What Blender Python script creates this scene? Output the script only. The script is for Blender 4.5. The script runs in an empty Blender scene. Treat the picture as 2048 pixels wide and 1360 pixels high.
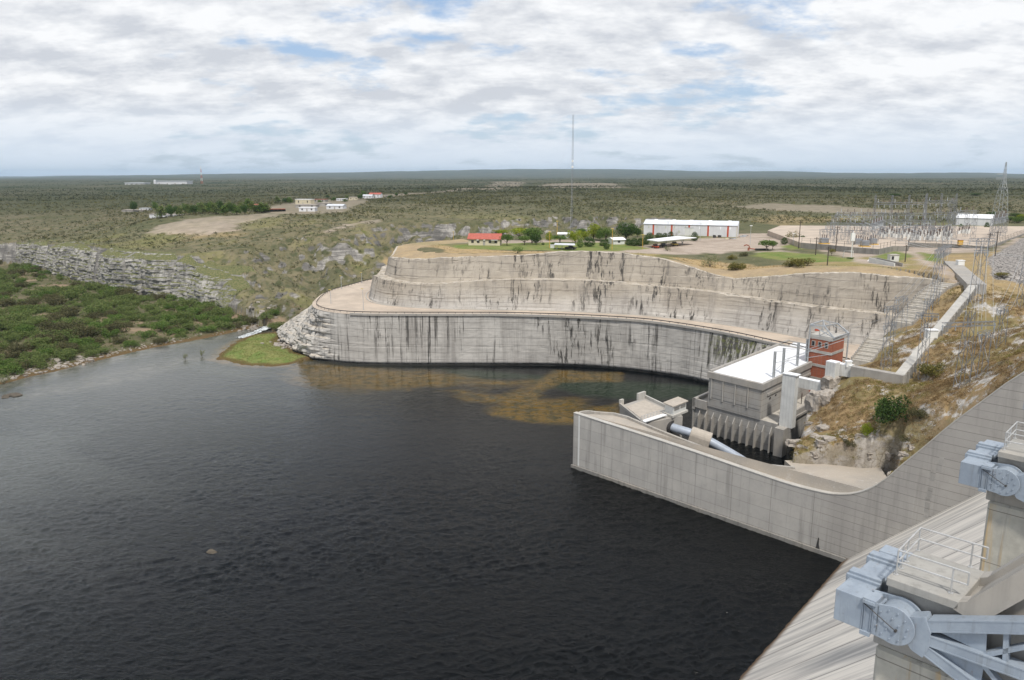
import bpy, bmesh, math, random
import numpy as np
from mathutils import Vector, Matrix
random.seed(7); np.random.seed(7)
scene = bpy.context.scene
R = math.radians
# ------------------------------------------------------------------ camera
CAMH = 67.0; PITCH = R(11.93); F = 1562.0
cam_d = bpy.data.cameras.new('camera'); cam = bpy.data.objects.new('camera', cam_d)
scene.collection.objects.link(cam); scene.camera = cam
cam.location = (0, 0, CAMH); cam.rotation_euler = (math.pi/2-PITCH, 0, 0)
cam_d.sensor_width = 23.6; cam_d.lens = 23.6*F/2048.0; cam_d.clip_start = 0.5; cam_d.clip_end = 80000
# ------------------------------------------------------------------ world
SUN_EL, SUN_AZ = 58.0, 170.0     # azimuth clockwise from +Y
w = bpy.data.worlds.new('World'); scene.world = w; w.use_nodes = True
# ------------------------------------------------------------------ sun
sl = bpy.data.lights.new('sun', 'SUN'); sl.energy = 3.4; sl.angle = R(4); sl.color = (1.0, 0.955, 0.89)
so = bpy.data.objects.new('sun', sl); scene.collection.objects.link(so)
az = R(SUN_AZ); el = R(SUN_EL)
sdir = Vector((math.sin(az)*math.cos(el), math.cos(az)*math.cos(el), math.sin(el)))
so.rotation_euler = sdir.to_track_quat('Z', 'Y').to_euler(); so.location = (0, -50, 200)
scene.view_settings.view_transform = 'Standard'; scene.view_settings.look = 'None'
scene.view_settings.exposure = 0.12; scene.view_settings.gamma = 1
scene.view_settings.use_curve_mapping = False
scene.cycles.volume_bounces = 1; scene.cycles.max_bounces = 6
scene.cycles.volume_step_rate = 4

# ------------------------------------------------------------------ node helper
class G:
    def __init__(s, nt): s.nt = nt; s._p = None
    def n(s, t, ins=None, **props):
        nd = s.nt.nodes.new(t)
        for k, v in props.items(): setattr(nd, k, v)
        for k, v in (ins or {}).items(): s.put(nd.inputs[k], v)
        return nd
    def put(s, sock, v):
        if isinstance(v, bpy.types.NodeSocket): s.nt.links.new(v, sock)
        elif v is not None:
            if sock.type == 'RGBA' and len(v) == 3: v = (*v, 1)
            sock.default_value = v
    def pos(s):
        if s._p is None: s._p = s.n('ShaderNodeNewGeometry')
        return s._p.outputs['Position']
    def obj(s): return s.n('ShaderNodeTexCoord').outputs['Object']
    def nrmz(s):
        s.pos(); return s.n('ShaderNodeSeparateXYZ', {0: s._p.outputs['Normal']}).outputs[2]
    def xyz(s, v): return s.n('ShaderNodeSeparateXYZ', {0: v}).outputs
    def comb(s, a=0.0, b=0.0, c=0.0): return s.n('ShaderNodeCombineXYZ', {0: a, 1: b, 2: c}).outputs[0]
    def mul(s, v, sc): return s.n('ShaderNodeVectorMath', {0: v, 1: sc}, operation='MULTIPLY').outputs[0]
    def dot(s, v, d): return s.n('ShaderNodeVectorMath', {0: v, 1: d}, operation='DOT_PRODUCT').outputs['Value']
    def add(s, a, b): return s.n('ShaderNodeVectorMath', {0: a, 1: b}, operation='ADD').outputs[0]
    def m(s, op, a, b=0.0, c=None, clamp=False):
        nd = s.n('ShaderNodeMath', {0: a, 1: b}, operation=op, use_clamp=clamp)
        if c is not None: s.put(nd.inputs[2], c)
        return nd.outputs[0]
    def noise(s, v, scale=1.0, detail=4.0, rough=0.55, dist=0.0, col=False):
        nd = s.n('ShaderNodeTexNoise', {'Vector': v, 'Scale': scale, 'Detail': detail, 'Roughness': rough, 'Distortion': dist})
        return nd.outputs['Color' if col else 'Fac']
    def voro(s, v, scale=1.0, feature='F1', out='Distance', rnd=1.0):
        return s.n('ShaderNodeTexVoronoi', {'Vector': v, 'Scale': scale, 'Randomness': rnd}, feature=feature).outputs[out]
    def ramp(s, f, stops, interp='LINEAR'):
        nd = s.n('ShaderNodeValToRGB', {0: f}); cr = nd.color_ramp; cr.interpolation = interp
        while len(cr.elements) < len(stops): cr.elements.new(0.5)
        for e, (p, c) in zip(cr.elements, stops):
            e.position = p; e.color = (c, c, c, 1) if not hasattr(c, '__len__') else (*c[:3], 1)
        return nd.outputs[0]
    def step(s, f, a, b):   # smooth 0..1
        return s.n('ShaderNodeMapRange', {0: f, 1: a, 2: b, 3: 0.0, 4: 1.0}, interpolation_type='SMOOTHSTEP').outputs[0]
    def mix(s, f, a, b, mode='MIX'):
        nd = s.n('ShaderNodeMix', data_type='RGBA', blend_type=mode)
        s.put(nd.inputs[0], f); s.put(nd.inputs[6], a); s.put(nd.inputs[7], b)
        return nd.outputs[2]
    def lines(s, coord, period, width, off=0.0):   # 1 on thin lines
        c = s.m('FRACT', s.m('ADD', s.m('DIVIDE', coord, period), off+100.0))
        return s.m('LESS_THAN', c, width/period)
    def attr(s, name, out='Color'): return s.n('ShaderNodeAttribute', attribute_name=name).outputs[out]
    def bump(s, h, strength=0.5, dist=0.2, normal=None):
        nd = s.n('ShaderNodeBump', {'Height': h, 'Strength': strength, 'Distance': dist})
        if normal is not None: s.put(nd.inputs['Normal'], normal)
        return nd.outputs[0]

MATS = {}
def material(name, fn):
    m = bpy.data.materials.new(name); m.use_nodes = True; nt = m.node_tree; nt.nodes.clear()
    g = G(nt); out = g.n('ShaderNodeOutputMaterial')
    g.b = g.n('ShaderNodeBsdfPrincipled', {'Roughness': 0.85, 'Specular IOR Level': 0.3})
    g.out = out
    nt.links.new(g.b.outputs[0], out.inputs[0])
    d = fn(g) or {}
    for k, v in d.items(): g.put(g.b.inputs[k], v)
    MATS[name] = m
    return m

# world nodes : nishita sky behind a broken sheet of cloud
def build_world():
    nt = w.node_tree; nt.nodes.clear(); g = G(nt)
    sky = g.n('ShaderNodeTexSky', sky_type='NISHITA', sun_disc=False, sun_elevation=R(SUN_EL), sun_rotation=R(SUN_AZ),
              altitude=300, air_density=1.0, dust_density=1.0, ozone_density=1.0)
    d = g.n('ShaderNodeTexCoord').outputs['Generated']
    x, y, z = g.xyz(d)
    zz = g.m('MAXIMUM', z, 0.0)
    k = g.m('DIVIDE', 1.0, g.m('ADD', zz, 0.26))
    p = g.comb(g.m('MULTIPLY', x, k), g.m('MULTIPLY', y, k), 0.0)
    big = g.noise(g.mul(p, (1.15, 1.35, 1)), 1.0, 8, 0.52, 0.0)
    med = g.noise(g.add(g.mul(p, (4.2, 5.0, 1)), (5.3, 1.2, 0)), 1.0, 8, 0.58, 0.0)
    cov = g.m('ADD', g.m('MULTIPLY', big, 0.62), g.m('MULTIPLY', med, 0.42))
    hz = g.step(z, 0.0, 0.10)
    hi = g.step(z, 0.26, 0.46)          # unseen overhead sky, shaped for dark water and glints: bright heaps, deep blue
    mask = g.m('ADD', g.m('MULTIPLY', g.step(cov, 0.405, 0.50), g.m('SUBTRACT', 1.0, hi)), g.m('MULTIPLY', g.step(cov, 0.485, 0.545), hi))
    # billows: lit tops and grey bases read from the same cloud field shifted towards the horizon
    p2 = g.comb(g.m('MULTIPLY', x, g.m('DIVIDE', 1.0, g.m('ADD', zz, 0.285))), g.m('MULTIPLY', y, g.m('DIVIDE', 1.0, g.m('ADD', zz, 0.285))), 0.0)
    bil = g.noise(g.mul(p, (4.6, 6.0, 1)), 1.0, 10, 0.64, 0.0); bil2 = g.noise(g.mul(p2, (4.6, 6.0, 1)), 1.0, 10, 0.64, 0.0)
    rel = g.m('MULTIPLY', g.m('SUBTRACT', bil, bil2), 3.0)
    low = g.noise(g.add(g.mul(p, (0.5, 0.9, 1)), (11, 3, 0)), 1.0, 5, 0.55, 0.1)
    sh = g.m('ADD', g.m('ADD', g.m('MULTIPLY', g.m('SUBTRACT', low, 0.5), 1.7), 0.60), rel, clamp=True)
    c = g.mix(sh, g.mix(hz, (6.5, 7.05, 7.9), (6.5, 6.8, 7.35)), (9.9, 10.0, 10.15))
    c = g.mix(hi, c, g.mix(sh, (5.5, 5.8, 6.4), (15.5, 15.3, 15.0)))
    blue = g.mix(g.step(z, 0.0, 0.25), (5.8, 7.2, 9.2), (3.9, 5.9, 9.2))
    blue = g.mix(hi, blue, (1.5, 2.5, 4.6))
    skyc = g.mix(0.6, sky.outputs[0], blue)
    c = g.mix(g.step(z, 0.10, 0.0), c, (7.5, 8.3, 9.3))
    col = g.mix(mask, skyc, c)
    bg = g.n('ShaderNodeBackground', {'Color': col, 'Strength': 0.092})
    out = g.n('ShaderNodeOutputWorld'); nt.links.new(bg.outputs[0], out.inputs[0])
build_world()

# ------------------------------------------------------------------ geometry of the view (used to find where things stand)
SP, CP = math.sin(PITCH), math.cos(PITCH)
def ray(px, py):
    u = (px-1024)/F; v = (py-680)/F
    return u, CP-v*SP, SP+v*CP         # lateral, forward, down
def gz(px, py, z):                      # where the line of sight meets height z
    u, f, d = ray(px, py); t = (CAMH-z)/d
    return (u*t, f*t, z)
def gy(px, py, Y):                      # ... meets the distance Y
    u, f, d = ray(px, py); t = Y/f
    return (u*t, Y, CAMH-d*t)
def gpl(px, py, P0, nrm):               # ... meets the vertical plane through P0 with plan normal nrm
    u, f, d = ray(px, py)
    t = (P0[0]*nrm[0]+P0[1]*nrm[1])/(u*nrm[0]+f*nrm[1])
    return (u*t, f*t, CAMH-d*t)
def project(x, y, z):
    dz = CAMH-z; c = y*CP+dz*SP; return 1024+F*x/c, 680+F*(dz*CP-y*SP)/c

# ------------------------------------------------------------------ objects
def link(o): scene.collection.objects.link(o); return o
def setp(o, label=None, cat=None, group=None, kind=None):
    if label: o['label'] = label
    if cat: o['category'] = cat
    if group: o['group'] = group
    if kind: o['kind'] = kind
    return o
def empty(name, loc, label=None, cat=None, group=None, rz=0.0):
    o = bpy.data.objects.new(name, None); o.location = loc; o.rotation_euler = (0, 0, rz); o.empty_display_size = 0.5
    link(o); return setp(o, label, cat, group)
def dup(root, loc=None, rz=None, sc=None, label=None, group=None, cat=None):
    c = root.copy(); link(c)
    if loc is not None: c.location = loc
    if rz is not None: c.rotation_euler = (0, 0, rz)
    if sc is not None: c.scale = sc if hasattr(sc, '__len__') else (sc, sc, sc)
    if label: c['label'] = label
    if group: c['group'] = group
    if cat: c['category'] = cat
    for ch in list(root.children):
        k = ch.copy(); link(k); k.parent = c
        for g2 in list(ch.children):
            q = g2.copy(); link(q); q.parent = k
    return c
class MB:
    def __init__(s): s.v = []; s.f = []
    def face(s, *pts):
        i = len(s.v); s.v += [tuple(p) for p in pts]; s.f.append(tuple(range(i, i+len(pts)))); return s
    def prism(s, poly, z0, z1):          # poly: plan points; z0/z1 numbers or lists
        n = len(poly); i = len(s.v)
        a = sum(poly[k][0]*poly[(k+1) % n][1]-poly[(k+1) % n][0]*poly[k][1] for k in range(n))
        Z0 = z0 if hasattr(z0, '__len__') else [z0]*n
        Z1 = z1 if hasattr(z1, '__len__') else [z1]*n
        q = [(p[0], p[1], c0, c1) for p, c0, c1 in zip(poly, Z0, Z1)]
        if a < 0: q = q[::-1]
        s.v += [(p[0], p[1], p[2]) for p in q]+[(p[0], p[1], p[3]) for p in q]
        s.f.append(tuple(range(i+n-1, i-1, -1))); s.f.append(tuple(range(i+n, i+2*n)))
        for k in range(n): s.f.append((i+k, i+(k+1) % n, i+n+(k+1) % n, i+n+k))
        return s
    def box(s, x0, x1, y0, y1, z0, z1): return s.prism([(x0, y0), (x1, y0), (x1, y1), (x0, y1)], z0, z1)
    def bar(s, a, b, r, r2=None, n=4, cap=True):
        a = Vector(a); b = Vector(b); d = b-a
        if d.length < 1e-6: return s
        d.normalize(); up = Vector((0, 0, 1)) if abs(d.z) < 0.95 else Vector((1, 0, 0))
        x = d.cross(up).normalized(); y = d.cross(x).normalized(); i = len(s.v); r2 = r if r2 is None else r2
        for (c, rr) in ((a, r), (b, r2)):
            for k in range(n):
                t = 2*math.pi*(k+0.5)/n; s.v.append(tuple(c+x*math.cos(t)*rr+y*math.sin(t)*rr))
        for k in range(n): s.f.append((i+k, i+(k+1) % n, i+n+(k+1) % n, i+n+k))
        if cap: s.f.append(tuple(range(i+n-1, i-1, -1))); s.f.append(tuple(range(i+n, i+2*n)))
        return s
    def tube(s, pts, r, n=10, cap=True):
        pts = [Vector(p) for p in pts]; i = len(s.v); R_ = r if hasattr(r, '__len__') else [r]*len(pts)
        px = None
        for k, p in enumerate(pts):
            d = (pts[min(k+1, len(pts)-1)]-pts[max(k-1, 0)]).normalized()
            if px is None:
                up = Vector((0, 0, 1)) if abs(d.z) < 0.95 else Vector((1, 0, 0)); px = d.cross(up).normalized()
            px = (px-d*px.dot(d)).normalized(); py = d.cross(px)
            for j in range(n):
                t = 2*math.pi*j/n; s.v.append(tuple(p+px*math.cos(t)*R_[k]+py*math.sin(t)*R_[k]))
        for k in range(len(pts)-1):
            for j in range(n):
                a = i+k*n+j; b = i+k*n+(j+1) % n; s.f.append((a, b, b+n, a+n))
        if cap: s.f.append(tuple(range(i+n-1, i-1, -1))); e = i+(len(pts)-1)*n; s.f.append(tuple(range(e, e+n)))
        return s
    def beam(s, a, b, wdt, h, up=(0, 0, 1)):     # rectangular bar, width across, height along up
        a = Vector(a); b = Vector(b); d = (b-a).normalized(); u = Vector(up); x = d.cross(u).normalized(); y = x.cross(d).normalized()
        i = len(s.v)
        for c in (a, b):
            for (p, q) in ((-1, -1), (1, -1), (1, 1), (-1, 1)): s.v.append(tuple(c+x*p*wdt/2+y*q*h/2))
        for k in range(4): s.f.append((i+k, i+(k+1) % 4, i+4+(k+1) % 4, i+4+k))
        s.f.append((i+3, i+2, i+1, i)); s.f.append((i+4, i+5, i+6, i+7)); return s
    def extrude(s, poly3, vec):          # 3D polygon swept along vec
        n = len(poly3); i = len(s.v); V = Vector(vec)
        s.v += [tuple(p) for p in poly3]+[tuple(Vector(p)+V) for p in poly3]
        s.f.append(tuple(range(i+n-1, i-1, -1))); s.f.append(tuple(range(i+n, i+2*n)))
        for k in range(n): s.f.append((i+k, i+(k+1) % n, i+n+(k+1) % n, i+n+k))
        return s
    def xf(s, fn): s.v = [fn(p) for p in s.v]; return s
    def build(s, name, mat, parent=None, smooth=False, world=True, bevel=0.0, recalc=True):
        me = bpy.data.meshes.new(name); off = Vector((0, 0, 0))
        inv = None
        if parent is not None and world:
            root = parent; M = Matrix.Identity(4); chain = []
            while root is not None: chain.append(root); root = root.parent
            for o in reversed(chain): M = M @ (Matrix.Translation(o.location) @ o.rotation_euler.to_matrix().to_4x4())
            inv = M.inverted()
        vs = s.v if inv is None else [tuple(inv @ Vector(p)) for p in s.v]
        me.from_pydata(vs, [], s.f)
        if recalc or bevel:
            bm = bmesh.new(); bm.from_mesh(me)
            bmesh.ops.recalc_face_normals(bm, faces=bm.faces)
            if bevel:
                es = [e for e in bm.edges if len(e.link_faces) == 2 and e.calc_face_angle(0) > 0.5]
                bmesh.ops.bevel(bm, geom=es, offset=bevel, segments=1, affect='EDGES', clamp_overlap=True)
            bm.to_mesh(me); bm.free()
        if smooth: me.polygons.foreach_set('use_smooth', [True]*len(me.polygons))
        o = bpy.data.objects.new(name, me); link(o)
        if mat is not None: me.materials.append(MATS[mat] if isinstance(mat, str) else mat)
        if parent is not None: o.parent = parent
        return o
def npmesh(name, V, Fq, mat, parent=None, smooth=False, attrs=None):
    me = bpy.data.meshes.new(name); V = np.asarray(V, dtype=np.float32); Fq = np.asarray(Fq, dtype=np.int32)
    k = Fq.shape[1]
    me.vertices.add(len(V)); me.vertices.foreach_set('co', V.ravel())
    me.loops.add(Fq.size); me.loops.foreach_set('vertex_index', Fq.ravel())
    me.polygons.add(len(Fq)); me.polygons.foreach_set('loop_start', np.arange(0, Fq.size, k, dtype=np.int32))
    me.polygons.foreach_set('loop_total', np.full(len(Fq), k, dtype=np.int32))
    me.update(calc_edges=True)
    me.polygons.foreach_set('use_smooth', np.full(len(Fq), bool(smooth)))
    for an, arr in (attrs or {}).items():
        at = me.attributes.new(an, 'FLOAT_COLOR', 'POINT'); at.data.foreach_set('color', arr.astype(np.float32).ravel())
    o = bpy.data.objects.new(name, me); link(o)
    if mat: me.materials.append(MATS[mat])
    if parent is not None: o.parent = parent
    return o
# ------------------------------------------------------------------ numpy noise
def _h(i, j, k=0):
    n = (i*374761393+j*668265263+k*2147483647) & 0x7fffffff
    n = ((n ^ (n >> 13))*1274126177) & 0x7fffffff
    return ((n ^ (n >> 16)) & 0xffff)/65535.0
def vn(x, y, seed=0):
    x = np.asarray(x, dtype=float); y = np.asarray(y, dtype=float)
    xi = np.floor(x).astype(np.int64); yi = np.floor(y).astype(np.int64); fx = x-xi; fy = y-yi
    fx = fx*fx*(3-2*fx); fy = fy*fy*(3-2*fy)
    a = _h(xi, yi, seed); b = _h(xi+1, yi, seed); c = _h(xi, yi+1, seed); d = _h(xi+1, yi+1, seed)
    return (a*(1-fx)+b*fx)*(1-fy)+(c*(1-fx)+d*fx)*fy
def fbm(x, y, o=4, seed=0):
    s = 0; a = 1; t = 0
    for k in range(o): s = s+a*vn(np.asarray(x)*2**k+17.3*k, np.asarray(y)*2**k-9.1*k, seed+k); t += a; a *= 0.5
    return s/t*2-1
def sstep(x, a, b):
    t = np.clip((x-a)/(b-a), 0, 1); return t*t*(3-2*t)
def inside(X, Y, poly):
    r = np.zeros(np.shape(X), bool); n = len(poly)
    for i in range(n):
        x1, y1 = poly[i][:2]; x2, y2 = poly[(i+1) % n][:2]
        if y1 == y2: continue
        c = ((y1 > Y) != (y2 > Y)) & (X < (x2-x1)*(Y-y1)/(y2-y1)+x1); r ^= c
    return r
def pdist(X, Y, pts, closed=False):
    D = np.full(np.shape(X), 1e9); A = np.zeros(np.shape(X)); n = len(pts)
    extra = np.zeros(np.shape(X)+(max(0, len(pts[0])-2),))
    for i in range(n if closed else n-1):
        p = pts[i]; q = pts[(i+1) % n]; dx = q[0]-p[0]; dy = q[1]-p[1]; L = dx*dx+dy*dy+1e-9
        t = np.clip(((X-p[0])*dx+(Y-p[1])*dy)/L, 0, 1); d = np.hypot(X-p[0]-t*dx, Y-p[1]-t*dy)
        m = d < D; D = np.where(m, d, D)
        for k in range(extra.shape[-1]): extra[..., k] = np.where(m, p[k+2]+(q[k+2]-p[k+2])*t, extra[..., k])
    return D, extra
def tmin(X, Y, pts, skip=None, skipn=0):
    T = np.full(np.shape(X), 1e9); RA = np.zeros(np.shape(X)); WD = np.ones(np.shape(X)); n = len(pts)
    for i in range(n):
        p = pts[i]; q = pts[(i+1) % n]; dx = q[0]-p[0]; dy = q[1]-p[1]; L = dx*dx+dy*dy+1e-9
        t = np.clip(((X-p[0])*dx+(Y-p[1])*dy)/L, 0, 1); d = np.hypot(X-p[0]-t*dx, Y-p[1]-t*dy)
        wd = np.maximum(p[2]+(q[2]-p[2])*t, .3); ra = p[3]+(q[3]-p[3])*t
        v = d/wd
        if skip is not None and i < skipn: v = np.where(skip, 1e9, v)
        m = v < T; T = np.where(m, v, T); RA = np.where(m, ra/wd, RA); WD = np.where(m, wd, WD)
    return T, RA, WD
def resample(pts, step):
    P = np.array(pts, float); d = np.r_[0, np.cumsum(np.hypot(np.diff(P[:, 0]), np.diff(P[:, 1])))]
    n = max(2, int(d[-1]/step)); s = np.linspace(0, d[-1], n+1)
    return np.stack([np.interp(s, d, P[:, k]) for k in range(P.shape[1])], 1), s
def smoothpts(pts, it=2):
    P = [tuple(p) for p in pts]
    for _ in range(it):
        Q = [P[0]]
        for a, b in zip(P[:-1], P[1:]):
            Q.append(tuple(0.75*x+0.25*y for x, y in zip(a, b))); Q.append(tuple(0.25*x+0.75*y for x, y in zip(a, b)))
        Q.append(P[-1]); P = Q
    return P
# ------------------------------------------------------------------ materials
ES = (0.70, -0.714); EN = (0.714, 0.70)      # spillway frame: up the chute, along the crest
WA = (14.2, 172.7)                            # downstream tip of the training wall
def concrete(name, col=(0.36, 0.34, 0.31), dark=(0.20, 0.19, 0.17), streak=0.5, rough=0.9, hl=None, vl=None, scale=1.0, tan=0.3):
    def fn(g):
        p = g.pos(); x, y, z = g.xyz(p)
        a = g.noise(p, 0.35*scale, 6, 0.62); b = g.noise(p, 2.4*scale, 5, 0.6)
        st = g.noise(g.mul(p, (0.9*scale, 0.9*scale, 0.07*scale)), 1.0, 5, 0.6)
        c = g.mix(g.step(a, 0.30, 0.72), col, tuple(v*0.82 for v in col))
        c = g.mix(g.m('MULTIPLY', g.step(g.noise(p, 0.12*scale, 3), 0.45, 0.7), tan), c, (0.42, 0.36, 0.28))
        c = g.mix(g.m('MULTIPLY', g.step(st, 0.50, 0.70), streak), c, dark)
        c = g.mix(g.m('MULTIPLY', g.step(b, 0.55, 0.75), 0.25), c, dark)
        h = g.m('MULTIPLY', b, 0.3)
        if hl:
            lz = g.lines(z, hl, 0.10); c = g.mix(g.m('MULTIPLY', lz, 0.55), c, (0.11, 0.10, 0.09))
            pn = g.noise(g.comb(0.0, 0.0, g.m('FLOOR', g.m('DIVIDE', z, hl))), 7.3, 0)
            c = g.mix(g.m('MULTIPLY', g.m('SUBTRACT', pn, 0.3, clamp=True), 0.35), c, tuple(v*0.72 for v in col))
        if vl:
            s = g.dot(p, (ES[0], ES[1], 0)); lv = g.lines(s, vl, 0.11)
            c = g.mix(g.m('MULTIPLY', lv, 0.5), c, (0.11, 0.10, 0.09))
        return {'Base Color': c, 'Roughness': rough, 'Normal': g.bump(h, 0.35, 0.05)}
    return material(name, fn)
concrete('concrete')
concrete('concrete_pale', (0.46, 0.445, 0.41), (0.30, 0.28, 0.25), 0.35)
concrete('concrete_powerhouse', (0.37, 0.355, 0.33), (0.20, 0.19, 0.17), 0.45, hl=1.55)
concrete('concrete_dark', (0.25, 0.24, 0.22), (0.12, 0.115, 0.10), 0.6)
concrete('concrete_pier', (0.35, 0.34, 0.315), (0.19, 0.185, 0.17), 0.5, scale=2.2)

def f_pier(g):
    p = g.pos(); x, y, z = g.xyz(p)
    c = g.mix(g.step(g.noise(p, 1.4, 6, 0.6), 0.3, 0.7), (0.46, 0.44, 0.38), (0.36, 0.345, 0.30))
    st = g.noise(g.mul(p, (2.4, 2.4, 0.12)), 1.0, 4, 0.6)
    low = g.step(z, 50.3, 49.4)
    c = g.mix(g.m('MULTIPLY', g.m('MULTIPLY', g.step(st, 0.52, 0.68), low), 0.75), c, (0.47, 0.33, 0.16))
    st2 = g.noise(g.add(g.mul(p, (3.4, 3.4, 0.15)), (9, 2, 0)), 1.0, 4, 0.6)
    c = g.mix(g.m('MULTIPLY', g.step(st2, 0.55, 0.7), 0.45), c, (0.16, 0.155, 0.145))
    l = g.lines(z, 3.1, 0.05, 0.22); c = g.mix(g.m('MULTIPLY', l, 0.6), c, (0.08, 0.07, 0.06))
    return {'Base Color': c, 'Roughness': 0.9, 'Normal': g.bump(g.noise(p, 9, 5), 0.25, 0.02)}
material('pier_concrete', f_pier)

def f_training(g):
    p = g.pos(); x, y, z = g.xyz(p)
    s = g.dot(p, (ES[0], ES[1], 0)); s = g.m('SUBTRACT', s, WA[0]*ES[0]+WA[1]*ES[1])
    a = g.noise(p, 0.22, 6, 0.6); b = g.noise(p, 1.6, 5, 0.6)
    c = g.mix(g.step(a, 0.3, 0.7), (0.475, 0.452, 0.412), (0.395, 0.375, 0.345))
    row = g.m('FLOOR', g.m('DIVIDE', z, 2.55)); colm = g.m('FLOOR', g.m('DIVIDE', s, 8.2))
    pn = g.n('ShaderNodeTexWhiteNoise', {0: g.comb(row, colm, 1.0)}, noise_dimensions='3D').outputs[0]
    c = g.mix(g.m('MULTIPLY', pn, 0.22), c, (0.30, 0.295, 0.285))
    st = g.noise(g.mul(p, (0.8, 0.8, 0.05)), 1.0, 6, 0.62)
    c = g.mix(g.m('MULTIPLY', g.step(st, 0.47, 0.66), 0.42), c, (0.20, 0.19, 0.175))
    c = g.mix(g.m('MULTIPLY', g.step(b, 0.55, 0.75), 0.2), c, (0.22, 0.21, 0.19))
    # ascending part is more weathered
    up = g.step(s, 56.0, 62.0)
    c = g.mix(g.m('MULTIPLY', up, 0.38), c, (0.215, 0.20, 0.185))
    # dark tide band near the water
    td = g.step(g.m('ADD', z, g.m('MULTIPLY', b, 0.8)), 1.6, 0.7)
    c = g.mix(g.m('MULTIPLY', td, 0.75), c, (0.10, 0.09, 0.075))
    lz = g.lines(z, 2.55, 0.10); c = g.mix(g.m('MULTIPLY', lz, 0.38), c, (0.13, 0.12, 0.11))
    lz2 = g.m('MULTIPLY', g.lines(z, 1.275, 0.07), up); c = g.mix(g.m('MULTIPLY', lz2, 0.45), c, (0.12, 0.11, 0.10))
    lv = g.m('MULTIPLY', g.lines(s, 8.2, 0.11), g.m('LESS_THAN', s, 58.5)); c = g.mix(g.m('MULTIPLY', lv, 0.5), c, (0.13, 0.12, 0.11))
    return {'Base Color': c, 'Roughness': 0.9, 'Normal': g.bump(b, 0.25, 0.05)}
material('training_concrete', f_training)

def f_cut(g):
    p = g.pos(); x, y, z = g.xyz(p)
    a = g.noise(p, 0.08, 6, 0.62); b = g.noise(p, 0.9, 7, 0.7); f = g.noise(p, 3.5, 5, 0.65)
    grey = g.mix(g.step(a, 0.3, 0.7), (0.53, 0.505, 0.465), (0.40, 0.38, 0.35))
    tan = g.mix(g.step(a, 0.3, 0.7), (0.42, 0.372, 0.305), (0.315, 0.275, 0.222))
    zz = g.m('ADD', z, g.m('MULTIPLY', g.noise(p, 0.05, 4), 12.0))
    c = g.mix(g.step(zz, 23.0, 34.0), grey, tan)
    b0 = g.noise(p, 0.5, 6, 0.7)
    # horizontal bedding and lift lines
    wz = g.m('ADD', z, g.m('MULTIPLY', g.noise(g.mul(p, (0.06, 0.06, 0.0)), 1.0, 5), 1.2))
    bed = g.noise(g.comb(0.0, 0.0, wz), 1.7, 4, 0.7)
    c = g.mix(g.m('MULTIPLY', g.step(bed, 0.42, 0.62), 0.16), c, (0.27, 0.25, 0.235))
    ll = g.m('MULTIPLY', g.lines(wz, 2.7, 0.13), g.step(g.noise(g.mul(p, (0.12, 0.12, 0.05)), 1.0, 3), 0.36, 0.55))
    c = g.mix(g.m('MULTIPLY', ll, 0.68), c, (0.07, 0.062, 0.055))
    c = g.mix(g.m('MULTIPLY', g.step(g.nrmz(), 0.5, 0.85), 0.7), c, g.mix(g.step(b0, 0.4, 0.6), (0.55, 0.50, 0.43), (0.33, 0.28, 0.21)))
    # cracks and pits
    c = g.mix(g.m('MULTIPLY', g.step(b, 0.52, 0.72), 0.32), c, (0.21, 0.195, 0.18))
    c = g.mix(g.m('MULTIPLY', g.step(f, 0.55, 0.75), 0.3), c, (0.56, 0.53, 0.49))
    # seepage streaks, hanging down in clusters
    s1 = g.noise(g.mul(p, (0.75, 0.75, 0.015)), 1.0, 4, 0.75, 0.0)
    s2 = g.noise(g.add(g.mul(p, (0.09, 0.09, 0.05)), (3, 7, 1)), 1.0, 3, 0.6)
    s4 = g.noise(g.add(g.mul(p, (0.35, 0.35, 0.05)), (8, 4, 1)), 1.0, 3, 0.6)
    m = g.m('MULTIPLY', g.step(s1, 0.50, 0.62), g.step(g.m('ADD', s2, g.m('MULTIPLY', s4, 0.5)), 0.66, 0.86))
    c = g.mix(g.m('MULTIPLY', m, 0.95), c, (0.04, 0.037, 0.033))
    s3 = g.noise(g.add(g.mul(p, (0.42, 0.42, 0.02)), (5, 5, 5)), 1.0, 5, 0.7)
    c = g.mix(g.m('MULTIPLY', g.step(s3, 0.48, 0.68), 0.42), c, (0.17, 0.155, 0.14))
    # wet dark moss near powerhouse
    dx = g.m('SUBTRACT', x, 74.0); mo = g.m('MULTIPLY', g.step(g.m('ABSOLUTE', dx), 13.0, 5.0), g.step(y, 225.0, 232.0))
    mo = g.m('MULTIPLY', mo, g.step(z, 17.0, 15.8)); mo = g.m('MULTIPLY', mo, g.step(g.m('ADD', z, g.m('MULTIPLY', s1, 14.0)), 13.0, 17.5))
    mo = g.m('MULTIPLY', mo, g.step(s1, 0.40, 0.5))
    c = g.mix(g.m('MULTIPLY', mo, 0.9), c, g.mix(g.step(b, 0.45, 0.6), (0.045, 0.042, 0.035), (0.10, 0.11, 0.025)))
    # dark waterline
    td = g.step(g.m('ADD', z, g.m('MULTIPLY', b, 1.2)), 1.7, 0.9)
    c = g.mix(g.m('MULTIPLY', td, 0.93), c, (0.02, 0.019, 0.016))
    h = g.m('ADD', g.m('MULTIPLY', b, 0.8), g.m('MULTIPLY', bed, 0.15))
    return {'Base Color': c, 'Roughness': 0.95, 'Normal': g.bump(h, 0.35, 0.14)}
material('cut_rock', f_cut)

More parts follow.
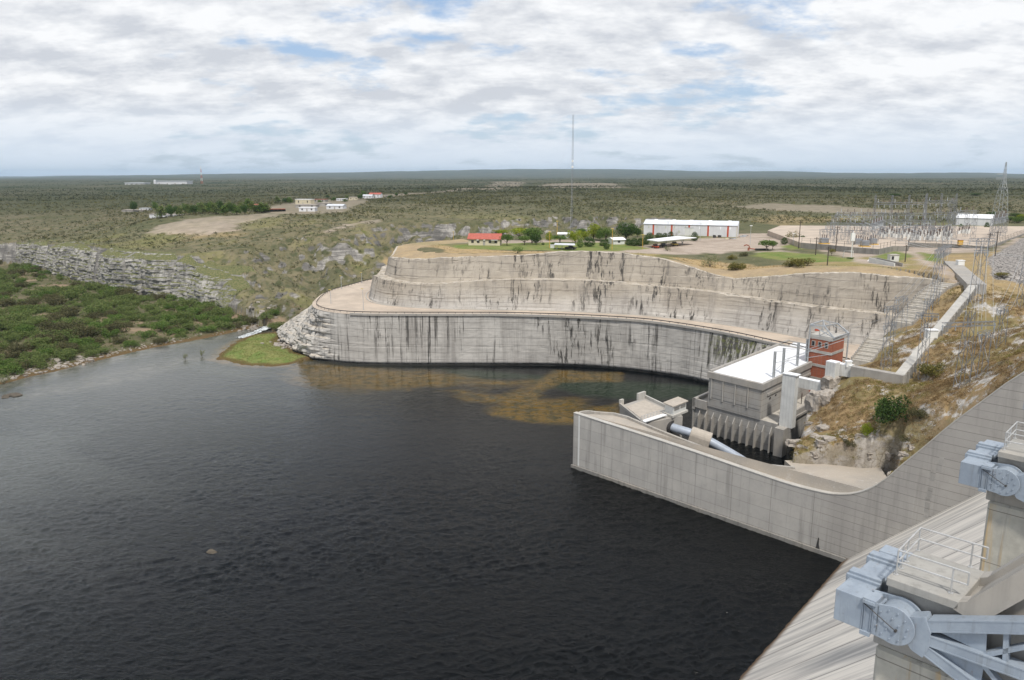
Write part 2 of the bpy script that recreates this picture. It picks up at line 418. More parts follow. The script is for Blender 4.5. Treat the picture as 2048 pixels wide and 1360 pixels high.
def f_bluff(g):
    p = g.pos(); x, y, z = g.xyz(p); a = g.noise(p, 0.06, 6, .65); b = g.noise(p, 0.5, 7, .7); T = g.noise(p, 1.4, 5, .65)
    c = g.mix(g.step(a, .38, .62), (0.44, 0.42, 0.385), (0.25, 0.24, 0.225))
    bed = g.noise(g.comb(0.0, 0.0, g.m('ADD', z, g.m('MULTIPLY', g.noise(g.mul(p, (.03, .03, 0)), 1.0, 4), 4.0))), 1.1, 5, .75)
    c = g.mix(g.m('MULTIPLY', g.step(bed, .44, .60), .45), c, (0.17, 0.165, 0.155))
    c = g.mix(g.m('MULTIPLY', g.step(b, .50, .64), .7), c, (0.12, 0.115, 0.105))
    c = g.mix(g.m('MULTIPLY', g.step(g.noise(g.mul(p, (.35, .35, .04)), 1.0, 5, .65), .50, .64), .6), c, (0.10, 0.097, 0.09))
    c = g.mix(g.m('MULTIPLY', g.step(T, .58, .7), .3), c, (0.52, 0.50, 0.46))
    veg = g.mix(g.step(T, .4, .6), (0.085, 0.10, 0.04), (0.17, 0.16, 0.08))
    c = g.mix(g.step(g.m('ADD', g.nrmz(), g.m('MULTIPLY', g.m('SUBTRACT', b, .5), 1.2)), .52, .72), c, veg)
    return {'Base Color': c, 'Roughness': 1.0, 'Specular IOR Level': .1, 'Normal': g.bump(b, .6, .5)}
material('bluff_rock', f_bluff)
def f_chute(g):
    p = g.pos(); x, y, z = g.xyz(p)
    nn = g.dot(p, (EN[0], EN[1], 0)); ss = g.dot(p, (ES[0], ES[1], 0))
    # streaks run down the slope
    v = g.comb(g.m('MULTIPLY', nn, 0.55), g.m('MULTIPLY', ss, 0.055), g.m('MULTIPLY', z, 0.0))
    a = g.noise(v, 1.0, 7, 0.66, 0.6); v2 = g.comb(g.m('MULTIPLY', nn, 0.22), g.m('MULTIPLY', ss, 0.03), 3.0)
    b = g.noise(v2, 1.0, 5, 0.6)
    c = g.mix(g.step(a, 0.36, 0.66), (0.66, 0.62, 0.555), (0.32, 0.305, 0.285))
    c = g.mix(g.m('MULTIPLY', g.step(b, 0.40, 0.66), 0.6), c, (0.68, 0.63, 0.56))
    v3 = g.comb(g.m('MULTIPLY', nn, 2.6), g.m('MULTIPLY', ss, 0.10), 7.0)
    c = g.mix(g.m('MULTIPLY', g.step(g.noise(v3, 1.0, 4, 0.6), 0.52, 0.70), 0.28), c, (0.24, 0.225, 0.205))
    c = g.mix(g.m('MULTIPLY', g.lines(nn, 9.3, 0.34), 0.7), c, (0.12, 0.11, 0.10))
    c = g.mix(g.step(z, 1.6, 0.2), c, (0.12, 0.075, 0.04))
    return {'Base Color': c, 'Roughness': 0.9, 'Normal': g.bump(a, 0.3, 0.05)}
material('chute_concrete', f_chute)

def f_gravel(g):
    p = g.pos(); a = g.noise(p, 0.12, 5); b = g.noise(p, 4.0, 6, 0.7)
    c = g.mix(g.step(a, 0.35, 0.65), (0.40, 0.35, 0.29), (0.33, 0.30, 0.26))
    c = g.mix(g.m('MULTIPLY', g.step(b, 0.5, 0.75), 0.5), c, (0.52, 0.49, 0.44))
    c = g.mix(g.m('MULTIPLY', g.step(g.noise(p, 0.5, 6, 0.7), 0.57, 0.72), 0.6), c, (0.55, 0.52, 0.48))
    return {'Base Color': c, 'Normal': g.bump(b, 0.5, 0.08)}
material('gravel', f_gravel)

def f_road(g):
    p = g.pos(); a = g.noise(p, 0.10, 5); b = g.noise(p, 2.5, 6, 0.7)
    c = g.mix(g.step(a, 0.35, 0.65), (0.50, 0.415, 0.33), (0.42, 0.35, 0.28))
    c = g.mix(g.m('MULTIPLY', g.step(b, 0.5, 0.75), 0.3), c, (0.58, 0.51, 0.42))
    c = g.mix(g.m('MULTIPLY', g.step(g.noise(p, 0.045, 6, .7, .8), 0.46, 0.62), 0.45), c, (0.30, 0.25, 0.205))
    c = g.mix(g.m('MULTIPLY', g.step(g.noise(g.mul(p, (.05, .6, 1)), 1.0, 5, .7), 0.55, 0.68), 0.3), c, (0.27, 0.225, 0.185))
    return {'Base Color': c, 'Normal': g.bump(b, 0.4, 0.05)}
material('dirt_road', f_road)

def f_terrain(g):
    p = g.pos(); x, y, z = g.xyz(p)
    za = g.n('ShaderNodeSeparateColor', {0: g.attr('zone')}); zb = g.n('ShaderNodeSeparateColor', {0: g.attr('zone2')})
    bare, lawn, dry = za.outputs[0], za.outputs[1], za.outputs[2]
    rip, hill, flood = zb.outputs[0], zb.outputs[1], zb.outputs[2]
    L = g.noise(p, 0.0022, 5, 0.55); M = g.noise(p, 0.018, 6, 0.6); S = g.noise(p, 0.16, 6, 0.65); T = g.noise(p, 1.1, 5, 0.65)
    c = g.mix(g.step(M, 0.32, 0.66), (0.122, 0.116, 0.062), (0.205, 0.172, 0.115))
    c = g.mix(g.m('MULTIPLY', g.step(S, 0.44, 0.60), 0.6), c, (0.085, 0.090, 0.050))
    c = g.mix(g.m('MULTIPLY', g.step(L, 0.45, 0.60), 0.45), c, (0.085, 0.095, 0.050))
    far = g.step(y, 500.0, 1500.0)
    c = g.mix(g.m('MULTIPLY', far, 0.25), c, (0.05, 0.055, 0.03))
    bigp = g.noise(g.mul(p, (0.0040, 0.0022, 0)), 1.0, 9, 0.72)
    c = g.mix(g.m('MULTIPLY', g.m('MULTIPLY', g.step(bigp, 0.56, 0.66), far), 0.75), c, (0.30, 0.24, 0.18))
    c = g.mix(g.m('MULTIPLY', g.m('MULTIPLY', g.step(bigp, 0.49, 0.40), far), 0.8), c, (0.030, 0.045, 0.020))
    v1 = g.voro(p, 0.14); v2 = g.voro(g.add(p, (31, 7, 0)), 0.37)
    c = g.mix(g.m('MULTIPLY', g.step(v1, 0.42, 0.20), 0.70), c, (0.058, 0.068, 0.034))
    c = g.mix(g.m('MULTIPLY', g.step(v2, 0.36, 0.16), 0.50), c, (0.075, 0.085, 0.042))
    c = g.mix(g.m('MULTIPLY', g.step(T, 0.60, 0.68), 0.30), c, (0.42, 0.37, 0.29))
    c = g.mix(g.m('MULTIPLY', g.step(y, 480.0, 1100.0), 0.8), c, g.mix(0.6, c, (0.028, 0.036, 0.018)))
    c = g.mix(g.m('MULTIPLY', g.step(M, 0.5, 0.62), g.m('MULTIPLY', g.step(y, 620.0, 480.0), 0.4)), c, (0.20, 0.20, 0.06))
    # dry grass
    dg = g.mix(g.step(S, 0.35, 0.62), (0.38, 0.275, 0.14), (0.30, 0.225, 0.13))
    dg = g.mix(g.m('MULTIPLY', g.step(M, 0.52, 0.62), 0.6), dg, (0.22, 0.20, 0.075))
    dg = g.mix(g.m('MULTIPLY', g.step(T, 0.52, 0.66), 0.45), dg, (0.52, 0.42, 0.25))
    c = g.mix(dry, c, dg)
    # hillside by the spillway : olive and rust shrubs over white rock
    hs = g.mix(g.step(g.noise(p, 0.09, 4), 0.40, 0.60), (0.27, 0.19, 0.10), (0.215, 0.175, 0.085))
    hs = g.mix(g.m('MULTIPLY', g.step(T, 0.5, 0.68), 0.5), hs, (0.15, 0.14, 0.055))
    hs = g.mix(g.step(g.noise(g.add(p, (50, 0, 0)), 0.13, 7, 0.72), 0.53, 0.60), hs, g.mix(g.step(T, 0.35, 0.65), (0.52, 0.49, 0.45), (0.30, 0.28, 0.25)))
    ck = g.voro(g.add(p, g.mul(g.noise(p, 0.6, 3, col=True), (1.5, 1.5, 1.5))), 0.8, 'DISTANCE_TO_EDGE')
    c = g.mix(hill, c, hs)
    bd = g.mix(g.step(S, 0.3, 0.7), (0.42, 0.35, 0.29), (0.33, 0.275, 0.225))
    bd = g.mix(g.m('MULTIPLY', g.step(T, 0.56, 0.7), 0.4), bd, (0.25, 0.21, 0.15))
    bd = g.mix(g.m('MULTIPLY', g.step(g.noise(p, 0.06, 7, .7, .6), 0.48, 0.62), 0.5), bd, (0.24, 0.195, 0.15))
    c = g.mix(g.m('MULTIPLY', bare, g.m('SUBTRACT', 1.0, g.m('MULTIPLY', g.step(y, 420.0, 600.0), 0.6))), c, bd)
    lw = g.mix(g.step(S, 0.35, 0.62), (0.125, 0.175, 0.048), (0.20, 0.205, 0.075))
    c = g.mix(lawn, c, lw)
    fl = g.mix(g.step(g.noise(p, 0.05, 5), 0.50, 0.66), (0.105, 0.098, 0.055), (0.25, 0.185, 0.125))
    fl = g.mix(g.m('MULTIPLY', g.step(T, 0.55, 0.7), 0.4), fl, (0.33, 0.30, 0.25))
    c = g.mix(flood, c, fl)
    rp = g.mix(g.step(g.voro(p, 0.75, 'DISTANCE_TO_EDGE'), 0.0, 0.15), (0.07, 0.065, 0.06), g.mix(g.voro(p, 0.75, out='Color'), (0.38, 0.35, 0.32), (0.28, 0.26, 0.24)))
    c = g.mix(rip, c, rp)
    # rock on steep ground : bedded limestone
    wz = g.m('ADD', z, g.m('MULTIPLY', g.noise(g.mul(p, (0.03, 0.03, 0.0)), 1.0, 5), 5.0))
    bed = g.noise(g.comb(g.m('MULTIPLY', x, 0.05), g.m('MULTIPLY', y, 0.05), wz), 1.1, 5, 0.7)
    rk = g.mix(g.step(g.m('ADD', g.m('MULTIPLY', bed, 0.45), g.m('MULTIPLY', g.noise(p, 0.07, 6, .65), 0.6)), 0.44, 0.64), (0.125, 0.12, 0.11), (0.36, 0.34, 0.31))
    rk = g.mix(g.m('MULTIPLY', g.step(g.noise(g.mul(p, (.25, .25, .03)), 1.0, 5, .65), .48, .62), .6), rk, (0.11, 0.105, 0.10))
    rk = g.mix(g.m('MULTIPLY', g.step(bed, 0.50, 0.40), 0.5), rk, (0.10, 0.095, 0.09))
    rk = g.mix(g.m('MULTIPLY', g.step(g.noise(p, 0.35, 6, 0.7), 0.48, 0.62), 0.6), rk, (0.15, 0.14, 0.13))
    nz = g.nrmz()
    st = g.step(g.m('ADD', nz, g.m('MULTIPLY', g.m('SUBTRACT', S, 0.5), 0.40)), 0.70, 0.56)
    st = g.m('MULTIPLY', st, g.m('SUBTRACT', 1.0, g.m('MAXIMUM', g.m('MULTIPLY', hill, g.m('ADD', 0.3, g.m('MULTIPLY', g.step(z, 15.5, 19.0), 0.55))), g.m('MAXIMUM', bare, rip))))
    rkh = g.mix(g.step(g.m('ADD', ck, g.m('MULTIPLY', S, 0.08)), 0.03, 0.12), (0.17, 0.145, 0.12), g.mix(g.step(S, 0.35, 0.6), (0.40, 0.365, 0.32), (0.25, 0.22, 0.185)))
    rk = g.mix(hill, rk, rkh)
    c = g.mix(st, c, rk)
    # wet muddy fringe at the water's edge
    c = g.mix(g.m('MULTIPLY', g.step(z, 0.45, 0.1), 0.9), c, (0.115, 0.075, 0.035))
    h = g.m('ADD', g.m('MULTIPLY', S, 1.2), g.m('MULTIPLY', T, 0.5))
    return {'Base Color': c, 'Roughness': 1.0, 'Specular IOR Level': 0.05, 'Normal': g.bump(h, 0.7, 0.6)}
material('terrain', f_terrain)

def f_water(g):
    p = g.pos(); x, y, z = g.xyz(p)
    rp_ = g.n('ShaderNodeVectorRotate', {'Vector': p, 'Angle': 0.35}, rotation_type='Z_AXIS').outputs[0]
    w1 = g.noise(g.mul(rp_, (0.35, 0.75, 1)), 1.0, 4, 0.6, 0.8)
    w2 = g.noise(g.mul(rp_, (1.3, 2.6, 1)), 1.0, 4, 0.62, 0.6)
    r1 = g.m('POWER', g.m('SUBTRACT', 1.0, g.m('MULTIPLY', g.m('ABSOLUTE', g.m('SUBTRACT', w1, 0.5)), 3.0), clamp=True), 2.5)
    r2 = g.m('POWER', g.m('SUBTRACT', 1.0, g.m('MULTIPLY', g.m('ABSOLUTE', g.m('SUBTRACT', w2, 0.5)), 3.0), clamp=True), 2.0)
    h = g.m('ADD', g.m('MULTIPLY', r1, 0.14), g.m('MULTIPLY', r2, 0.05))
    gust = g.noise(g.mul(rp_, (0.010, 0.028, 1)), 1.0, 5, 0.6, 0.6)
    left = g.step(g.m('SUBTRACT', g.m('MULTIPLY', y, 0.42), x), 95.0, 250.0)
    base = g.mix(left, (0.003, 0.0035, 0.0036), (0.060, 0.063, 0.055))  # paler to the far left: silt, and sky reflection put into the colour
    base = g.mix(g.m('MULTIPLY', g.m('MULTIPLY', g.step(gust, 0.48, 0.62), left), 0.5), base, (0.105, 0.11, 0.098))  # paler gust lanes, wind sheen put into the colour
    wz = g.n('ShaderNodeSeparateColor', {0: g.attr('bed')})
    nz = g.noise(g.mul(p, (0.05, 0.08, 1)), 1.0, 8, 0.68, 1.0)
    nf = g.noise(p, 0.30, 6, 0.7)
    orange = g.mix(g.step(nf, 0.4, 0.65), (0.115, 0.070, 0.014), (0.034, 0.030, 0.009))
    gm = g.step(g.m('ADD', wz.outputs[1], g.m('MULTIPLY', g.m('SUBTRACT', nz, 0.5), 0.7)), 0.3, 0.9)
    c = g.mix(g.m('MULTIPLY', gm, 0.85), base, (0.010, 0.022, 0.010))
    m = g.step(g.m('ADD', wz.outputs[0], g.m('ADD', g.m('MULTIPLY', g.m('SUBTRACT', nz, 0.5), 2.6), g.m('MULTIPLY', g.m('SUBTRACT', nf, 0.5), 0.9))), 0.0, 0.95)
    m = g.m('MULTIPLY', m, g.step(wz.outputs[0], 0.01, 0.22))
    c = g.mix(g.m('MULTIPLY', m, 0.92), c, orange)
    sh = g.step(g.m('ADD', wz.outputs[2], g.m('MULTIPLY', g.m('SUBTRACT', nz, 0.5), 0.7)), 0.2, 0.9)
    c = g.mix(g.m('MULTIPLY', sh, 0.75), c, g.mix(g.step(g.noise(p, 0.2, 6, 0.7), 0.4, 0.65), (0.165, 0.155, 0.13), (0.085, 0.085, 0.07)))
    calm = g.m('MAXIMUM', m, gm)
    sg = g.m('MULTIPLY', g.m('ADD', 0.45, g.m('MULTIPLY', gust, 0.9)), g.m('SUBTRACT', 1.0, g.m('MULTIPLY', calm, 0.7)))
    sg = g.m('MULTIPLY', sg, g.m('SUBTRACT', 1.0, g.m('MULTIPLY', g.step(y, 110.0, 260.0), 0.70)))
    nd = g.n('ShaderNodeBump', {'Height': h, 'Strength': g.m('MULTIPLY', sg, 0.5), 'Distance': 1.2})
    return {'Base Color': c, 'Roughness': 0.045, 'Specular IOR Level': 0.5, 'IOR': g.m('ADD', 1.19, g.m('MULTIPLY', g.step(g.m('SUBTRACT', g.m('MULTIPLY', y, 0.5), x), 50.0, 260.0), 0.17)), 'Normal': nd.outputs[0]}  # IOR lowered near and to the right to dim the sky reflection there
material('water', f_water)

def flat(name, col, rough=0.6, metal=0.0, var=0.12, scale=1.5, spec=0.4, bump=0.0, dirt=None):
    def fn(g):
        p = g.pos(); a = g.noise(p, scale, 5, 0.6)
        c = g.mix(g.step(a, 0.3, 0.7), tuple(min(1, v*(1+var)) for v in col), tuple(v*(1-var) for v in col))
        if dirt:
            st = g.noise(g.mul(p, (scale*1.3, scale*1.3, scale*0.12)), 1.0, 5, 0.65)
            c = g.mix(g.m('MULTIPLY', g.step(st, 0.5, 0.72), dirt), c, (0.13, 0.11, 0.09))
        d = {'Base Color': c, 'Roughness': rough, 'Metallic': metal, 'Specular IOR Level': spec}
        if bump: d['Normal'] = g.bump(g.noise(p, scale*8, 4), bump, 0.03)
        return d
    return material(name, fn)
def f_gate(g):
    p = g.pos(); a = g.noise(p, 1.1, 6, .62); b = g.noise(p, 7.0, 6, .7)
    c = g.mix(g.step(a, .3, .7), (0.30, 0.345, 0.395), (0.235, 0.275, 0.325))
    st = g.noise(g.mul(p, (4.5, 4.5, .35)), 1.0, 5, .65); c = g.mix(g.m('MULTIPLY', g.step(st, .52, .70), .38), c, (0.15, 0.155, 0.155))
    c = g.mix(g.m('MULTIPLY', g.step(b, .60, .72), .45), c, (0.20, 0.19, 0.18))
    ru = g.m('MULTIPLY', g.step(g.noise(g.add(g.mul(p, (3.0, 3.0, .6)), (4, 4, 4)), 1.0, 6, .7), .62, .72), .6); c = g.mix(ru, c, (0.22, 0.12, 0.07))
    return {'Base Color': c, 'Roughness': g.ramp(b, [(0.3, .35), (0.7, .6)]), 'Specular IOR Level': .4, 'Normal': g.bump(g.m('ADD', b, g.m('MULTIPLY', a, 2.0)), 0.12, 0.02)}
material('gate_paint', f_gate)
flat('wet_rock', (0.085, 0.07, 0.05), 0.8, 0.0, 0.3, 2.0)
flat('gate_paint_dark', (0.20, 0.24, 0.29), 0.5, 0.0, 0.1, 2.0)
flat('galvanised', (0.44, 0.46, 0.47), 0.45, 0.35, 0.12, 2.0)
flat('rail_steel', (0.46, 0.46, 0.45), 0.45, 0.3, 0.12, 3.0)
flat('lattice_steel', (0.25, 0.26, 0.275), 0.55, 0.3, 0.15, 0.5)
flat('white_sheet', (0.80, 0.81, 0.82), 0.5, 0.0, 0.05, 0.3, dirt=0.1)
flat('white_panel', (0.64, 0.64, 0.61), 0.55, 0.0, 0.05, 0.5, dirt=0.12)
flat('white_wall', (0.62, 0.62, 0.63), 0.7, 0.0, 0.06, 0.3, dirt=0.12)
flat('cream_wall', (0.56, 0.50, 0.36), 0.8, 0.0, 0.06, 0.5, dirt=0.1)
flat('grey_wall', (0.34, 0.32, 0.29), 0.9, 0.0, 0.15, 0.5, dirt=0.3)
flat('red_paint', (0.46, 0.085, 0.04), 0.6, 0.0, 0.12, 0.8)
flat('red_tile', (0.38, 0.105, 0.075), 0.75, 0.0, 0.14, 1.2)
flat('dark_metal', (0.045, 0.042, 0.04), 0.6)
flat('wood_pole', (0.065, 0.052, 0.042), 0.9)
flat('window_dark', (0.03, 0.032, 0.035), 0.15)
flat('window_pale', (0.50, 0.51, 0.43), 0.6)
flat('pipe_steel', (0.36, 0.40, 0.46), 0.4, 0.15, 0.08, 0.8, dirt=0.12)
flat('saddle_concrete', (0.40, 0.355, 0.30), 0.95, 0.0, 0.1, 1.0, bump=0.3, dirt=0.15)
flat('yellow_paint', (0.55, 0.33, 0.05), 0.6)
flat('yellow_lamp', (0.50, 0.38, 0.10), 0.6)
flat('bark', (0.13, 0.105, 0.08), 0.95, 0.0, 0.25, 3.0)
flat('white_box', (0.72, 0.72, 0.69), 0.6, 0.0, 0.04, 1.0)
flat('porcelain', (0.16, 0.12, 0.10), 0.4)
flat('stair_concrete', (0.42, 0.39, 0.34), 0.9, 0.0, 0.14, 1.0, dirt=0.2)
def f_foam(g):
    p = g.pos(); a = g.noise(p, 0.9, 6, .7)
    return {'Base Color': g.mix(g.step(a, .42, .56), (0.10, 0.105, 0.09), (0.62, 0.65, 0.66)), 'Roughness': .6}
material('foam', f_foam)
flat('roof_grey', (0.40, 0.36, 0.32), 0.85, 0.0, 0.14, 0.6, dirt=0.2)
flat('roof_sheet', (0.58, 0.60, 0.63), 0.5, 0.0, 0.08, 0.25)
flat('rust', (0.28, 0.09, 0.05), 0.8)

def f_brick(g):
    o = g.pos(); x, y, z = g.xyz(o)
    u = g.dot(o, (0.6, 0.78, 0))
    br = g.n('ShaderNodeTexBrick', {'Vector': g.comb(g.m('ADD', x, y), z, 0.0), 'Color1': (0.42, 0.115, 0.055, 1), 'Color2': (0.33, 0.085, 0.04, 1),
             'Mortar': (0.30, 0.17, 0.12, 1), 'Scale': 1.0, 'Mortar Size': 0.03, 'Brick Width': 0.5, 'Row Height': 0.22})
    c = g.mix(g.m('MULTIPLY', g.step(g.noise(g.mul(o, (0.8, 0.8, 0.2)), 1.0, 5), 0.45, 0.7), 0.35), br.outputs[0], (0.24, 0.075, 0.045))
    return {'Base Color': c, 'Roughness': 0.9}
material('brick', f_brick)

def f_roof(g):   # white corrugated roof
    p = g.pos(); u = g.dot(p, (0.78, -0.62, 0))
    l = g.lines(u, 1.1, 0.10); c = g.mix(g.m('MULTIPLY', l, 0.12), (0.76, 0.77, 0.785), (0.55, 0.55, 0.57))
    c = g.mix(g.m('MULTIPLY', g.step(g.noise(p, 0.3, 5), 0.45, 0.65), 0.5), c, (0.52, 0.53, 0.545))
    return {'Base Color': c, 'Roughness': 0.45}
material('white_roof', f_roof)
def f_panel(g):
    p = g.pos(); u = g.dot(p, (0.62, -0.78, 0)); l = g.m('MULTIPLY', g.lines(u, 0.75, 0.06), 0.5)
    c = g.mix(l, g.mix(g.step(g.noise(p, 0.5, 5), 0.35, 0.7), (0.62, 0.62, 0.595), (0.53, 0.53, 0.51)), (0.28, 0.28, 0.27))
    c = g.mix(g.m('MULTIPLY', g.step(g.noise(g.mul(p, (1.2, 1.2, 0.1)), 1.0, 5), 0.52, 0.7), 0.3), c, (0.28, 0.26, 0.23))
    return {'Base Color': c, 'Roughness': 0.6}
material('duct_panel', f_panel)

def leafmat(name, c1, c2, c3=None, trans=0.25):
    def fn(g):
        geo = g.n('ShaderNodeNewGeometry'); r = geo.outputs['Random Per Island']
        stops = [(0.0, c1), (0.55, c2), (1.0, c3 or c2)]
        c = g.ramp(r, stops)
        oi = g.n('ShaderNodeObjectInfo').outputs['Random']
        c = g.mix(g.m('MULTIPLY', oi, 0.30), c, tuple(v*0.55 for v in c1))
        d = g.n('ShaderNodeBsdfDiffuse', {'Color': c}); t = g.n('ShaderNodeBsdfTranslucent', {'Color': c})
        mx = g.n('ShaderNodeMixShader', {0: trans}); g.nt.links.new(d.outputs[0], mx.inputs[1]); g.nt.links.new(t.outputs[0], mx.inputs[2])
        g.nt.links.new(mx.outputs[0], g.out.inputs[0]); g.nt.nodes.remove(g.b); g.b = None
        return None
    m = bpy.data.materials.new(name); m.use_nodes = True; nt = m.node_tree; nt.nodes.clear(); g = G(nt); g.out = g.n('ShaderNodeOutputMaterial')
    g.b = g.n('ShaderNodeBsdfPrincipled'); fn(g); MATS[name] = m
leafmat('leaf_green', (0.070, 0.13, 0.032), (0.125, 0.195, 0.048), (0.18, 0.24, 0.07))
leafmat('leaf_bright', (0.16, 0.22, 0.025), (0.27, 0.33, 0.035), (0.38, 0.40, 0.05))
leafmat('leaf_dark', (0.038, 0.075, 0.022), (0.065, 0.115, 0.032), (0.10, 0.15, 0.045))
leafmat('leaf_flood', (0.095, 0.14, 0.045), (0.155, 0.205, 0.065), (0.23, 0.25, 0.10))
leafmat('leaf_scrub', (0.075, 0.078, 0.038), (0.118, 0.116, 0.055), (0.185, 0.162, 0.092))
leafmat('leaf_dry', (0.20, 0.145, 0.065), (0.29, 0.20, 0.085), (0.25, 0.22, 0.085))
leafmat('leaf_rust', (0.15, 0.105, 0.05), (0.25, 0.165, 0.08), (0.30, 0.22, 0.12))
leafmat('leaf_olive', (0.10, 0.11, 0.03), (0.20, 0.18, 0.055), (0.28, 0.23, 0.075))
leafmat('leaf_reed', (0.16, 0.19, 0.09), (0.24, 0.25, 0.13), (0.3, 0.29, 0.17))
leafmat('grass_leaf', (0.16, 0.18, 0.055), (0.24, 0.255, 0.085), (0.38, 0.35, 0.17))

leafmat('leaf_deep_green', (0.030, 0.055, 0.018), (0.052, 0.088, 0.027), (0.08, 0.12, 0.035))  # dark green foliage colour of the large slope bush
leafmat('leaf_far', (0.040, 0.048, 0.026), (0.060, 0.070, 0.036), (0.10, 0.10, 0.055))
# ------------------------------------------------------------------ the lie of the land
UP = [(-60,310,36),(-40,300,36.5),(0,300,37),(40,297,37),(60,292,36),(72,276,31.5),(82,262,34.5),(92,247,36.5),(102,238,37.5),(112,233,37.5),(126,225,37),
 (0,340,37),(-22,345,37),(60,390,37),(112,385,37),(50,330,37),(100,320,37),(75,300,35),(120,300,37.3),(150,300,37.5),(200,330,38),(135,270,37.5),(150,260,38),(130,214,38),
 (0,420,36),(100,450,37),(200,450,38),(300,450,38),(0,520,38),(100,520,39),(0,800,42),(200,700,42),(400,800,42),(-107,519,38),(-160,494,34),
 (-165,581,40),(-249,555,37),(-197,499,33),(-388,610,18.5),(-300,535,22),(-216,475,26),(-165,432,26),(-487,750,25),(-721,1120,32),(-300,700,33),(-600,1500,30),(0,1500,42),(600,1500,42),(200,1000,42),
 (1200,1500,40),(-1400,1500,26),(-1000,900,22),(800,600,38),(500,300,38),
 (-60,560,39),(-20,470,35),(-80,440,32),(-110,400,27),(-80,480,36),
 (67,134.5,13.6),(61,142.5,13.0),(55.5,147,12.6),(54.8,131.3,11.3),(64.3,121.6,20.3),(66.5,119.4,23.3),(75,110.7,39),(80.7,104.9,47),(72,128,18),(69.5,141,17.5),(65,146,16.2),
 (59,150,15),(69,152.6,17.5),(75,146.8,22),(73,178,16),(62,170,12),(58,160,11),(70,165,18),(76,165,21.5),(80,177,21),(86.4,167.4,21.5),(77.8,136.6,27),(97,169,27.5),(92.5,166,23.5),(95,185,26.5),(112,183,30.5),(117,175,33),(88,143,30),
 (89.7,133.6,36),(84,124,37),(112,167,34.5),(136,205,35),(123,205,36),(110,192,31.5),(107.7,200,30),(103,209,27),(96,191.5,25),(87,190,20.5),(118,216,35),(100,120,42),(130,150,41),(180,200,43),(155,212,38.5),(175,240,41),(220,260,45)]
UPa = np.array(UP, float)
def _k(r): return np.sqrt(r*r+4.0)
_A = _k(np.hypot(UPa[:, None, 0]-UPa[None, :, 0], UPa[:, None, 1]-UPa[None, :, 1]))
_W = np.linalg.solve(_A+np.eye(len(UPa))*0.05*-1, UPa[:, 2]-35.0)
def upland(X, Y):
    sh = np.shape(X); X = np.ravel(X); Y = np.ravel(Y); r = np.hypot(X, Y)
    sc = np.where(r > 1900, 1900/np.maximum(r, 1), 1.0); Xc = X*sc; Yc = Y*sc
    Z = np.full(X.shape, 35.0)
    for (px, py, _), wt in zip(UPa, _W): Z += wt*_k(np.hypot(Xc-px, Yc-py))
    rf = sstep(r, 350, 1400)
    Z += rf*(fbm(X/260, Y/260, 4, 3)*4.5) + sstep(r, 1200, 5000)*fbm(X/1500, Y/1100, 4, 5)*9
    azm = X/np.maximum(Y, 1)                                # long low ridges far off
    ridge = sstep(r, 9000, 17000)
    prof = np.interp(azm, [-0.75, -0.6, -0.45, -0.3, -0.15, 0.0, 0.15, 0.3, 0.45, 0.75], [-30, -15, 40, 80, 120, 150, 150, 110, 70, 55])
    Z += ridge*(prof*0.9+fbm(azm*9, r/9000, 4, 9)*28)
    Z += sstep(r, 280, 500)*fbm(X/45, Y/45, 4, 11)*1.0
    return Z.reshape(sh)
# foot of the gorge: (x, y, width of the rise, roughness)
RIM_PX = [(767,513),(790,516),(842,520),(893,515),(1013,513),(1081,509.5),(1098,503),(1200,504),(1310,514),(1369,529),(1427,552),(1448,559),(1507,556),(1595,548.5),(1668,544),(1741,548.5),(1829,557),(1902,563)]
BEN_PX = [(751,550.6),(760,557),(784,562.5),(825,569),(869,569),(944,562.5),(1047,559),(1150,560),(1237,565.5),(1310,573),(1398,582),(1448,588),(1536,603),(1624,613),(1712,623),(1764,628),(1850,640)]
def roadz(px): return float(np.interp(px, [0, 1150, 1300, 1500, 1700], [18.5, 18.5, 18.1, 16.9, 16.0]))
def rp(px, py): return gz(px, py, roadz(px))[:2]
INNER = [(-20, 400), (-42, 378), (-57, 360)]+[rp(*q) for q in [(742,582),(736,592),(740,600),(752,606),(775,610),(800,612),(850,616),(900,618),(1000,619),(1100,621),(1200,625),(1300,631),(1400,642),(1500,656),(1560,666),(1616,677),(1680,686),(1750,693)]]+[(116.5, 230.5), (122, 225.5)]
OUTER = [(-28, 412), (-52, 388), (-68, 368)]+[rp(*q) for q in [(700,570),(650,583),(628,600),(622,612),(640,621),(680,627),(727,629),(800,629.5),(900,629.5),(1000,629.5),(1100,632),(1254,639),(1330,647),(1409,659),(1480,672),(1541,686),(1600,698)]]+[(96,206)]
FOOT = [(-22, 418), (-48, 398), (-76, 380), (-92, 352)]+[gz(px, py, 0)[:2] for px, py in [(552,668),(556,684),(585,700),(612,714),(640,722),(700,729),(800,731),(900,731),(1000,731),(1100,731),(1200,735),(1300,746),(1360,755),(1420,768),(1470,785),(1520,805)]]+[(90,212)]
INNER = smoothpts(INNER, 2); OUTER = smoothpts(OUTER, 2); FOOT = smoothpts(FOOT, 2)
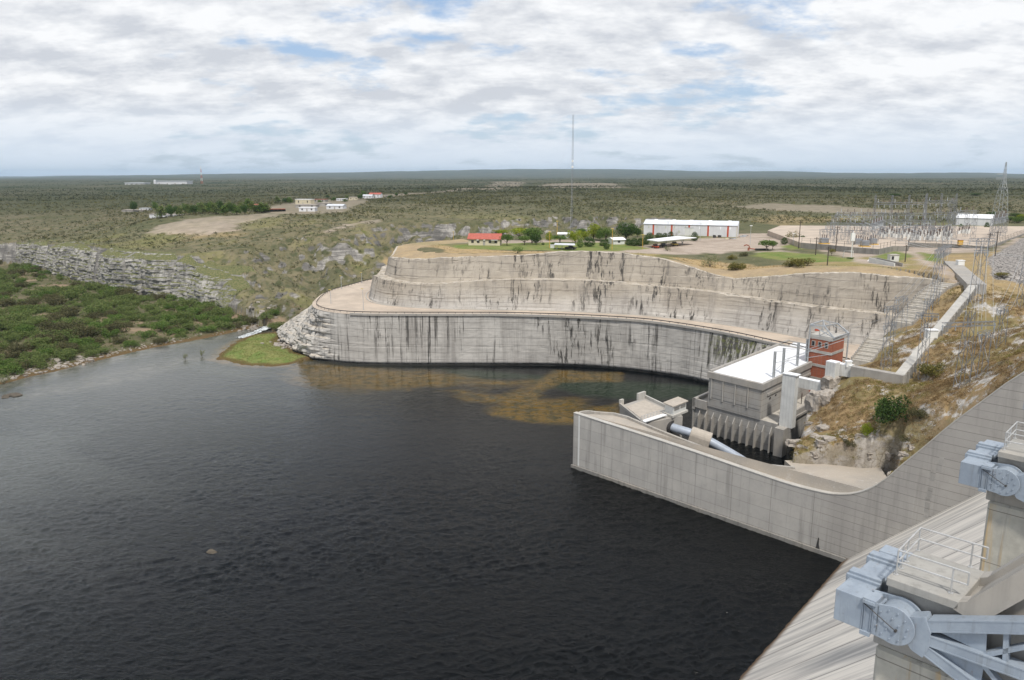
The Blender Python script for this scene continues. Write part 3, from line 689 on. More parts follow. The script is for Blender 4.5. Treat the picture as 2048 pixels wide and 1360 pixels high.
def tierpoly():
    P, s = resample(INNER, 1.2); T = np.gradient(P, axis=0); T /= np.hypot(T[:, 0], T[:, 1])[:, None]
    Nn = np.stack([-T[:, 1], T[:, 0]], 1)            # inward = left of travel (towards the plateau)
    k = 9; Nn = np.stack([np.convolve(np.pad(Nn[:, c], k, mode='edge'), np.ones(2*k+1)/(2*k+1), 'valid') for c in (0, 1)], 1)
    Nn /= np.hypot(Nn[:, 0], Nn[:, 1])[:, None]
    def zfor(Q, table, z0, pxmin):
        xs = [a for a, _ in table]; ys = [b for _, b in table]; Z = []
        for q in Q:
            z = z0
            for _ in range(6):
                px, py = project(q[0], q[1], z)
                if px < pxmin or q[1] > 335 and q[0] < -20: z = z0; break
                z = gy(px, np.interp(px, xs, ys), q[1])[2]
            Z.append(z)
        Z = np.array(Z); kk = 5
        return np.convolve(np.pad(Z, kk, mode='edge'), np.ones(2*kk+1)/(2*kk+1), 'valid')
    b0 = P+Nn*2.2; bz = zfor(b0, BEN_PX, 27.5, 745)
    b1 = b0+Nn*4.4; r0 = b1+Nn*2.0; rz = zfor(r0, RIM_PX, 36.2, 760)
    r1 = r0+Nn*0.9; r2 = r0+Nn*14
    rd = np.array([roadz(project(q[0], q[1], 18)[0]) if q[1] < 345 else 18.5 for q in P])
    return P, s, Nn, rd, b0, bz, b1, r0, rz, r1, r2
TP, TS, TN, TRD, TB0, TBZ, TB1, TR0, TRZ, TR1, TR2 = tierpoly()
rimcut = [(float(a), float(b)) for a, b in (TR0+TN*10.5)[::6] ]
rimcut = [q for q in rimcut if not (q[0] > 122)]
def bk(px, py, z=0): return gz(px, py, z)[:2]
GORGE = [(-900, 700, 10, 6), (-520, 640, 7, 5)]
GORGE += [(*bk(px, py, 2), wd, ra) for px, py, wd, ra in [(0,528,6,5),(70,535,6,6),(150,560,6,6),(230,580,6,7),(300,588,7,6),(360,600,10,7),(430,612,22,7),(500,636,75,6),(545,652,95,5)]]
GORGE += [(-75, 358, 105, 5), (-55, 385, 105, 5), (-12, 432, 90, 4), (60, 482, 70, 3)]
NLEFT = len(GORGE)
PLAT = [(62, 478), (-5, 424), (-40, 395), (-72, 360), (-90, 320), (-80, 290), (0, 270), (130, 225), (900, 225), (900, 478)]
GORGE += [(62, 474, 25, 2), (-5, 420, 14, 2)]
GORGE += [(q[0], q[1], 1.0, 0) for q in rimcut if q[0] > -55 or q[1] < 330]
GORGE += [(128, 229, .8, 0), (121, 221, .8, 0), (105, 210, .8, 0), (97, 203, .8, 0), (86, 194, .8, 0), (82, 186, .8, 0), (74, 181, 1, 0), (68, 176, 1.5, 0), (63, 166, 2, .3)]
GORGE += [(*gz(px, py, 12.2)[:2], 1.2, 0) for px, py in [(1572,918),(1600,921),(1640,922),(1680,924),(1720,928),(1760,931),(1790,934)]]
def wl(s, n): return (WA[0]+ES[0]*s+EN[0]*n, WA[1]+ES[1]*s+EN[1]*n)
GORGE += [(*wl(69, 0.55), .5, 0), (*wl(120, 0.55), .5, 0), (150, 20, 1, 0), (150, -150, 1, 0), (-900, -150, 1, 0)]
GP = [q[:2] for q in GORGE]
BANK = [bk(*q) for q in [(-260,800),(0,766),(50,752),(100,742),(160,726),(215,714),(300,694),(380,680),(440,668),(490,657),(520,650),(545,642)]]
FLOODP = BANK+[(-75,352)]+[bk(px, py, 2) for px, py in [(545,652),(500,636),(430,612),(360,600),(300,588),(230,580),(150,560),(70,535),(0,528)]]+[(-520,640),(-900,700),(-900,300)]
MOUND = [bk(*q) for q in [(440,716),(452,700),(475,684),(505,672),(530,668),(556,668),(556,690),(585,702),(612,716),(595,724),(550,731),(500,730),(460,723)]]
def lowland(X, Y):
    Z = np.full(np.shape(X), -2.5)
    fl = inside(X, Y, FLOODP); d, _ = pdist(X, Y, BANK)
    Z = np.where(fl, 0.10+np.clip(d*0.07, 0, 1.9)+np.clip((d-4)*0.05, 0, 1)*fbm(X/14, Y/14, 3, 2)*0.7, Z)
    Z = np.where(~fl, np.maximum(Z, 0.12-d*0.10), Z)
    Xm = X+3.0*fbm(X/7, Y/7, 3, 301); Ym = Y+3.0*fbm(X/7, Y/7, 3, 303); mo = inside(Xm, Ym, MOUND); dm, _ = pdist(Xm, Ym, MOUND, True)
    Z = np.where(mo, 0.1+np.clip(dm*0.14, 0, 1.6)+0.12*fbm(X/3, Y/3, 3, 8), np.maximum(Z, np.where(dm < 12, 0.1-dm*0.09, -9)))
    dr, e = pdist(X, Y, [(-96, 330, 0.4), (-75, 356, 2), (-50, 382, 6), (-8, 426, 15), (60, 478, 30)])
    Z = np.where((Y > 330), np.maximum(Z, e[..., 0]-0.3-np.maximum(dr-9, 0)*0.9), Z)
    return Z
def height(X, Y):
    X = np.asarray(X, float); Y = np.asarray(Y, float)
    U = upland(X, Y); L = lowland(X, Y)
    ins = inside(X, Y, GP); T0, rw, wd = tmin(X, Y, GORGE, inside(X, Y, PLAT), NLEFT)
    ra = np.where(rw > .03, 1.0, 0.0)
    t = np.clip(T0+ra*(0.42*fbm(X/26, Y/26, 4, 21)+0.16*fbm(X/7, Y/7, 3, 23)), 0, 1)
    led = np.maximum((U-2)/4.2, 1)                       # rock ledges on the natural slopes
    tt = t*led+0.5*fbm(X/30, Y/30, 3, 27); fl = np.floor(tt); fr = tt-fl
    stepd = np.clip((fl+sstep(fr, 0.5, 0.95))/led, 0, 1)
    pr = np.where(ra > 0.6, np.where(t < 1, stepd*0.55*np.clip(20/wd, .12, 1)+t*(1-0.55*np.clip(20/wd, .12, 1)), 1), t)
    base = np.maximum(L, np.where(ra > 0.6, 1.2, -3))
    # ravine floor height follows inside
    Z = base+(U-base)*np.clip(pr, 0, 1)
    rg = (X > 45) & (X < 150) & (Y < 232) & (Y > 100)          # rock shelves on the hillside by the spillway
    Z = np.where(rg & (Z > 12), Z+0.55*fbm(X/5, Y/5, 4, 31)+0.5*np.floor(fbm(X/9, Y/9, 2, 33)*2.2), Z)
    return np.where(ins, L, Z)
def hz(x, y): return float(height(np.array([x]), np.array([y]))[0])
_T = np.exp(np.linspace(math.log(95), math.log(9000), 900))
def hit(px, py):
    u, f, d = ray(px, py); t = _T/f if f else _T
    X = u*t; Y = f*t; Z = CAMH-d*t; H = height(X, Y); b = np.nonzero(H >= Z)[0]
    if len(b) == 0: return (X[-1], Y[-1], H[-1])
    i = max(b[0], 1); a0 = (Z[i-1]-H[i-1]); a1 = (Z[i]-H[i]); k = a0/(a0-a1) if a0 != a1 else 0; k = min(max(k, 0), 1)
    x = X[i-1]+(X[i]-X[i-1])*k; y = Y[i-1]+(Y[i]-Y[i-1])*k
    return (float(x), float(y), float(height(np.array([x]), np.array([y]))[0]))
# patches of ground cover, read off the photograph and laid out in plan
def patch(pts): return [hit(*q)[:2] for q in pts]
BARE = [patch(p) for p in [
  [(290,466),(330,447),(420,434),(540,426),(565,430),(480,448),(470,462),(390,470)],
  [(520,416),(600,404),(720,396),(740,402),(690,424),(620,428),(540,428)],
  [(1100,512),(1180,502),(1290,492),(1400,477),(1480,474),(1636,474),(1640,490),(1560,498),(1480,503),(1340,509),(1300,507)],
  [(950,378),(990,363),(1050,364),(1040,372),(1000,381)], [(1080,371),(1150,365),(1240,369),(1245,376),(1150,376),(1085,375)],
  [(1455,413),(1540,407),(1700,414),(1830,424),(1700,428),(1560,422)],
  [(1640,504),(1646,482),(1760,470),(1900,462),(1990,478),(1975,504),(1800,509),(1700,515)],
  [(1800,496),(1824,497),(1860,520),(1935,570),(1912,570),(1850,532)],
  [(1500,505),(1560,501),(1700,515),(1800,528),(1790,536),(1690,522),(1560,508)],
  [(920,486),(1020,480),(1110,480),(1250,482),(1240,487),(1110,486),(1020,488)],
  [(1980,500),(2048,470),(2048,480),(2000,503)], [(1400,470),(1640,462),(1640,470),(1500,476)],
  [(650,461),(700,447),(760,440),(762,443),(705,451),(655,464)], [(745,392),(900,380),(960,374),(962,377),(900,384),(750,397)]]]
LAWN = [patch(p) for p in [
  [(905,492),(935,488),(1110,484),(1240,486),(1300,498),(1230,503),(1120,501),(1000,500),(920,498)],
  [(1505,506),(1560,503),(1640,508),(1700,516),(1700,523),(1640,524),(1560,520),(1500,512)],
  [(1560,492),(1600,486),(1640,488),(1640,497),(1580,500)], [(1760,508),(1790,500),(1830,512),(1790,524),(1750,520)],
  [(1840,505),(1880,510),(1880,524),(1850,520)]]]+[MOUND]
DRYP = [patch(p) for p in [
  [(765,514),(800,500),(900,494),(1000,501),(1120,503),(1240,505),(1320,509),(1300,520),(1100,512),(900,520),(770,524)],
  [(1320,512),(1420,520),(1500,530),(1640,538),(1790,545),(1900,560),(1800,562),(1668,550),(1450,568),(1400,545)],
  [(1500,440),(1560,430),(1640,436),(1760,430),(1700,440),(1560,452)],
  [(330,466),(470,462),(480,472),(380,478)]]]
RIPR = [patch(p) for p in [[(1975,520),(2048,475),(2300,440),(2400,640),(2300,640),(2048,568),(1985,552)]]]
def make_terrain():
    az = np.radians(np.linspace(-52, 50, 960))
    rr = [60.0]
    while rr[-1] < 240: rr.append(rr[-1]+max(0.55, rr[-1]*0.0035))
    while rr[-1] < 330: rr.append(rr[-1]*1.0035)
    while rr[-1] < 660: rr.append(rr[-1]*1.0021)
    while rr[-1] < 1500: rr.append(rr[-1]*1.0042)
    while rr[-1] < 32000: rr.append(rr[-1]*1.021)
    rr = np.array(rr); RR, AA = np.meshgrid(rr, az, indexing='ij')
    X = RR*np.sin(AA); Y = RR*np.cos(AA); Z = height(X, Y)
    V = np.stack([X, Y, Z], -1).reshape(-1, 3)
    nr, na = X.shape; I = np.arange(nr*na).reshape(nr, na)
    Fq = np.stack([I[:-1, :-1], I[:-1, 1:], I[1:, 1:], I[1:, :-1]], -1).reshape(-1, 4)
    def zone(polys, soft=2.5, cond=None):
        m = np.zeros(X.shape)
        for p in polys:
            xs = [q[0] for q in p]; ys = [q[1] for q in p]
            sel = (X > min(xs)-12) & (X < max(xs)+12) & (Y > min(ys)-12) & (Y < max(ys)+12)
            if not sel.any(): continue
            xx = X[sel]; yy = Y[sel]; d, _ = pdist(xx, yy, p, True); s = np.where(inside(xx, yy, p), d, -d)
            sf = soft*np.clip(np.hypot(xx, yy)/300, 1, 4)
            m[sel] = np.maximum(m[sel], sstep(s+fbm(xx/6, yy/6, 3, 4)*sf, -sf*.6, sf*.6))
        return m
    z1 = np.zeros((nr, na, 4)); z2 = np.zeros((nr, na, 4)); z1[..., 3] = 1; z2[..., 3] = 1
    z1[..., 0] = zone(BARE, 4.5); z1[..., 1] = zone(LAWN, 2.5); z1[..., 2] = np.maximum(zone(DRYP[:2], 2.5), .45*zone(DRYP[2:], 6))
    z2[..., 0] = zone(RIPR, 1.0)
    hill = sstep(X, 40, 50)*sstep(Y, 262, 236)*sstep(Z, 5, 9); z2[..., 1] = hill*(1-z1[..., 2])
    z1[..., 2] = np.maximum(z1[..., 2], 0.8*sstep(X, 95, 110)*sstep(Y, 190, 205)*sstep(Y, 300, 280)*(1-z1[..., 1])); z2[..., 1] *= sstep(Y, 215, 195)
    z2[..., 2] = (inside(X, Y, FLOODP)).astype(float)
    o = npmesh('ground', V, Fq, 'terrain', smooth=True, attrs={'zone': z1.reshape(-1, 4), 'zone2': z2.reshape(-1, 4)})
    setp(o, 'dry scrub plain with rocky gorge sides running to the horizon', 'ground', kind='structure')
make_terrain()

def make_water():
    azw = np.radians(np.linspace(-50, 36, 860)); rw_ = [45.0]
    while rw_[-1] < 720: rw_.append(rw_[-1]*1.0031)
    RR, AA = np.meshgrid(np.array(rw_), azw, indexing='ij'); X = RR*np.sin(AA); Y = RR*np.cos(AA); nx, ny = X.shape
    # wind ripples, real relief on the surface : short crested, running a little across the view
    c_, s_ = math.cos(.32), math.sin(.32); U = X*c_+Y*s_; V = -X*s_+Y*c_
    U = U+1.6*fbm(X/7, Y/7, 2, 201); V = V+1.2*fbm(X/5, Y/5, 2, 203)
    def rid(a, b, sd): return (1-np.abs(vn(a, b, sd)*2-1))**2
    W = 0.15*rid(U/2.3, V/.95, 211)+0.10*rid(U/1.2, V/.62, 213)+0.06*fbm(U/6, V/3, 2, 215)
    gst = 0.45+0.55*sstep(fbm(X/38, Y/22, 3, 221), -.35, .35); W = W*gst*np.interp(RR, [60, 120, 180, 260, 400, 700], [2.0, 1.6, 1.0, .55, .25, .12])-0.09
    I = np.arange(nx*ny).reshape(nx, ny)
    Fq = np.stack([I[:-1, :-1], I[:-1, 1:], I[1:, 1:], I[1:, :-1]], -1).reshape(-1, 4)
    A = np.zeros((nx, ny, 4)); A[..., 3] = 1
    def z(pts, soft):
        p = [bk(*q) for q in pts]; d, _ = pdist(X, Y, p, True); s = np.where(inside(X, Y, p), d, -d); return sstep(s, -soft, soft)
    weed = np.maximum(1.05*z([(560,728),(640,742),(800,745),(880,742),(930,760),(1060,762),(1020,775),(900,775),(960,800),(1000,820),(1060,838),(1180,840),(1190,812),(1150,800),(1060,800),(1085,775),(1060,768),(1000,790),(860,772),(700,782),(600,762)], 9),
                      1.1*z([(985,828),(1108,741),(1240,746),(1240,764),(1120,764),(1072,796),(1100,812),(1160,816),(1240,806),(1240,838),(1150,846),(1060,846)], 3))
    weed = np.maximum(weed, z([(560,722),(640,728),(760,738),(860,748),(880,760),(760,760),(640,748),(570,735)], 6))
    A[..., 0] = weed
    A[..., 1] = z([(880,736),(1420,772),(1400,800),(1240,800),(1150,790),(1050,760),(900,760)], 8)
    db, _ = pdist(X, Y, BANK)
    dm, _ = pdist(X, Y, MOUND, True)
    A[..., 2] = np.maximum(sstep(db, 22, 0), 0.6*z([(0,790),(200,740),(420,700),(440,720),(300,760),(100,800),(0,830)], 12))
    A[..., 0] = np.maximum(A[..., 0], np.maximum(sstep(dm, 7, 0.5), 0.8*sstep(db, 5, 0.5)))
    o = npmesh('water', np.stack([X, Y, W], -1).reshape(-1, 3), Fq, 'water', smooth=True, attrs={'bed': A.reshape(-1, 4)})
    setp(o, 'dark rippled river pool below the dam with brown weed in the shallows', 'water', kind='structure')
make_water()

def strip(name, rows, mat, smooth=False):
    A = np.stack(rows, 0); nr, nc, _ = A.shape; I = np.arange(nr*nc).reshape(nr, nc)
    Fq = np.stack([I[:-1, :-1], I[:-1, 1:], I[1:, 1:], I[1:, :-1]], -1).reshape(-1, 4)
    return npmesh(name, A.reshape(-1, 3), Fq, mat, smooth=smooth)
def wallrows(Pb, zb, Pt, zt, s, N, dz, rough, seed, course=3.2):
    n = max(3, int(np.max(zt-zb)/dz)); rows = []
    for k in range(n+1):
        t = k/n; P = Pb*(1-t)+Pt*t; z = zb*(1-t)+zt*t
        o = rough*(0.5*fbm(s/5, z/2.2, 4, seed)+0.35*fbm(s/1.3, z/0.7, 2, seed+5)+0.45*fbm(s/22, z/14, 3, seed+9))
        lift = np.floor(z/course+0.25*fbm(s/30, z*0, 2, seed)); fr = z/course-np.floor(z/course)
        o = o+0.22*(fbm(lift*3.7, s/26, 2, seed+3))-0.10*(1-sstep(fr, 0, 0.12))*(fbm(s/9, lift, 2, seed+6) > -.15)
        rows.append(np.column_stack([P[:, 0]-N[:, 0]*o, P[:, 1]-N[:, 1]*o, z]))
    return rows
# --- upper two tiers of the quarried cliff
def build_cut():
    s = TS; edge = 0.9*fbm(s/4, s*0, 3, 41)+0.35*fbm(s/1.1, s*0, 2, 43)
    rows = wallrows(TP, TRD-0.3, TB0, TBZ+edge*0.35, s, TN, 0.55, 0.17, 50)
    o = strip('lower_bench', rows+[np.column_stack([TB0+TN*1.2, TBZ+0.12+edge*0.3]), np.column_stack([TB1+TN*0.3, TBZ+0.05])], 'cut_rock')
    rows = wallrows(TB1, TBZ-0.2, TR0, TRZ+edge*0.5, s, TN, 0.55, 0.18, 70)
    o2 = strip('upper_bench', rows+[np.column_stack([TR1, TRZ+0.25+edge*0.3])], 'cut_rock')
    e = empty('quarried_cliff', (0, 0, 0), 'two stepped tiers of cut tan rock behind the bench road', 'cliff')
    e['kind'] = 'structure'
    o.parent = e; o2.parent = e
    # apron of ground between rim and plateau
    m = TR0[:, 0] < 125
    z2 = height(TR2[m][:, 0], TR2[m][:, 1])
    r = [np.column_stack([TR1[m], TRZ[m]+0.25+edge[m]*0.3])]
    for t in np.linspace(0.05, 1, 18):
        q = TR1[m]*(1-t)+TR2[m]*t; te = 1-(1-t)**2.2; zt = (TRZ[m]+0.35)*(1-te)+(z2-0.10-0.3*(t > .95))*te
        r.append(np.column_stack([q, zt+0.25*fbm(q[:, 0]/2.5, q[:, 1]/2.5, 3, 3)*(t < 1)]))
    a = strip('rim_ground', r, 'terrain', True); n = len(a.data.vertices)
    at = a.data.attributes.new('zone', 'FLOAT_COLOR', 'POINT'); at.data.foreach_set('color', np.tile([0.25, 0, 0.95, 1], n).astype(np.float32))
    at = a.data.attributes.new('zone2', 'FLOAT_COLOR', 'POINT'); at.data.foreach_set('color', np.tile([0, 0, 0, 1], n).astype(np.float32))
    setp(a, 'strip of dry grass along the rim of the cut', 'ground', kind='structure')
    # lower wall : from the water to the road
    Pf, sf = resample(FOOT, 0.9); Po_all = np.array(OUTER)
    n = len(Pf); Po, _ = resample(OUTER, 0.3)
    # match each foot point to the nearest road edge, monotonically
    idx = []; j = 0
    for q in Pf:
        d = np.hypot(Po[j:j+60, 0]-q[0], Po[j:j+60, 1]-q[1]); j = j+int(np.argmin(d)); idx.append(j)
    idx = np.convolve(np.pad(np.array(idx, float), 12, mode='edge'), np.ones(25)/25, 'valid').astype(int)
    Pt = Po[np.clip(idx, 0, len(Po)-1)]
    zt = np.array([roadz(project(q[0], q[1], 18)[0]) if q[1] < 345 else 18.5 for q in Pt])
    T = np.gradient(Pf, axis=0); T /= np.hypot(T[:, 0], T[:, 1])[:, None]+1e-9; N = np.stack([-T[:, 1], T[:, 0]], 1)
    k = 7; N = np.stack([np.convolve(np.pad(N[:, c], k, mode='edge'), np.ones(2*k+1)/(2*k+1), 'valid') for c in (0, 1)], 1)
    N /= np.hypot(N[:, 0], N[:, 1])[:, None]
    nat = sstep(Pf[:, 0], -62, -76)                   # the uncut nose of natural rock at the left
    rows = []; nr = 46
    for kk in range(nr+1):
        t = kk/nr; z = -1.5*(1-t)+(zt-0.05)*t
        tp = np.where(nat > 0, t**(1+0.0*nat), t)
        cut = np.clip((t-0.02)*0.15+0.85*sstep(t, 0.90, 1.0)*0.0, 0, 1)
        # cut face : near vertical, so plan moves only near the very top
        mixv = (1-nat)*t + nat*(0.15*t+0.85*sstep(t, 0.1, 1.0))
        P = Pf*(1-mixv)[:, None]+Pt*mixv[:, None]
        o = (0.55*fbm(sf/5, z/2.2, 4, 90)+0.3*fbm(sf/1.3, z/0.7, 2, 95)+0.35*fbm(sf/22, z/14, 3, 99))*(0.16*(1-nat))
        zl = z+1.2*fbm(sf/14, z/14, 3, 91); l = zl/1.7; fr = l-np.floor(l)
        o2 = 2.0*fbm(sf/9, z/6, 4, 101)+1.3*fbm(np.floor(l)*5.1, sf/8, 3, 103)-0.9*(1-sstep(fr, 0, 0.18))+0.5*fbm(sf/2, z/1.2, 3, 105)
        fade = sstep(t, 1.0, 0.9)
        o = o+nat*o2*fade-0.07*(1-nat)*(1-sstep((z/3.3)%1, 0, .12))*(fbm(sf/9, np.floor(z/3.3), 2, 6) > 0)
        o = o+1.6*sstep(z, 1.3, 0.4)*-0.35
        rows.append(np.column_stack([P[:, 0]-N[:, 0]*o, P[:, 1]-N[:, 1]*o, z]))
    lw = strip('river_wall', rows, 'cut_rock'); setp(lw, 'streaked grey rock wall between the water and the bench road', 'cliff', kind='structure')
    # road deck and verge
    mb = MB(); a = [(q[0], q[1]) for q in INNER]; b = [(q[0], q[1]) for q in OUTER]
    def zof(q): return roadz(project(q[0], q[1], 18)[0]) if q[1] < 345 else 18.5
    A, _ = resample(INNER, 1.0); B, _ = resample(OUTER, 1.0); nn = 400
    A = A[np.linspace(0, len(A)-1, nn).astype(int)]
    j = 0; Bm = []
    for q in A:
        d = np.hypot(B[j:j+14, 0]-q[0], B[j:j+14, 1]-q[1]); j = j+int(np.argmin(d)); Bm.append(j)
    Bm = np.convolve(np.pad(np.array(Bm, float), 6, mode='edge'), np.ones(13)/13, 'valid')
    Bm = np.stack([np.interp(Bm, np.arange(len(B)), B[:, c]) for c in (0, 1)], 1)
    A2 = A+0
    za = np.array([zof(q) for q in A]); zb = np.array([zof(q) for q in Bm])
    rows = []
    for t in np.linspace(-0.12, 1.0, 10): rows.append(np.column_stack([A*(1-t)+Bm*t, za*(1-t)+zb*t+0.0]))
    rd = strip('road', rows, 'dirt_road', True); setp(rd, 'pale dirt road curving along the bench of the cut cliff', 'road', kind='structure')
    T = np.gradient(Bm, axis=0); T /= np.hypot(T[:, 0], T[:, 1])[:, None]+1e-9; Nn = np.stack([-T[:, 1], T[:, 0]], 1)
    # concrete kerb along the edge
    sel = (Bm[:, 0] > -58) & (Bm[:, 1] < 330)
    E, _ = resample([tuple(q) for q in Bm[sel]], 2.0); zE = [zof(q) for q in E]
    mb = MB()
    for i in range(len(E)-1):
        mb.beam((E[i][0], E[i][1], zE[i]+0.0), (E[i+1][0], E[i+1][1], zE[i+1]+0.0), 0.9, 0.7)
    setp(mb.build('kerb', 'concrete'), 'concrete kerb along the outer edge of the bench road', 'kerb', kind='structure')
    E, _ = resample([tuple(q+m2*1.6) for q, m2 in zip(Bm, Nn) if q[1] < 372], 1.0)
    E, _ = resample([tuple(q) for q in E], 3.0)
    g = empty('guard_rail', (float(E[0][0]), float(E[0][1]), 18.5), 'low steel guard rail curving along the outer edge of the bench road', 'guard rail')
    rl = MB(); ps = MB()
    for i in range(len(E)-1):
        z0 = zof(E[i]); z1 = zof(E[i+1])
        rl.beam((E[i][0], E[i][1], z0+0.65), (E[i+1][0], E[i+1][1], z1+0.65), 0.08, 0.30)
        ps.bar((E[i][0], E[i][1], z0-0.1), (E[i][0], E[i][1], z0+0.75), 0.09)
    rl.build('rail', 'dark_metal', g); p = ps.build('posts', 'dark_metal', g); p['kind'] = 'stuff'
    # drain kerb on the inside
    dr = MB(); E, _ = resample([tuple(a-n0*1.1) for a, n0 in zip(TP[::4], TN[::4])], 3.0)
    for i in range(len(E)-1):
        if E[i][1] > 350 or E[i][0] > 104: continue
        dr.beam((E[i][0], E[i][1], zof(E[i])+0.08), (E[i+1][0], E[i+1][1], zof(E[i+1])+0.08), 0.35, 0.3)
    setp(dr.build('drain_kerb', 'concrete_pale'), 'pale drain kerb at the foot of the cut cliff', 'kerb', kind='structure')
build_cut()

def build_bluff():
    ft = [(-950, 716), (-640, 655)]+[gz(px, py, 1.6)[:2] for px, py in [(-60,522),(0,527),(60,536),(110,552),(150,563),(230,586),(300,596),(360,606),(430,617),(480,632),(520,646),(548,655)]]
    P, s = resample(smoothpts(ft, 2), 1.0); T = np.gradient(P, axis=0); T /= np.hypot(T[:, 0], T[:, 1])[:, None]; N = np.stack([-T[:, 1], T[:, 0]], 1); k = 10
    N = np.stack([np.convolve(np.pad(N[:, c], k, mode='edge'), np.ones(2*k+1)/(2*k+1), 'valid') for c in (0, 1)], 1); N /= np.hypot(N[:, 0], N[:, 1])[:, None]
    gw = sstep(P[:, 0], -185, -135); off = 16+24*gw; far = P+N*off[:, None]; zt = height(far[:, 0], far[:, 1])-0.4; zt = np.convolve(np.pad(zt, 6, mode='edge'), np.ones(13)/13, 'valid'); e = P[:, 0]
    fade = sstep(e, -100, -128); zt = zt*fade+(1-fade)*2.5
    rows = []; nr = 54; hgt = zt-0.5
    bast = 8.0*fbm(s/34, s*0, 3, 401)                       # buttresses standing out of the face
    fis = np.clip(1-np.abs(vn(s/17, s*0+3, 403)*2-1)*6, 0, 1)*4.5+np.clip(1-np.abs(vn(s/6.5, s*0+8, 404)*2-1)*5, 0, 1)*1.2
    for i in range(nr+1):
        t = i/nr; z = 0.5+hgt*t; zl = z+1.5*fbm(s/40, s*0, 2, 407)
        bed = zl/2.1; fl = np.floor(bed); fr = bed-fl; bed2 = zl/0.8; fl2 = np.floor(bed2)
        o = bast*(0.4+.6*t)*fade-fis*(0.3+0.7*t)*fade+1.5*(vn(fl*7.3, s/10, 411)-.5)+1.1*(vn(np.floor(s/5+fl*.37)*3.7, fl*5.1, 413)-.5)+.6*(vn(fl2*3.1, s/3.2, 415)-.5)-0.7*(1-sstep(fr, 0, .22))*vn(fl*3.3, s/14, 417)+.8*fbm(s/2.5, z/1.5, 3, 419)
        inn = 1.0+(5.0+9*gw)*t**1.6+5*sstep(t, .86, 1.0)
        rows.append(np.column_stack([P[:, 0]+N[:, 0]*(inn-o), P[:, 1]+N[:, 1]*(inn-o), z]))
    last = rows[-1][:, :2]
    for t in (.25, .5, .75, 1):
        q = last*(1-t)+(P+N*(off+2)[:, None])*t; rows.append(np.column_stack([q, zt+.3*fbm(q[:, 0]/3, q[:, 1]/3, 3, 5)*(t < 1)+.25*(t < .9)]))
    o = strip('bluff', rows, 'bluff_rock'); setp(o, 'broken limestone bluff with dark crevices above the left bank thicket', 'cliff', kind='structure')
build_bluff()
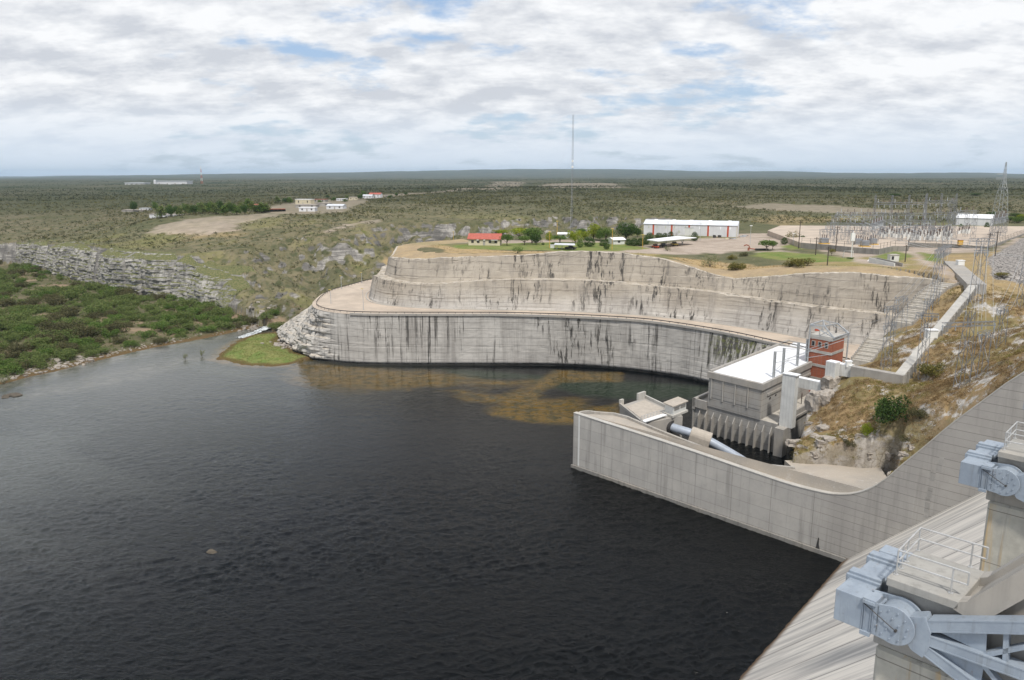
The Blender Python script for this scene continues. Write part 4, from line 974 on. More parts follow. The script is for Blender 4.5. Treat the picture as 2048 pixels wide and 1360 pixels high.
# ------------------------------------------------------------------ spillway
def wp(s, n, z): return (WA[0]+ES[0]*s+EN[0]*n, WA[1]+ES[1]*s+EN[1]*n, z)
def on_wall(px, py):
    x, y, z = gpl(px, py, WA, EN); return ((x-WA[0])*ES[0]+(y-WA[1])*ES[1], z)
def build_dam():
    top = [on_wall(px, py) for px, py in [(1147,826),(1300,875),(1400,908),(1500,943),(1580,970),(1640,985),(1672,990),(1706,989),(1740,979),(1775,956),(1800,933),(1850,893),(1900,850),(1960,806),(2048,741)]]
    top = [(0.0, top[0][1])]+top[1:]; s1, z1 = top[-1]; s0, z0 = top[-2]
    top.append((s1+16, z1+14)); top.append((s1+40, z1+17))
    prof = smoothpts(top, 2)
    e = empty('training_wall', (WA[0], WA[1], 0), 'long pale panelled concrete wall beside the chute, curving up to the right', 'wall')
    mb = MB(); n0, n1 = 0.0, 1.0; i = 0
    V = mb.v; N = len(prof)
    for s, z in prof:
        V += [wp(s, n0, -4), wp(s, n0, z), wp(s, n1, z), wp(s, n1, -4)]
    for k in range(N-1):
        a = 4*k
        for j in range(4): mb.f.append((a+j, a+4+j, a+4+(j+1) % 4, a+(j+1) % 4))
    mb.f.append((0, 1, 2, 3)); a = 4*(N-1); mb.f.append((a+3, a+2, a+1, a))
    mb.build('wall', 'training_concrete', e)
    cp = MB()
    for (a, b) in zip(prof[:-1], prof[1:]):
        if a[0] < 95: cp.beam(wp(a[0], 0.5, a[1]+0.06), wp(b[0], 0.5, b[1]+0.06), 1.15, 0.16)
    cp.build('coping', 'concrete_pale', e)
    f = MB().prism([wp(-0.35, -0.3, 0)[:2], wp(64, -0.3, 0)[:2], wp(64, 0.0, 0)[:2], wp(-0.35, 0.0, 0)[:2]], -4, 0.75)
    f.build('footing', 'concrete_dark', e)
    q = MB(); q.prism([wp(1.5, -0.03, 0)[:2], wp(1.95, -0.03, 0)[:2], wp(1.95, 0.0, 0)[:2], wp(1.5, 0.0, 0)[:2]], 0.9, 13.1)
    q.build('gauge_strip', 'white_panel', e)
    # dark drain slot near the toe of the chute
    d = MB(); d.extrude([wp(58.5, -0.06, 0.75), wp(59.25, -0.06, 0.75), wp(59.0, -0.06, 1.6), wp(58.95, -0.06, 2.9), wp(58.8, -0.06, 2.9)], Vector(wp(0, 0.05, 0))-Vector(wp(0, 0, 0)))
    d.build('drain_slot', 'dark_metal', e)
    for (px, py, hh) in [(1883,921,1.0),(1879,934,1.3),(1866,950,1.9),(1860,985,1.6),(1856,998,.5),(1855,1010,.9),(1854,1021,.7),(1852,1032,.4)]:
        s, z = on_wall(px, py); m = MB(); m.extrude([wp(s-.35, -0.03, z-hh/2), wp(s+.35, -0.03, z-hh/2), wp(s+.35, -0.03, z+hh/2), wp(s-.35, -0.03, z+hh/2)], Vector(wp(0, 0.028, 0))-Vector(wp(0, 0, 0)))
        m.build('gauge_mark', 'concrete_powerhouse', e)
    # gravel fill behind the wall
    edge = [(1.6,1.0),(1.6, 3.2),(3.0,3.9),(8,3.5)]
    inner = [gz(px, py, 12.0)[:2] for px, py in [(1240,835),(1300,858),(1350,876),(1400,893),(1440,909),(1480,919),(1520,925),(1560,928),(1590,930)]]
    poly = [wp(1.2, .9, 0)[:2], wp(60, .9, 0)[:2], wp(66, .9, 0)[:2], wp(71, .95, 0)[:2], wp(70, 4, 0)[:2]]+[gz(px, py, 12.4)[:2] for px, py in [(1760,922),(1720,919),(1680,915),(1640,912),(1600,910),(1570,910)]]+inner[::-1]+[wp(2.0, 4.0, 0)[:2], wp(1.0, 2.6, 0)[:2]]
    pl = [tuple(p) for p in poly]
    Z = [float(np.interp((p[0]-WA[0])*ES[0]+(p[1]-WA[1])*ES[1], [0, 58, 62, 71], [12.7, 10.9, 11.6, 14.0])) for p in pl]
    g = MB().prism(pl, -4, Z); o = g.build('gravel_fill', 'gravel', None); setp(o, 'flat gravel fill between the training wall and the tailrace', 'ground', kind='structure')
    # low wall along the tailrace side
    iw = MB(); path = [wp(0.6, 0.9, 0)[:2], wp(0.3, 2.4, 0)[:2], wp(1.0, 4.2, 0)[:2], wp(2.6, 4.7, 0)[:2]]+inner
    path = smoothpts(path, 1)
    for a, b in zip(path[:-1], path[1:]):
        za = float(np.interp((a[0]-WA[0])*ES[0]+(a[1]-WA[1])*ES[1], [0, 58], [13.3, 11.3])); zb = float(np.interp((b[0]-WA[0])*ES[0]+(b[1]-WA[1])*ES[1], [0, 58], [13.3, 11.3]))
        d = Vector((b[0]-a[0], b[1]-a[1])).normalized(); nrm = Vector((-d.y, d.x))*0.3
        iw.prism([(a[0]-nrm.x, a[1]-nrm.y), (b[0]-nrm.x, b[1]-nrm.y), (b[0]+nrm.x, b[1]+nrm.y), (a[0]+nrm.x, a[1]+nrm.y)], -4, [za, zb, zb, za])
    o = iw.build('tailrace_wall', 'concrete'); setp(o, 'low grey parapet wall between the gravel fill and the tailrace', 'wall')
    # chute
    S = np.r_[np.linspace(46, 100, 60), np.linspace(101, 122, 22)]
    def zc(s): return (s-63.5)*0.965 if s < 102 else 37.15+12*math.sin(min((s-102)/14.0, 1)*math.pi/2)*0.8
    ns = np.linspace(0.0, -230, 60)
    sf = lambda n: min(-n*.095, 4.5)*1.0
    rows = [np.array([wp(s+sf(n), n, zc(s)) for s in S]) for n in ns]
    o = strip('spillway_chute', rows, 'chute_concrete', True); setp(o, 'streaked pale concrete spillway chute sloping into the water', 'spillway', kind='structure')
build_dam()

P0 = (14.3, 26.8); PZ = 52.4
def build_gate(dx, dn, which, full=True):
    org = (P0[0]+ES[0]*dx+EN[0]*dn, P0[1]+ES[1]*dx+EN[1]*dn)
    def L(s, n, z): return (org[0]+ES[0]*s+EN[0]*n, org[1]+ES[1]*s+EN[1]*n, PZ+z)
    def lb(mb, s0, s1, n0, n1, z0, z1): return mb.prism([L(s0, n0, 0)[:2], L(s1, n0, 0)[:2], L(s1, n1, 0)[:2], L(s0, n1, 0)[:2]], PZ+z0, PZ+z1)
    nv = Vector(L(0, 1, 0))-Vector(L(0, 0, 0))
    def ex(mb, pts, n0, th): return mb.extrude([L(s, n0, z) for s, z in pts], nv*th)
    # ---- pier
    e = empty('spillway_pier', L(0, 0, -16), ['rust stained concrete pier with a railed platform, nearest the camera', 'concrete pier with orange stained column behind the nearest pier', 'farthest concrete pier at the right edge of the photo'][which], 'pier', 'piers of the spillway')
    pr = [(-0.3, -17), (-0.3, -2.2), (-0.62, -2.15), (-0.62, -2.0), (-0.3, -1.1), (-0.3, -.1), (0, -.1), (12, -.1), (12, -17)]
    ex(MB(), [(-0.3, -18), (-0.3, -3.0), (9, -3.0), (9, -18)], -0.25, 2.9).build('pier_shaft', 'pier_concrete', e, bevel=0.12)
    ex(MB(), [(-0.45, -3.0), (-0.45, -2.1), (-0.12, -1.0), (-0.12, -.34), (9, -.34), (9, -3.0)], -0.12, 2.72).build('pier_head', 'concrete_pier', e, bevel=0.03)
    pf = MB(); lb(pf, -.1, 2.35, -.45, 2.62, -.34, 0); pf.build('platform_slab', 'concrete_pier', e, bevel=0.03)
    r = MB()
    # stair ramp rising to the bridge: two side beams over a recessed web
    for n0, th in ((-.45, .55), (1.95, .67)):
        ex(r, [(2.2, -.34), (2.35, 0), (2.6, .12), (11, 10.5), (12, 10.5), (3.0, -.6)], n0, th)
    ex(r, [(2.35, -.34), (2.5, -.28), (11, 10.0), (12, 10.0), (12, -.36), (2.5, -.36)], 0.10, 1.85)
    r.build('stair_ramp', 'concrete', e)
    rl = MB(); zt, zm = .98, .52
    c = [(2.45, -.02), (.08, -.02), (-.02, 2.58), (2.35, 2.58)]
    for zz in (zt, zm):
        for a, b in zip(c[:-1], c[1:]): rl.bar(L(*a, zz), L(*b, zz), .032, n=8)
    for a in (c[0], c[3]): rl.bar(L(*a, zt), L(*a, zm), .032, n=8)
    for a in [(.08, -.02), (1.95, -.02), (-.0, 1.3), (-.02, 2.58), (1.85, 2.58), (.05, .6)]:
        rl.bar(L(*a, 0), L(*a, zt), .032, n=8); rl.bar(L(*a, 0.0), L(*a, 0.03), .09, n=8)
    rl.build('railing', 'rail_steel', e)
    # ---- trunnion girder
    t = empty('trunnion_girder', L(-1.1, 1.4, -2.2), ['big blue grey steel anchor girder with ribs, on the nearest pier', 'blue grey steel anchor girder on the second pier', 'blue grey steel anchor girder cut by the right edge'][which], 'girder', 'gate anchor girders across the piers')
    m = MB(); lb(m, -1.65, -.58, -1.08, 3.95, -2.12, -.85); m.build('box_girder', 'gate_paint', t, bevel=0.02)
    m = MB()
    for n0 in (.16, 2.16):
        lb(m, -1.80, -.50, n0, n0+.72, -2.24, -.72); lb(m, -1.74, -.5, n0+.1, n0+.5, -2.2, -.60)
    lb(m, -1.7, -.45, 3.2, 3.95, -2.15, -.80)
    m.build('rib_band', 'gate_paint', t, bevel=0.025)
    for (n0, sgn) in ((-1.08, 1), (3.95, -1)):
        tr = MB(); hub = (.50, -1.47); R_ = .74
        def stad(Rr, s0=-.58, zt0=-.95, zb0=-2.10):
            pts = [(s0, zb0), (s0, zt0)]; a0, a1 = math.radians(105), math.radians(-112)
            for k in range(22):
                a = a0+(a1-a0)*k/21; pts.append((hub[0]+Rr*math.cos(a), hub[1]+Rr*math.sin(a)))
            return pts
        ex(tr, stad(R_), n0, .07*sgn); ex(tr, stad(R_+.08, zt0=-.78), n0+.75*sgn, .10*sgn)
        lb(tr, -.10, -.03, min(n0, n0+.8*sgn), max(n0, n0+.8*sgn), -2.0, -.90); lb(tr, -.58, -.1, min(n0, n0+.8*sgn)+.1, max(n0, n0+.8*sgn)-.1, -2.0, -1.02)
        tr.build('trunnion_plate', 'gate_paint', t, bevel=0.012)
        dr = MB(); dr.bar(L(hub[0]-.02, n0+.07*sgn, hub[1]), L(hub[0]-.02, n0+.78*sgn, hub[1]), .70, n=36); dr.build('hub_drum', 'gate_paint', t, smooth=False)
        bolt_first = None
        for (rr, kk, ph) in ((.26, 5, .3), (.56, 11, .1)):
            for k in range(kk):
                a = 2*math.pi*k/kk+ph; s, z = hub[0]-.05+rr*math.cos(a), hub[1]+rr*math.sin(a); (sgn == 1) and MB().bar(L(s, n0, z), L(s, n0-.045*sgn, z), .032, n=6).build('bolt', 'gate_paint', t)
        if sgn == 1:
            bk2 = MB(); lb(bk2, -.62, -.12, n0-.09, n0+.55, -.95, -.74); lb(bk2, -.60, -.16, n0-.14, n0+.0, -.93, -.80); lb(bk2, -.50, -.2, n0+.5, n0+.78, -.92, -.78)
            lb(bk2, -.62, -.25, n0-.10, n0, -2.24, -2.08)
            for k in range(5): bk2.bar(L(-.08, n0+.12+.1*k, -.86), L(.04, n0+.12+.1*k, -.86), .03, n=6)
            for s in (-.60, -.52, -.30, -.22): bk2.bar(L(s, n0-.03, -.9), L(s, n0-.03, -2.15), .014, n=6)
            bk2.build('hinge_bracket', 'gate_paint_dark' if False else 'gate_paint', t, bevel=0.008)
            rd = MB(); rd.bar(L(-.55, n0-.07, -.98), L(.62, n0-.07, -1.60), .018, n=6); rd.bar(L(.62, n0-.1, -1.60), L(.62, n0, -1.60), .05, n=8); rd.build('grease_pipe', 'dark_metal', t)
    # ---- arms of the radial gate
    g = empty('gate_arm', L(1.3, -.6, -1.5), ['blue grey steel arms of the radial gate spreading from the nearest pier', 'pale steel gate arms leaving the second pier', 'gate arms beyond the right edge'][which], 'gate arm', 'radial gate arms')
    def arm(mb, p, q, hgt, n0=-.95, wdt=.55):
        a = Vector(L(p[0], n0+wdt/2, p[1])); b = Vector(L(q[0], n0+wdt/2, q[1])); up = Vector((0, 0, 1))
        mb.beam(a+up*hgt/2, b+up*hgt/2, wdt, .05); mb.beam(a-up*hgt/2, b-up*hgt/2, wdt, .05); mb.beam(a, b, .06, hgt)
        off = nv*(wdt/2-.03); mb.beam(a-off, b-off, .03, hgt); return mb
    fk = MB(); ex(fk, [(.82, -1.10), (1.45, -.76), (1.72, -1.27), (1.72, -1.85), (1.55, -2.33), (1.15, -2.20), (.9, -1.9), (1.1, -1.5)], -.96, .05)
    ex(fk, [(.82, -1.05), (1.45, -.76), (1.72, -1.27), (1.72, -1.85), (1.55, -2.33), (1.15, -2.20), (.9, -1.9), (1.1, -1.5)], -.42, .05)
    fk.beam(L(.9, -.68, -1.02), L(1.5, -.68, -.78), .55, .05); fk.beam(L(1.47, -.68, -.76), L(1.72, -.68, -1.3), .55, .04); fk.build('fork_plate', 'gate_paint', g, bevel=.006)
    arm(MB(), (1.6, -1.06), (14, 4.2), .42).build('arm', 'gate_paint', g)
    arm(MB(), (1.6, -1.60), (14, -1.25), .36).build('arm', 'gate_paint', g)
    arm(MB(), (1.55, -2.0), (12, -6.2), .40).build('arm', 'gate_paint', g)
    gs = MB(); ex(gs, [(1.6, -1.2), (3.35, -.52), (3.40, -1.4)], -.72, .04); ex(gs, [(1.6, -1.75), (3.40, -1.72), (3.38, -2.60), (1.7, -2.1)], -.72, .04); gs.build('gusset_plate', 'gate_paint', g)
    br = MB()
    for a, b in (((3.4, -1.40), (6.6, 1.0)), ((4.0, -1.35), (3.9, -.1)), ((3.4, -1.8), (5.2, -3.4)), ((5.6, -3.6), (8.8, -1.5)), ((6.6, 1.0), (10, -1.4))):
        br.beam(L(a[0], -.68, a[1]), L(b[0], -.68, b[1]), .28, .16)
    br.build('brace', 'gate_paint', g)
build_gate(0, 0, 0); build_gate(-1.0, 18.3, 1); build_gate(-2.2, 37.0, 2)

# ------------------------------------------------------------------ powerhouse
AF = (-.631, .776); BF = (.66, .751); PH0 = (64.7, 182.4)
def ph(a, b): return (PH0[0]+AF[0]*a+BF[0]*b, PH0[1]+AF[1]*a+BF[1]*b)
def pb(mb, a0, a1, b0, b1, z0, z1): return mb.prism([ph(a0, b0), ph(a1, b0), ph(a1, b1), ph(a0, b1)], z0, z1)
def build_powerhouse():
    e = empty('powerhouse', (PH0[0], PH0[1], 0), 'grey concrete powerhouse with a flat white roof standing in the tailrace', 'power station')
    m = MB(); pb(m, 0, 24.9, 0, 52, -3, 7.4); m.build('lower_block', 'concrete_powerhouse', e)
    m = MB(); pb(m, 0, 4.5, .2, 44, 7.4, 7.45); pb(m, 20.6, 24.6, .3, 50, 7.4, 7.5); m.build('side_deck', 'stair_concrete', e)
    m = MB(); pb(m, -.15, .35, 7, 46, 6.9, 8.3); pb(m, -.5, -.15, 6, 46, 6.3, 6.9); m.build('deck_parapet', 'concrete', e)
    m = MB(); pb(m, 24.4, 25.3, -.5, 51, 5.6, 8.5); pb(m, 20.7, 25.2, -.5, 0, 6.2, 8.5); m.prism([ph(24.9, -.35), ph(25.2, -.35), ph(25.2, 3), ph(24.9, 3)], -3, 5.6); m.build('ledge_parapet', 'concrete', e)
    m = MB(); pb(m, 4.6, 20.5, -.25, 51.5, 7.4, 15.3); m.build('hall_wall', 'concrete_powerhouse', e)
    m = MB(); pb(m, 4.25, 20.9, -.6, .4, 15.1, 16.7); pb(m, 20.2, 20.9, .4, 52, 15.1, 16.95); pb(m, 4.25, 5.0, .4, 52, 15.1, 16.7); pb(m, 5.0, 20.2, 51.3, 52, 15.1, 16.8)
    m.build('parapet', 'concrete', e)
    m = MB(); r1 = [ph(5.0, .4), ph(12.6, .4), ph(12.6, 51.3), ph(5.0, 51.3)]; m.prism(r1, 15.0, [16.35, 16.75, 16.75, 16.35])
    r2 = [ph(12.6, .4), ph(20.2, .4), ph(20.2, 51.3), ph(12.6, 51.3)]; m.prism(r2, 15.0, [16.75, 16.45, 16.45, 16.75]); m.build('roof', 'white_roof', e)
    for a in (8.3, 12.1, 15.8, 19.4):
        m = MB(); pb(m, a, a+.28, -.52, -.25, 9.6, 15.1); m.build('pilaster', 'concrete_pale', e)
    m = MB()
    for a in (4.9, 8.75, 12.5, 16.2): pb(m, a, a+3.2, -.33, -.25, 10.0, 14.9)
    m.build('infill_panel', 'concrete_powerhouse', e)
    m = MB(); pb(m, 4.35, 4.6, 3, 46, 12.9, 13.5); m.build('crane_ledge', 'concrete', e)
    m = MB(); rn = random.Random(5)
    for b in (4.5, 8, 14.5, 22, 30): pb(MB(), 4.45, 4.6, b, b+.7, 11.2+rn.random(), 12.2).build('wall_vent', 'window_dark', e)
    for k in range(11):           # fins on the draft tube face
        a = 1.2+k*2.15; m = MB(); p = [(a, 0), (a+.24, 0)]
        v = MB(); zt = 6.4-.05*k; z0 = -3
        i = 0; A = [ph(a, .0), ph(a+.24, .0)]; B = [ph(a, -1.25), ph(a+.24, -1.25)]
        v.v = [(*A[0], z0), (*A[1], z0), (*B[1], z0), (*B[0], z0), (*A[0], zt), (*A[1], zt), (*ph(a+.24, -1.25), zt-1.5), (*ph(a, -1.25), zt-1.5)]
        v.f = [(0, 1, 2, 3), (4, 7, 6, 5), (0, 4, 5, 1), (1, 5, 6, 2), (2, 6, 7, 3), (3, 7, 4, 0)]; v.build('fin', 'concrete', e)
    m = MB(); pb(m, -2.6, -.2, -1.6, 1.2, -3, 7.0); m.build('corner_buttress', 'concrete', e)
    # transformer yard items on the side deck
    for k, b in enumerate((10, 13, 17, 20.5)):
        t = empty('bushing_stand', (*ph(2.2, b), 7.45), 'dark insulator stand on the powerhouse side deck, %s' % ['nearest the white duct', 'second from the white duct', 'third from the white duct', 'nearest the brick tower'][k], 'insulator', 'insulator stands on the side deck')
        q = ph(2.2, b); m = MB(); m.bar((*q, 7.45), (*q, 10.2), .10, n=8); m.build('stand', 'dark_metal', t); m = MB()
        for j in range(5): m.bar((*q, 9+.35*j), (*q, 9.12+.35*j), .24, n=10)
        m.build('insulator', 'porcelain', t)
    for k, ((bx, by), (tx, ty)) in enumerate([((1547, 753), (1550, 703)), ((1565, 745), (1568, 696)), ((1594, 730), (1599, 685)), ((1612, 721), (1614, 678))]):
        x, y, z = gz(bx, by, 16.7); zt = gy(tx, ty, y)[2]
        t = MB(); t.box(x-.28, x+.28, y-.05, y+.05, z-.2, zt); t.box(x-.28, x-.2, y-.25, y+.25, z-.2, zt); t.box(x+.2, x+.28, y-.25, y+.25, z-.2, zt)
        o = t.build('steel_post', 'galvanised'); setp(o, ['first grey steel post on the roof edge, counted from the water end', 'second grey steel post on the roof edge', 'third grey steel post on the roof edge', 'grey steel post beside the brick tower'][k], 'post', 'steel posts on the powerhouse roof edge')
    wr = MB(); pts = [gz(1553, 722, 20), gz(1600, 712, 21), gz(1700, 680, 24)]
    for (a, b) in (((1550,725,20),(1665,708,22)),((1568,720,20),(1700,676,26)),((1612,700,20),(1702,668,26)),((1553,738,18),(1580,716,17.5))):
        wr.bar(gz(*a), gz(*b), .07, n=5)
    setp(wr.build('busbar', 'galvanised'), 'thin grey busbars slung between the roof posts and the brick tower', 'busbar')
    # brick tower
    L_, F_, R_ = (81.8, 210.7), (85.9, 205.0), (91.6, 210.7); B_ = (87.5, 216.4)
    t = empty('brick_tower', (F_[0], F_[1], 3), 'tall red brick tower with concrete bands behind the white roof', 'tower')
    quad = [L_, F_, R_, B_]; cx = sum(q[0] for q in quad)/4; cy = sum(q[1] for q in quad)/4
    def grow(k): return [(cx+(q[0]-cx)*k, cy+(q[1]-cy)*k) for q in quad]
    MB().prism(quad, -3, 23.2).build('brick_wall', 'brick', t)
    m = MB()
    for z0, h in ((23.2, .8), (19.4, .75), (15.6, .75), (11.9, .7)): m.prism(grow(1.03), z0, z0+h)
    m.build('concrete_band', 'concrete_pale', t)
    MB().prism(grow(.93), 24.0, 24.1).build('roof_slab', 'concrete_pale', t)
    for f in (.22, .5, .78):
        x0 = L_[0]+(F_[0]-L_[0])*f; y0 = L_[1]+(F_[1]-L_[1])*f; d = Vector((F_[0]-L_[0], F_[1]-L_[1])).normalized(); nn = Vector((-d.y, d.x))
        if nn.y > 0: nn = -nn
        def wq(hw, z0, z1, o0, o1): return MB().prism([(x0-d.x*hw+nn.x*o0, y0-d.y*hw+nn.y*o0), (x0+d.x*hw+nn.x*o0, y0+d.y*hw+nn.y*o0), (x0+d.x*hw+nn.x*o1, y0+d.y*hw+nn.y*o1), (x0-d.x*hw+nn.x*o1, y0-d.y*hw+nn.y*o1)], z0, z1)
        wf = wq(.55, 21.1, 22.6, -.05, .06); o = wf.build('window', 'concrete_pale', t)
        wq(.38, 21.25, 22.45, .06, .09).build('pane', 'window_dark', o)
    MB().prism([(F_[0]+.6, F_[1]+.3), (F_[0]+1.9, F_[1]+1.6), (F_[0]+1.7, F_[1]+1.8), (F_[0]+.4, F_[1]+.5)], 4, 6.5).build('service_door', 'white_panel', t)
    # steel canopy frame over the tower
    fr = t
    m = MB(); A = gy(1621, 649, 210)[:3]; B = gy(1647, 640.7, 216.5); C_ = gy(1697.6, 666, 213); D = gy(1668, 676, 205); Rg = gy(1675, 647, 219); Rg2 = gy(1649, 652, 207)
    S_ = lambda p, z: (p[0], p[1], z)
    for p, z0 in ((A, 15), (B, 24), (C_, 12), (D, 24)): m.beam(p, S_(p, z0), .32, .32, up=(0, 1, 0))
    for a, b in ((A, B), (A, Rg2), (Rg2, D), (B, Rg), (Rg, C_), (D, C_), (Rg2, Rg)): m.beam(a, b, .3, .3)
    for a, b in ((A, D), (B, C_), (Rg2, B), (Rg2, S_(Rg2, 24)), (Rg, S_(Rg, 24))): m.beam(a, b, .2, .2)
    m.build('roof_frame', 'galvanised', fr); q = MB(); r = gz(1634, 661.5, 24.1); q.box(r[0]-.6, r[0]+.6, r[1]-.3, r[1]+.3, 24.1, 24.6); q.build('red_motor', 'red_paint', fr)
    # yard between road and tower
    y = MB(); yp = [(86, 240), (100, 244), (116, 236), (106, 212), (97, 203), (92, 199), (92, 213), (88, 218), (86, 225)]
    y.prism(yp, 13, 16.15); setp(y.build('yard', 'dirt_road'), 'pale yard beside the brick tower at the end of the bench road', 'yard', kind='structure')
    # retaining wall of the yard
    rw = MB()
    for (a, b, za, zb) in (((104.5, 211), (96, 202), 24, 21), ((96, 202), (86, 193), 21, 20.0), ((86, 193), (78.5, 184), 20, 19.5), ((78.5, 184), (72, 179.6), 19, 12)):
        d = Vector((b[0]-a[0], b[1]-a[1])).normalized(); nn = Vector((-d.y, d.x))*.5
        rw.prism([(a[0]-nn.x, a[1]-nn.y), (b[0]-nn.x, b[1]-nn.y), (b[0]+nn.x, b[1]+nn.y), (a[0]+nn.x, a[1]+nn.y)], -3, [za, zb, zb, za])
    setp(rw.build('retaining_wall', 'concrete_dark'), 'dark stained retaining wall below the stepped channel', 'wall')
    # pickup on the yard
    c = gz(1689, 681, 16.15); car(c[0], c[1]-1.5, 16.15, R(60), 'white pickup truck half hidden behind the brick tower', 'white_box')
def car(x, y, z, rz, label, mat):
    e = empty('parked_car', (x, y, z), label, 'car', rz=rz)
    def B(a): return MB().box(*a)
    m = MB(); m.extrude([(-2.3, -.9, .45), (2.3, -.9, .45), (2.35, -.9, .85), (1.2, -.9, 1.0), (-2.3, -.9, 1.0)], (0, 1.8, 0)); o = m.build('body', mat, e, world=False, bevel=.06)
    m = MB(); m.extrude([(-.9, -.8, 1.0), (1.15, -.8, 1.0), (.55, -.75, 1.62), (-.75, -.75, 1.62)], (0, 1.6, 0)); m.build('cabin', 'window_dark', e, world=False, bevel=.05)
    B((-.7, .5, -.72, .72, 1.60, 1.68)).build('roof', mat, e, world=False)
    for sx in (-1.45, 1.45):
        for sy in (-.88, .88):
            w_ = MB().bar((sx, sy-.1, .36), (sx, sy+.1, .36), .36, n=16); w_.build('wheel', 'dark_metal', e, world=False)
build_powerhouse()

def build_ducts():
    d = Vector((.70, -.714)); q = Vector((.714, .70))
    def quad(o, wd, dp): o = Vector(o); return [tuple(o), tuple(o+d*wd), tuple(o+d*wd+q*dp), tuple(o+q*dp)]
    e = empty('cable_duct', (65.3, 182.7, 7), 'white panelled duct with two towers and bridges joining powerhouse to conduit', 'duct')
    MB().prism(quad((65.2, 182.6), 3.1, 1.9), 7.0, 20.1).build('tower', 'duct_panel', e)
    MB().prism(quad((65.05, 182.55), 3.4, 2.2), 20.1, 20.35).build('tower_cap', 'white_sheet', e)
    MB().prism(quad((68.5, 180.0+.4), 8.3, 1.5), 16.4, 18.6).build('bridge', 'duct_panel', e)
    MB().prism(quad((68.4, 180.0+.35), 8.4, 1.7), 18.6, 18.75).build('bridge_cap', 'white_sheet', e)
    MB().prism(quad((74.4, 174.9+.9), 2.2, 1.9), 10, 23.7).build('tower', 'duct_panel', e)
    MB().prism(quad((74.3, 174.9+.95), 2.4, 2.1), 23.7, 23.95).build('tower_cap', 'white_sheet', e)
    return e
def build_ducts2():
    # placed from the sight lines of the two towers
    e = empty('cable_duct', (65.3, 182.7, 7), 'white panelled duct with two towers and bridges joining powerhouse to conduit', 'duct')
    def fr(p0, p1, dp):    # front edge p0->p1, depth dp away from camera
        a = Vector(p0); b = Vector(p1); d = (b-a).normalized(); n = Vector((-d.y, d.x)); n = n if n.y > 0 else -n
        return [tuple(a), tuple(b), tuple(b+n*dp), tuple(a+n*dp)]
    T1 = fr((65.3, 182.7), (67.6, 180.3), 1.8); MB().prism(T1, 7.0, 20.1).build('tower', 'duct_panel', e)
    MB().prism(fr((65.15, 182.65), (67.75, 179.95), 2.1), 20.1, 20.32).build('tower_cap', 'white_sheet', e)
    b0 = gz(1591, 755, 18.6)[:2]; b1 = gz(1648, 767, 18.6)[:2]
    MB().prism(fr(b0, b1, 1.4), 16.3, 18.6).build('bridge', 'duct_panel', e); MB().prism(fr(b0, b1, 1.5), 18.6, 18.75).build('bridge_cap', 'white_sheet', e)
    c0 = gz(1652, 723, 23.8)[:2]; c1 = gz(1671, 727, 23.8)[:2]
    MB().prism(fr(c0, c1, 1.9), 12, 23.8).build('tower', 'duct_panel', e); MB().prism(fr(c0, c1, 2.05), 23.8, 24.0).build('tower_cap', 'white_sheet', e)
    d0 = gz(1672, 727.5, 23.3)[:2]; d1 = gz(1702, 732.5, 23.3)[:2]
    MB().prism(fr(d0, d1, 1.5), 20.6, 23.3).build('bridge', 'duct_panel', e); MB().prism(fr(d0, d1, 1.6), 23.3, 23.45).build('bridge_cap', 'white_sheet', e)
build_ducts2()

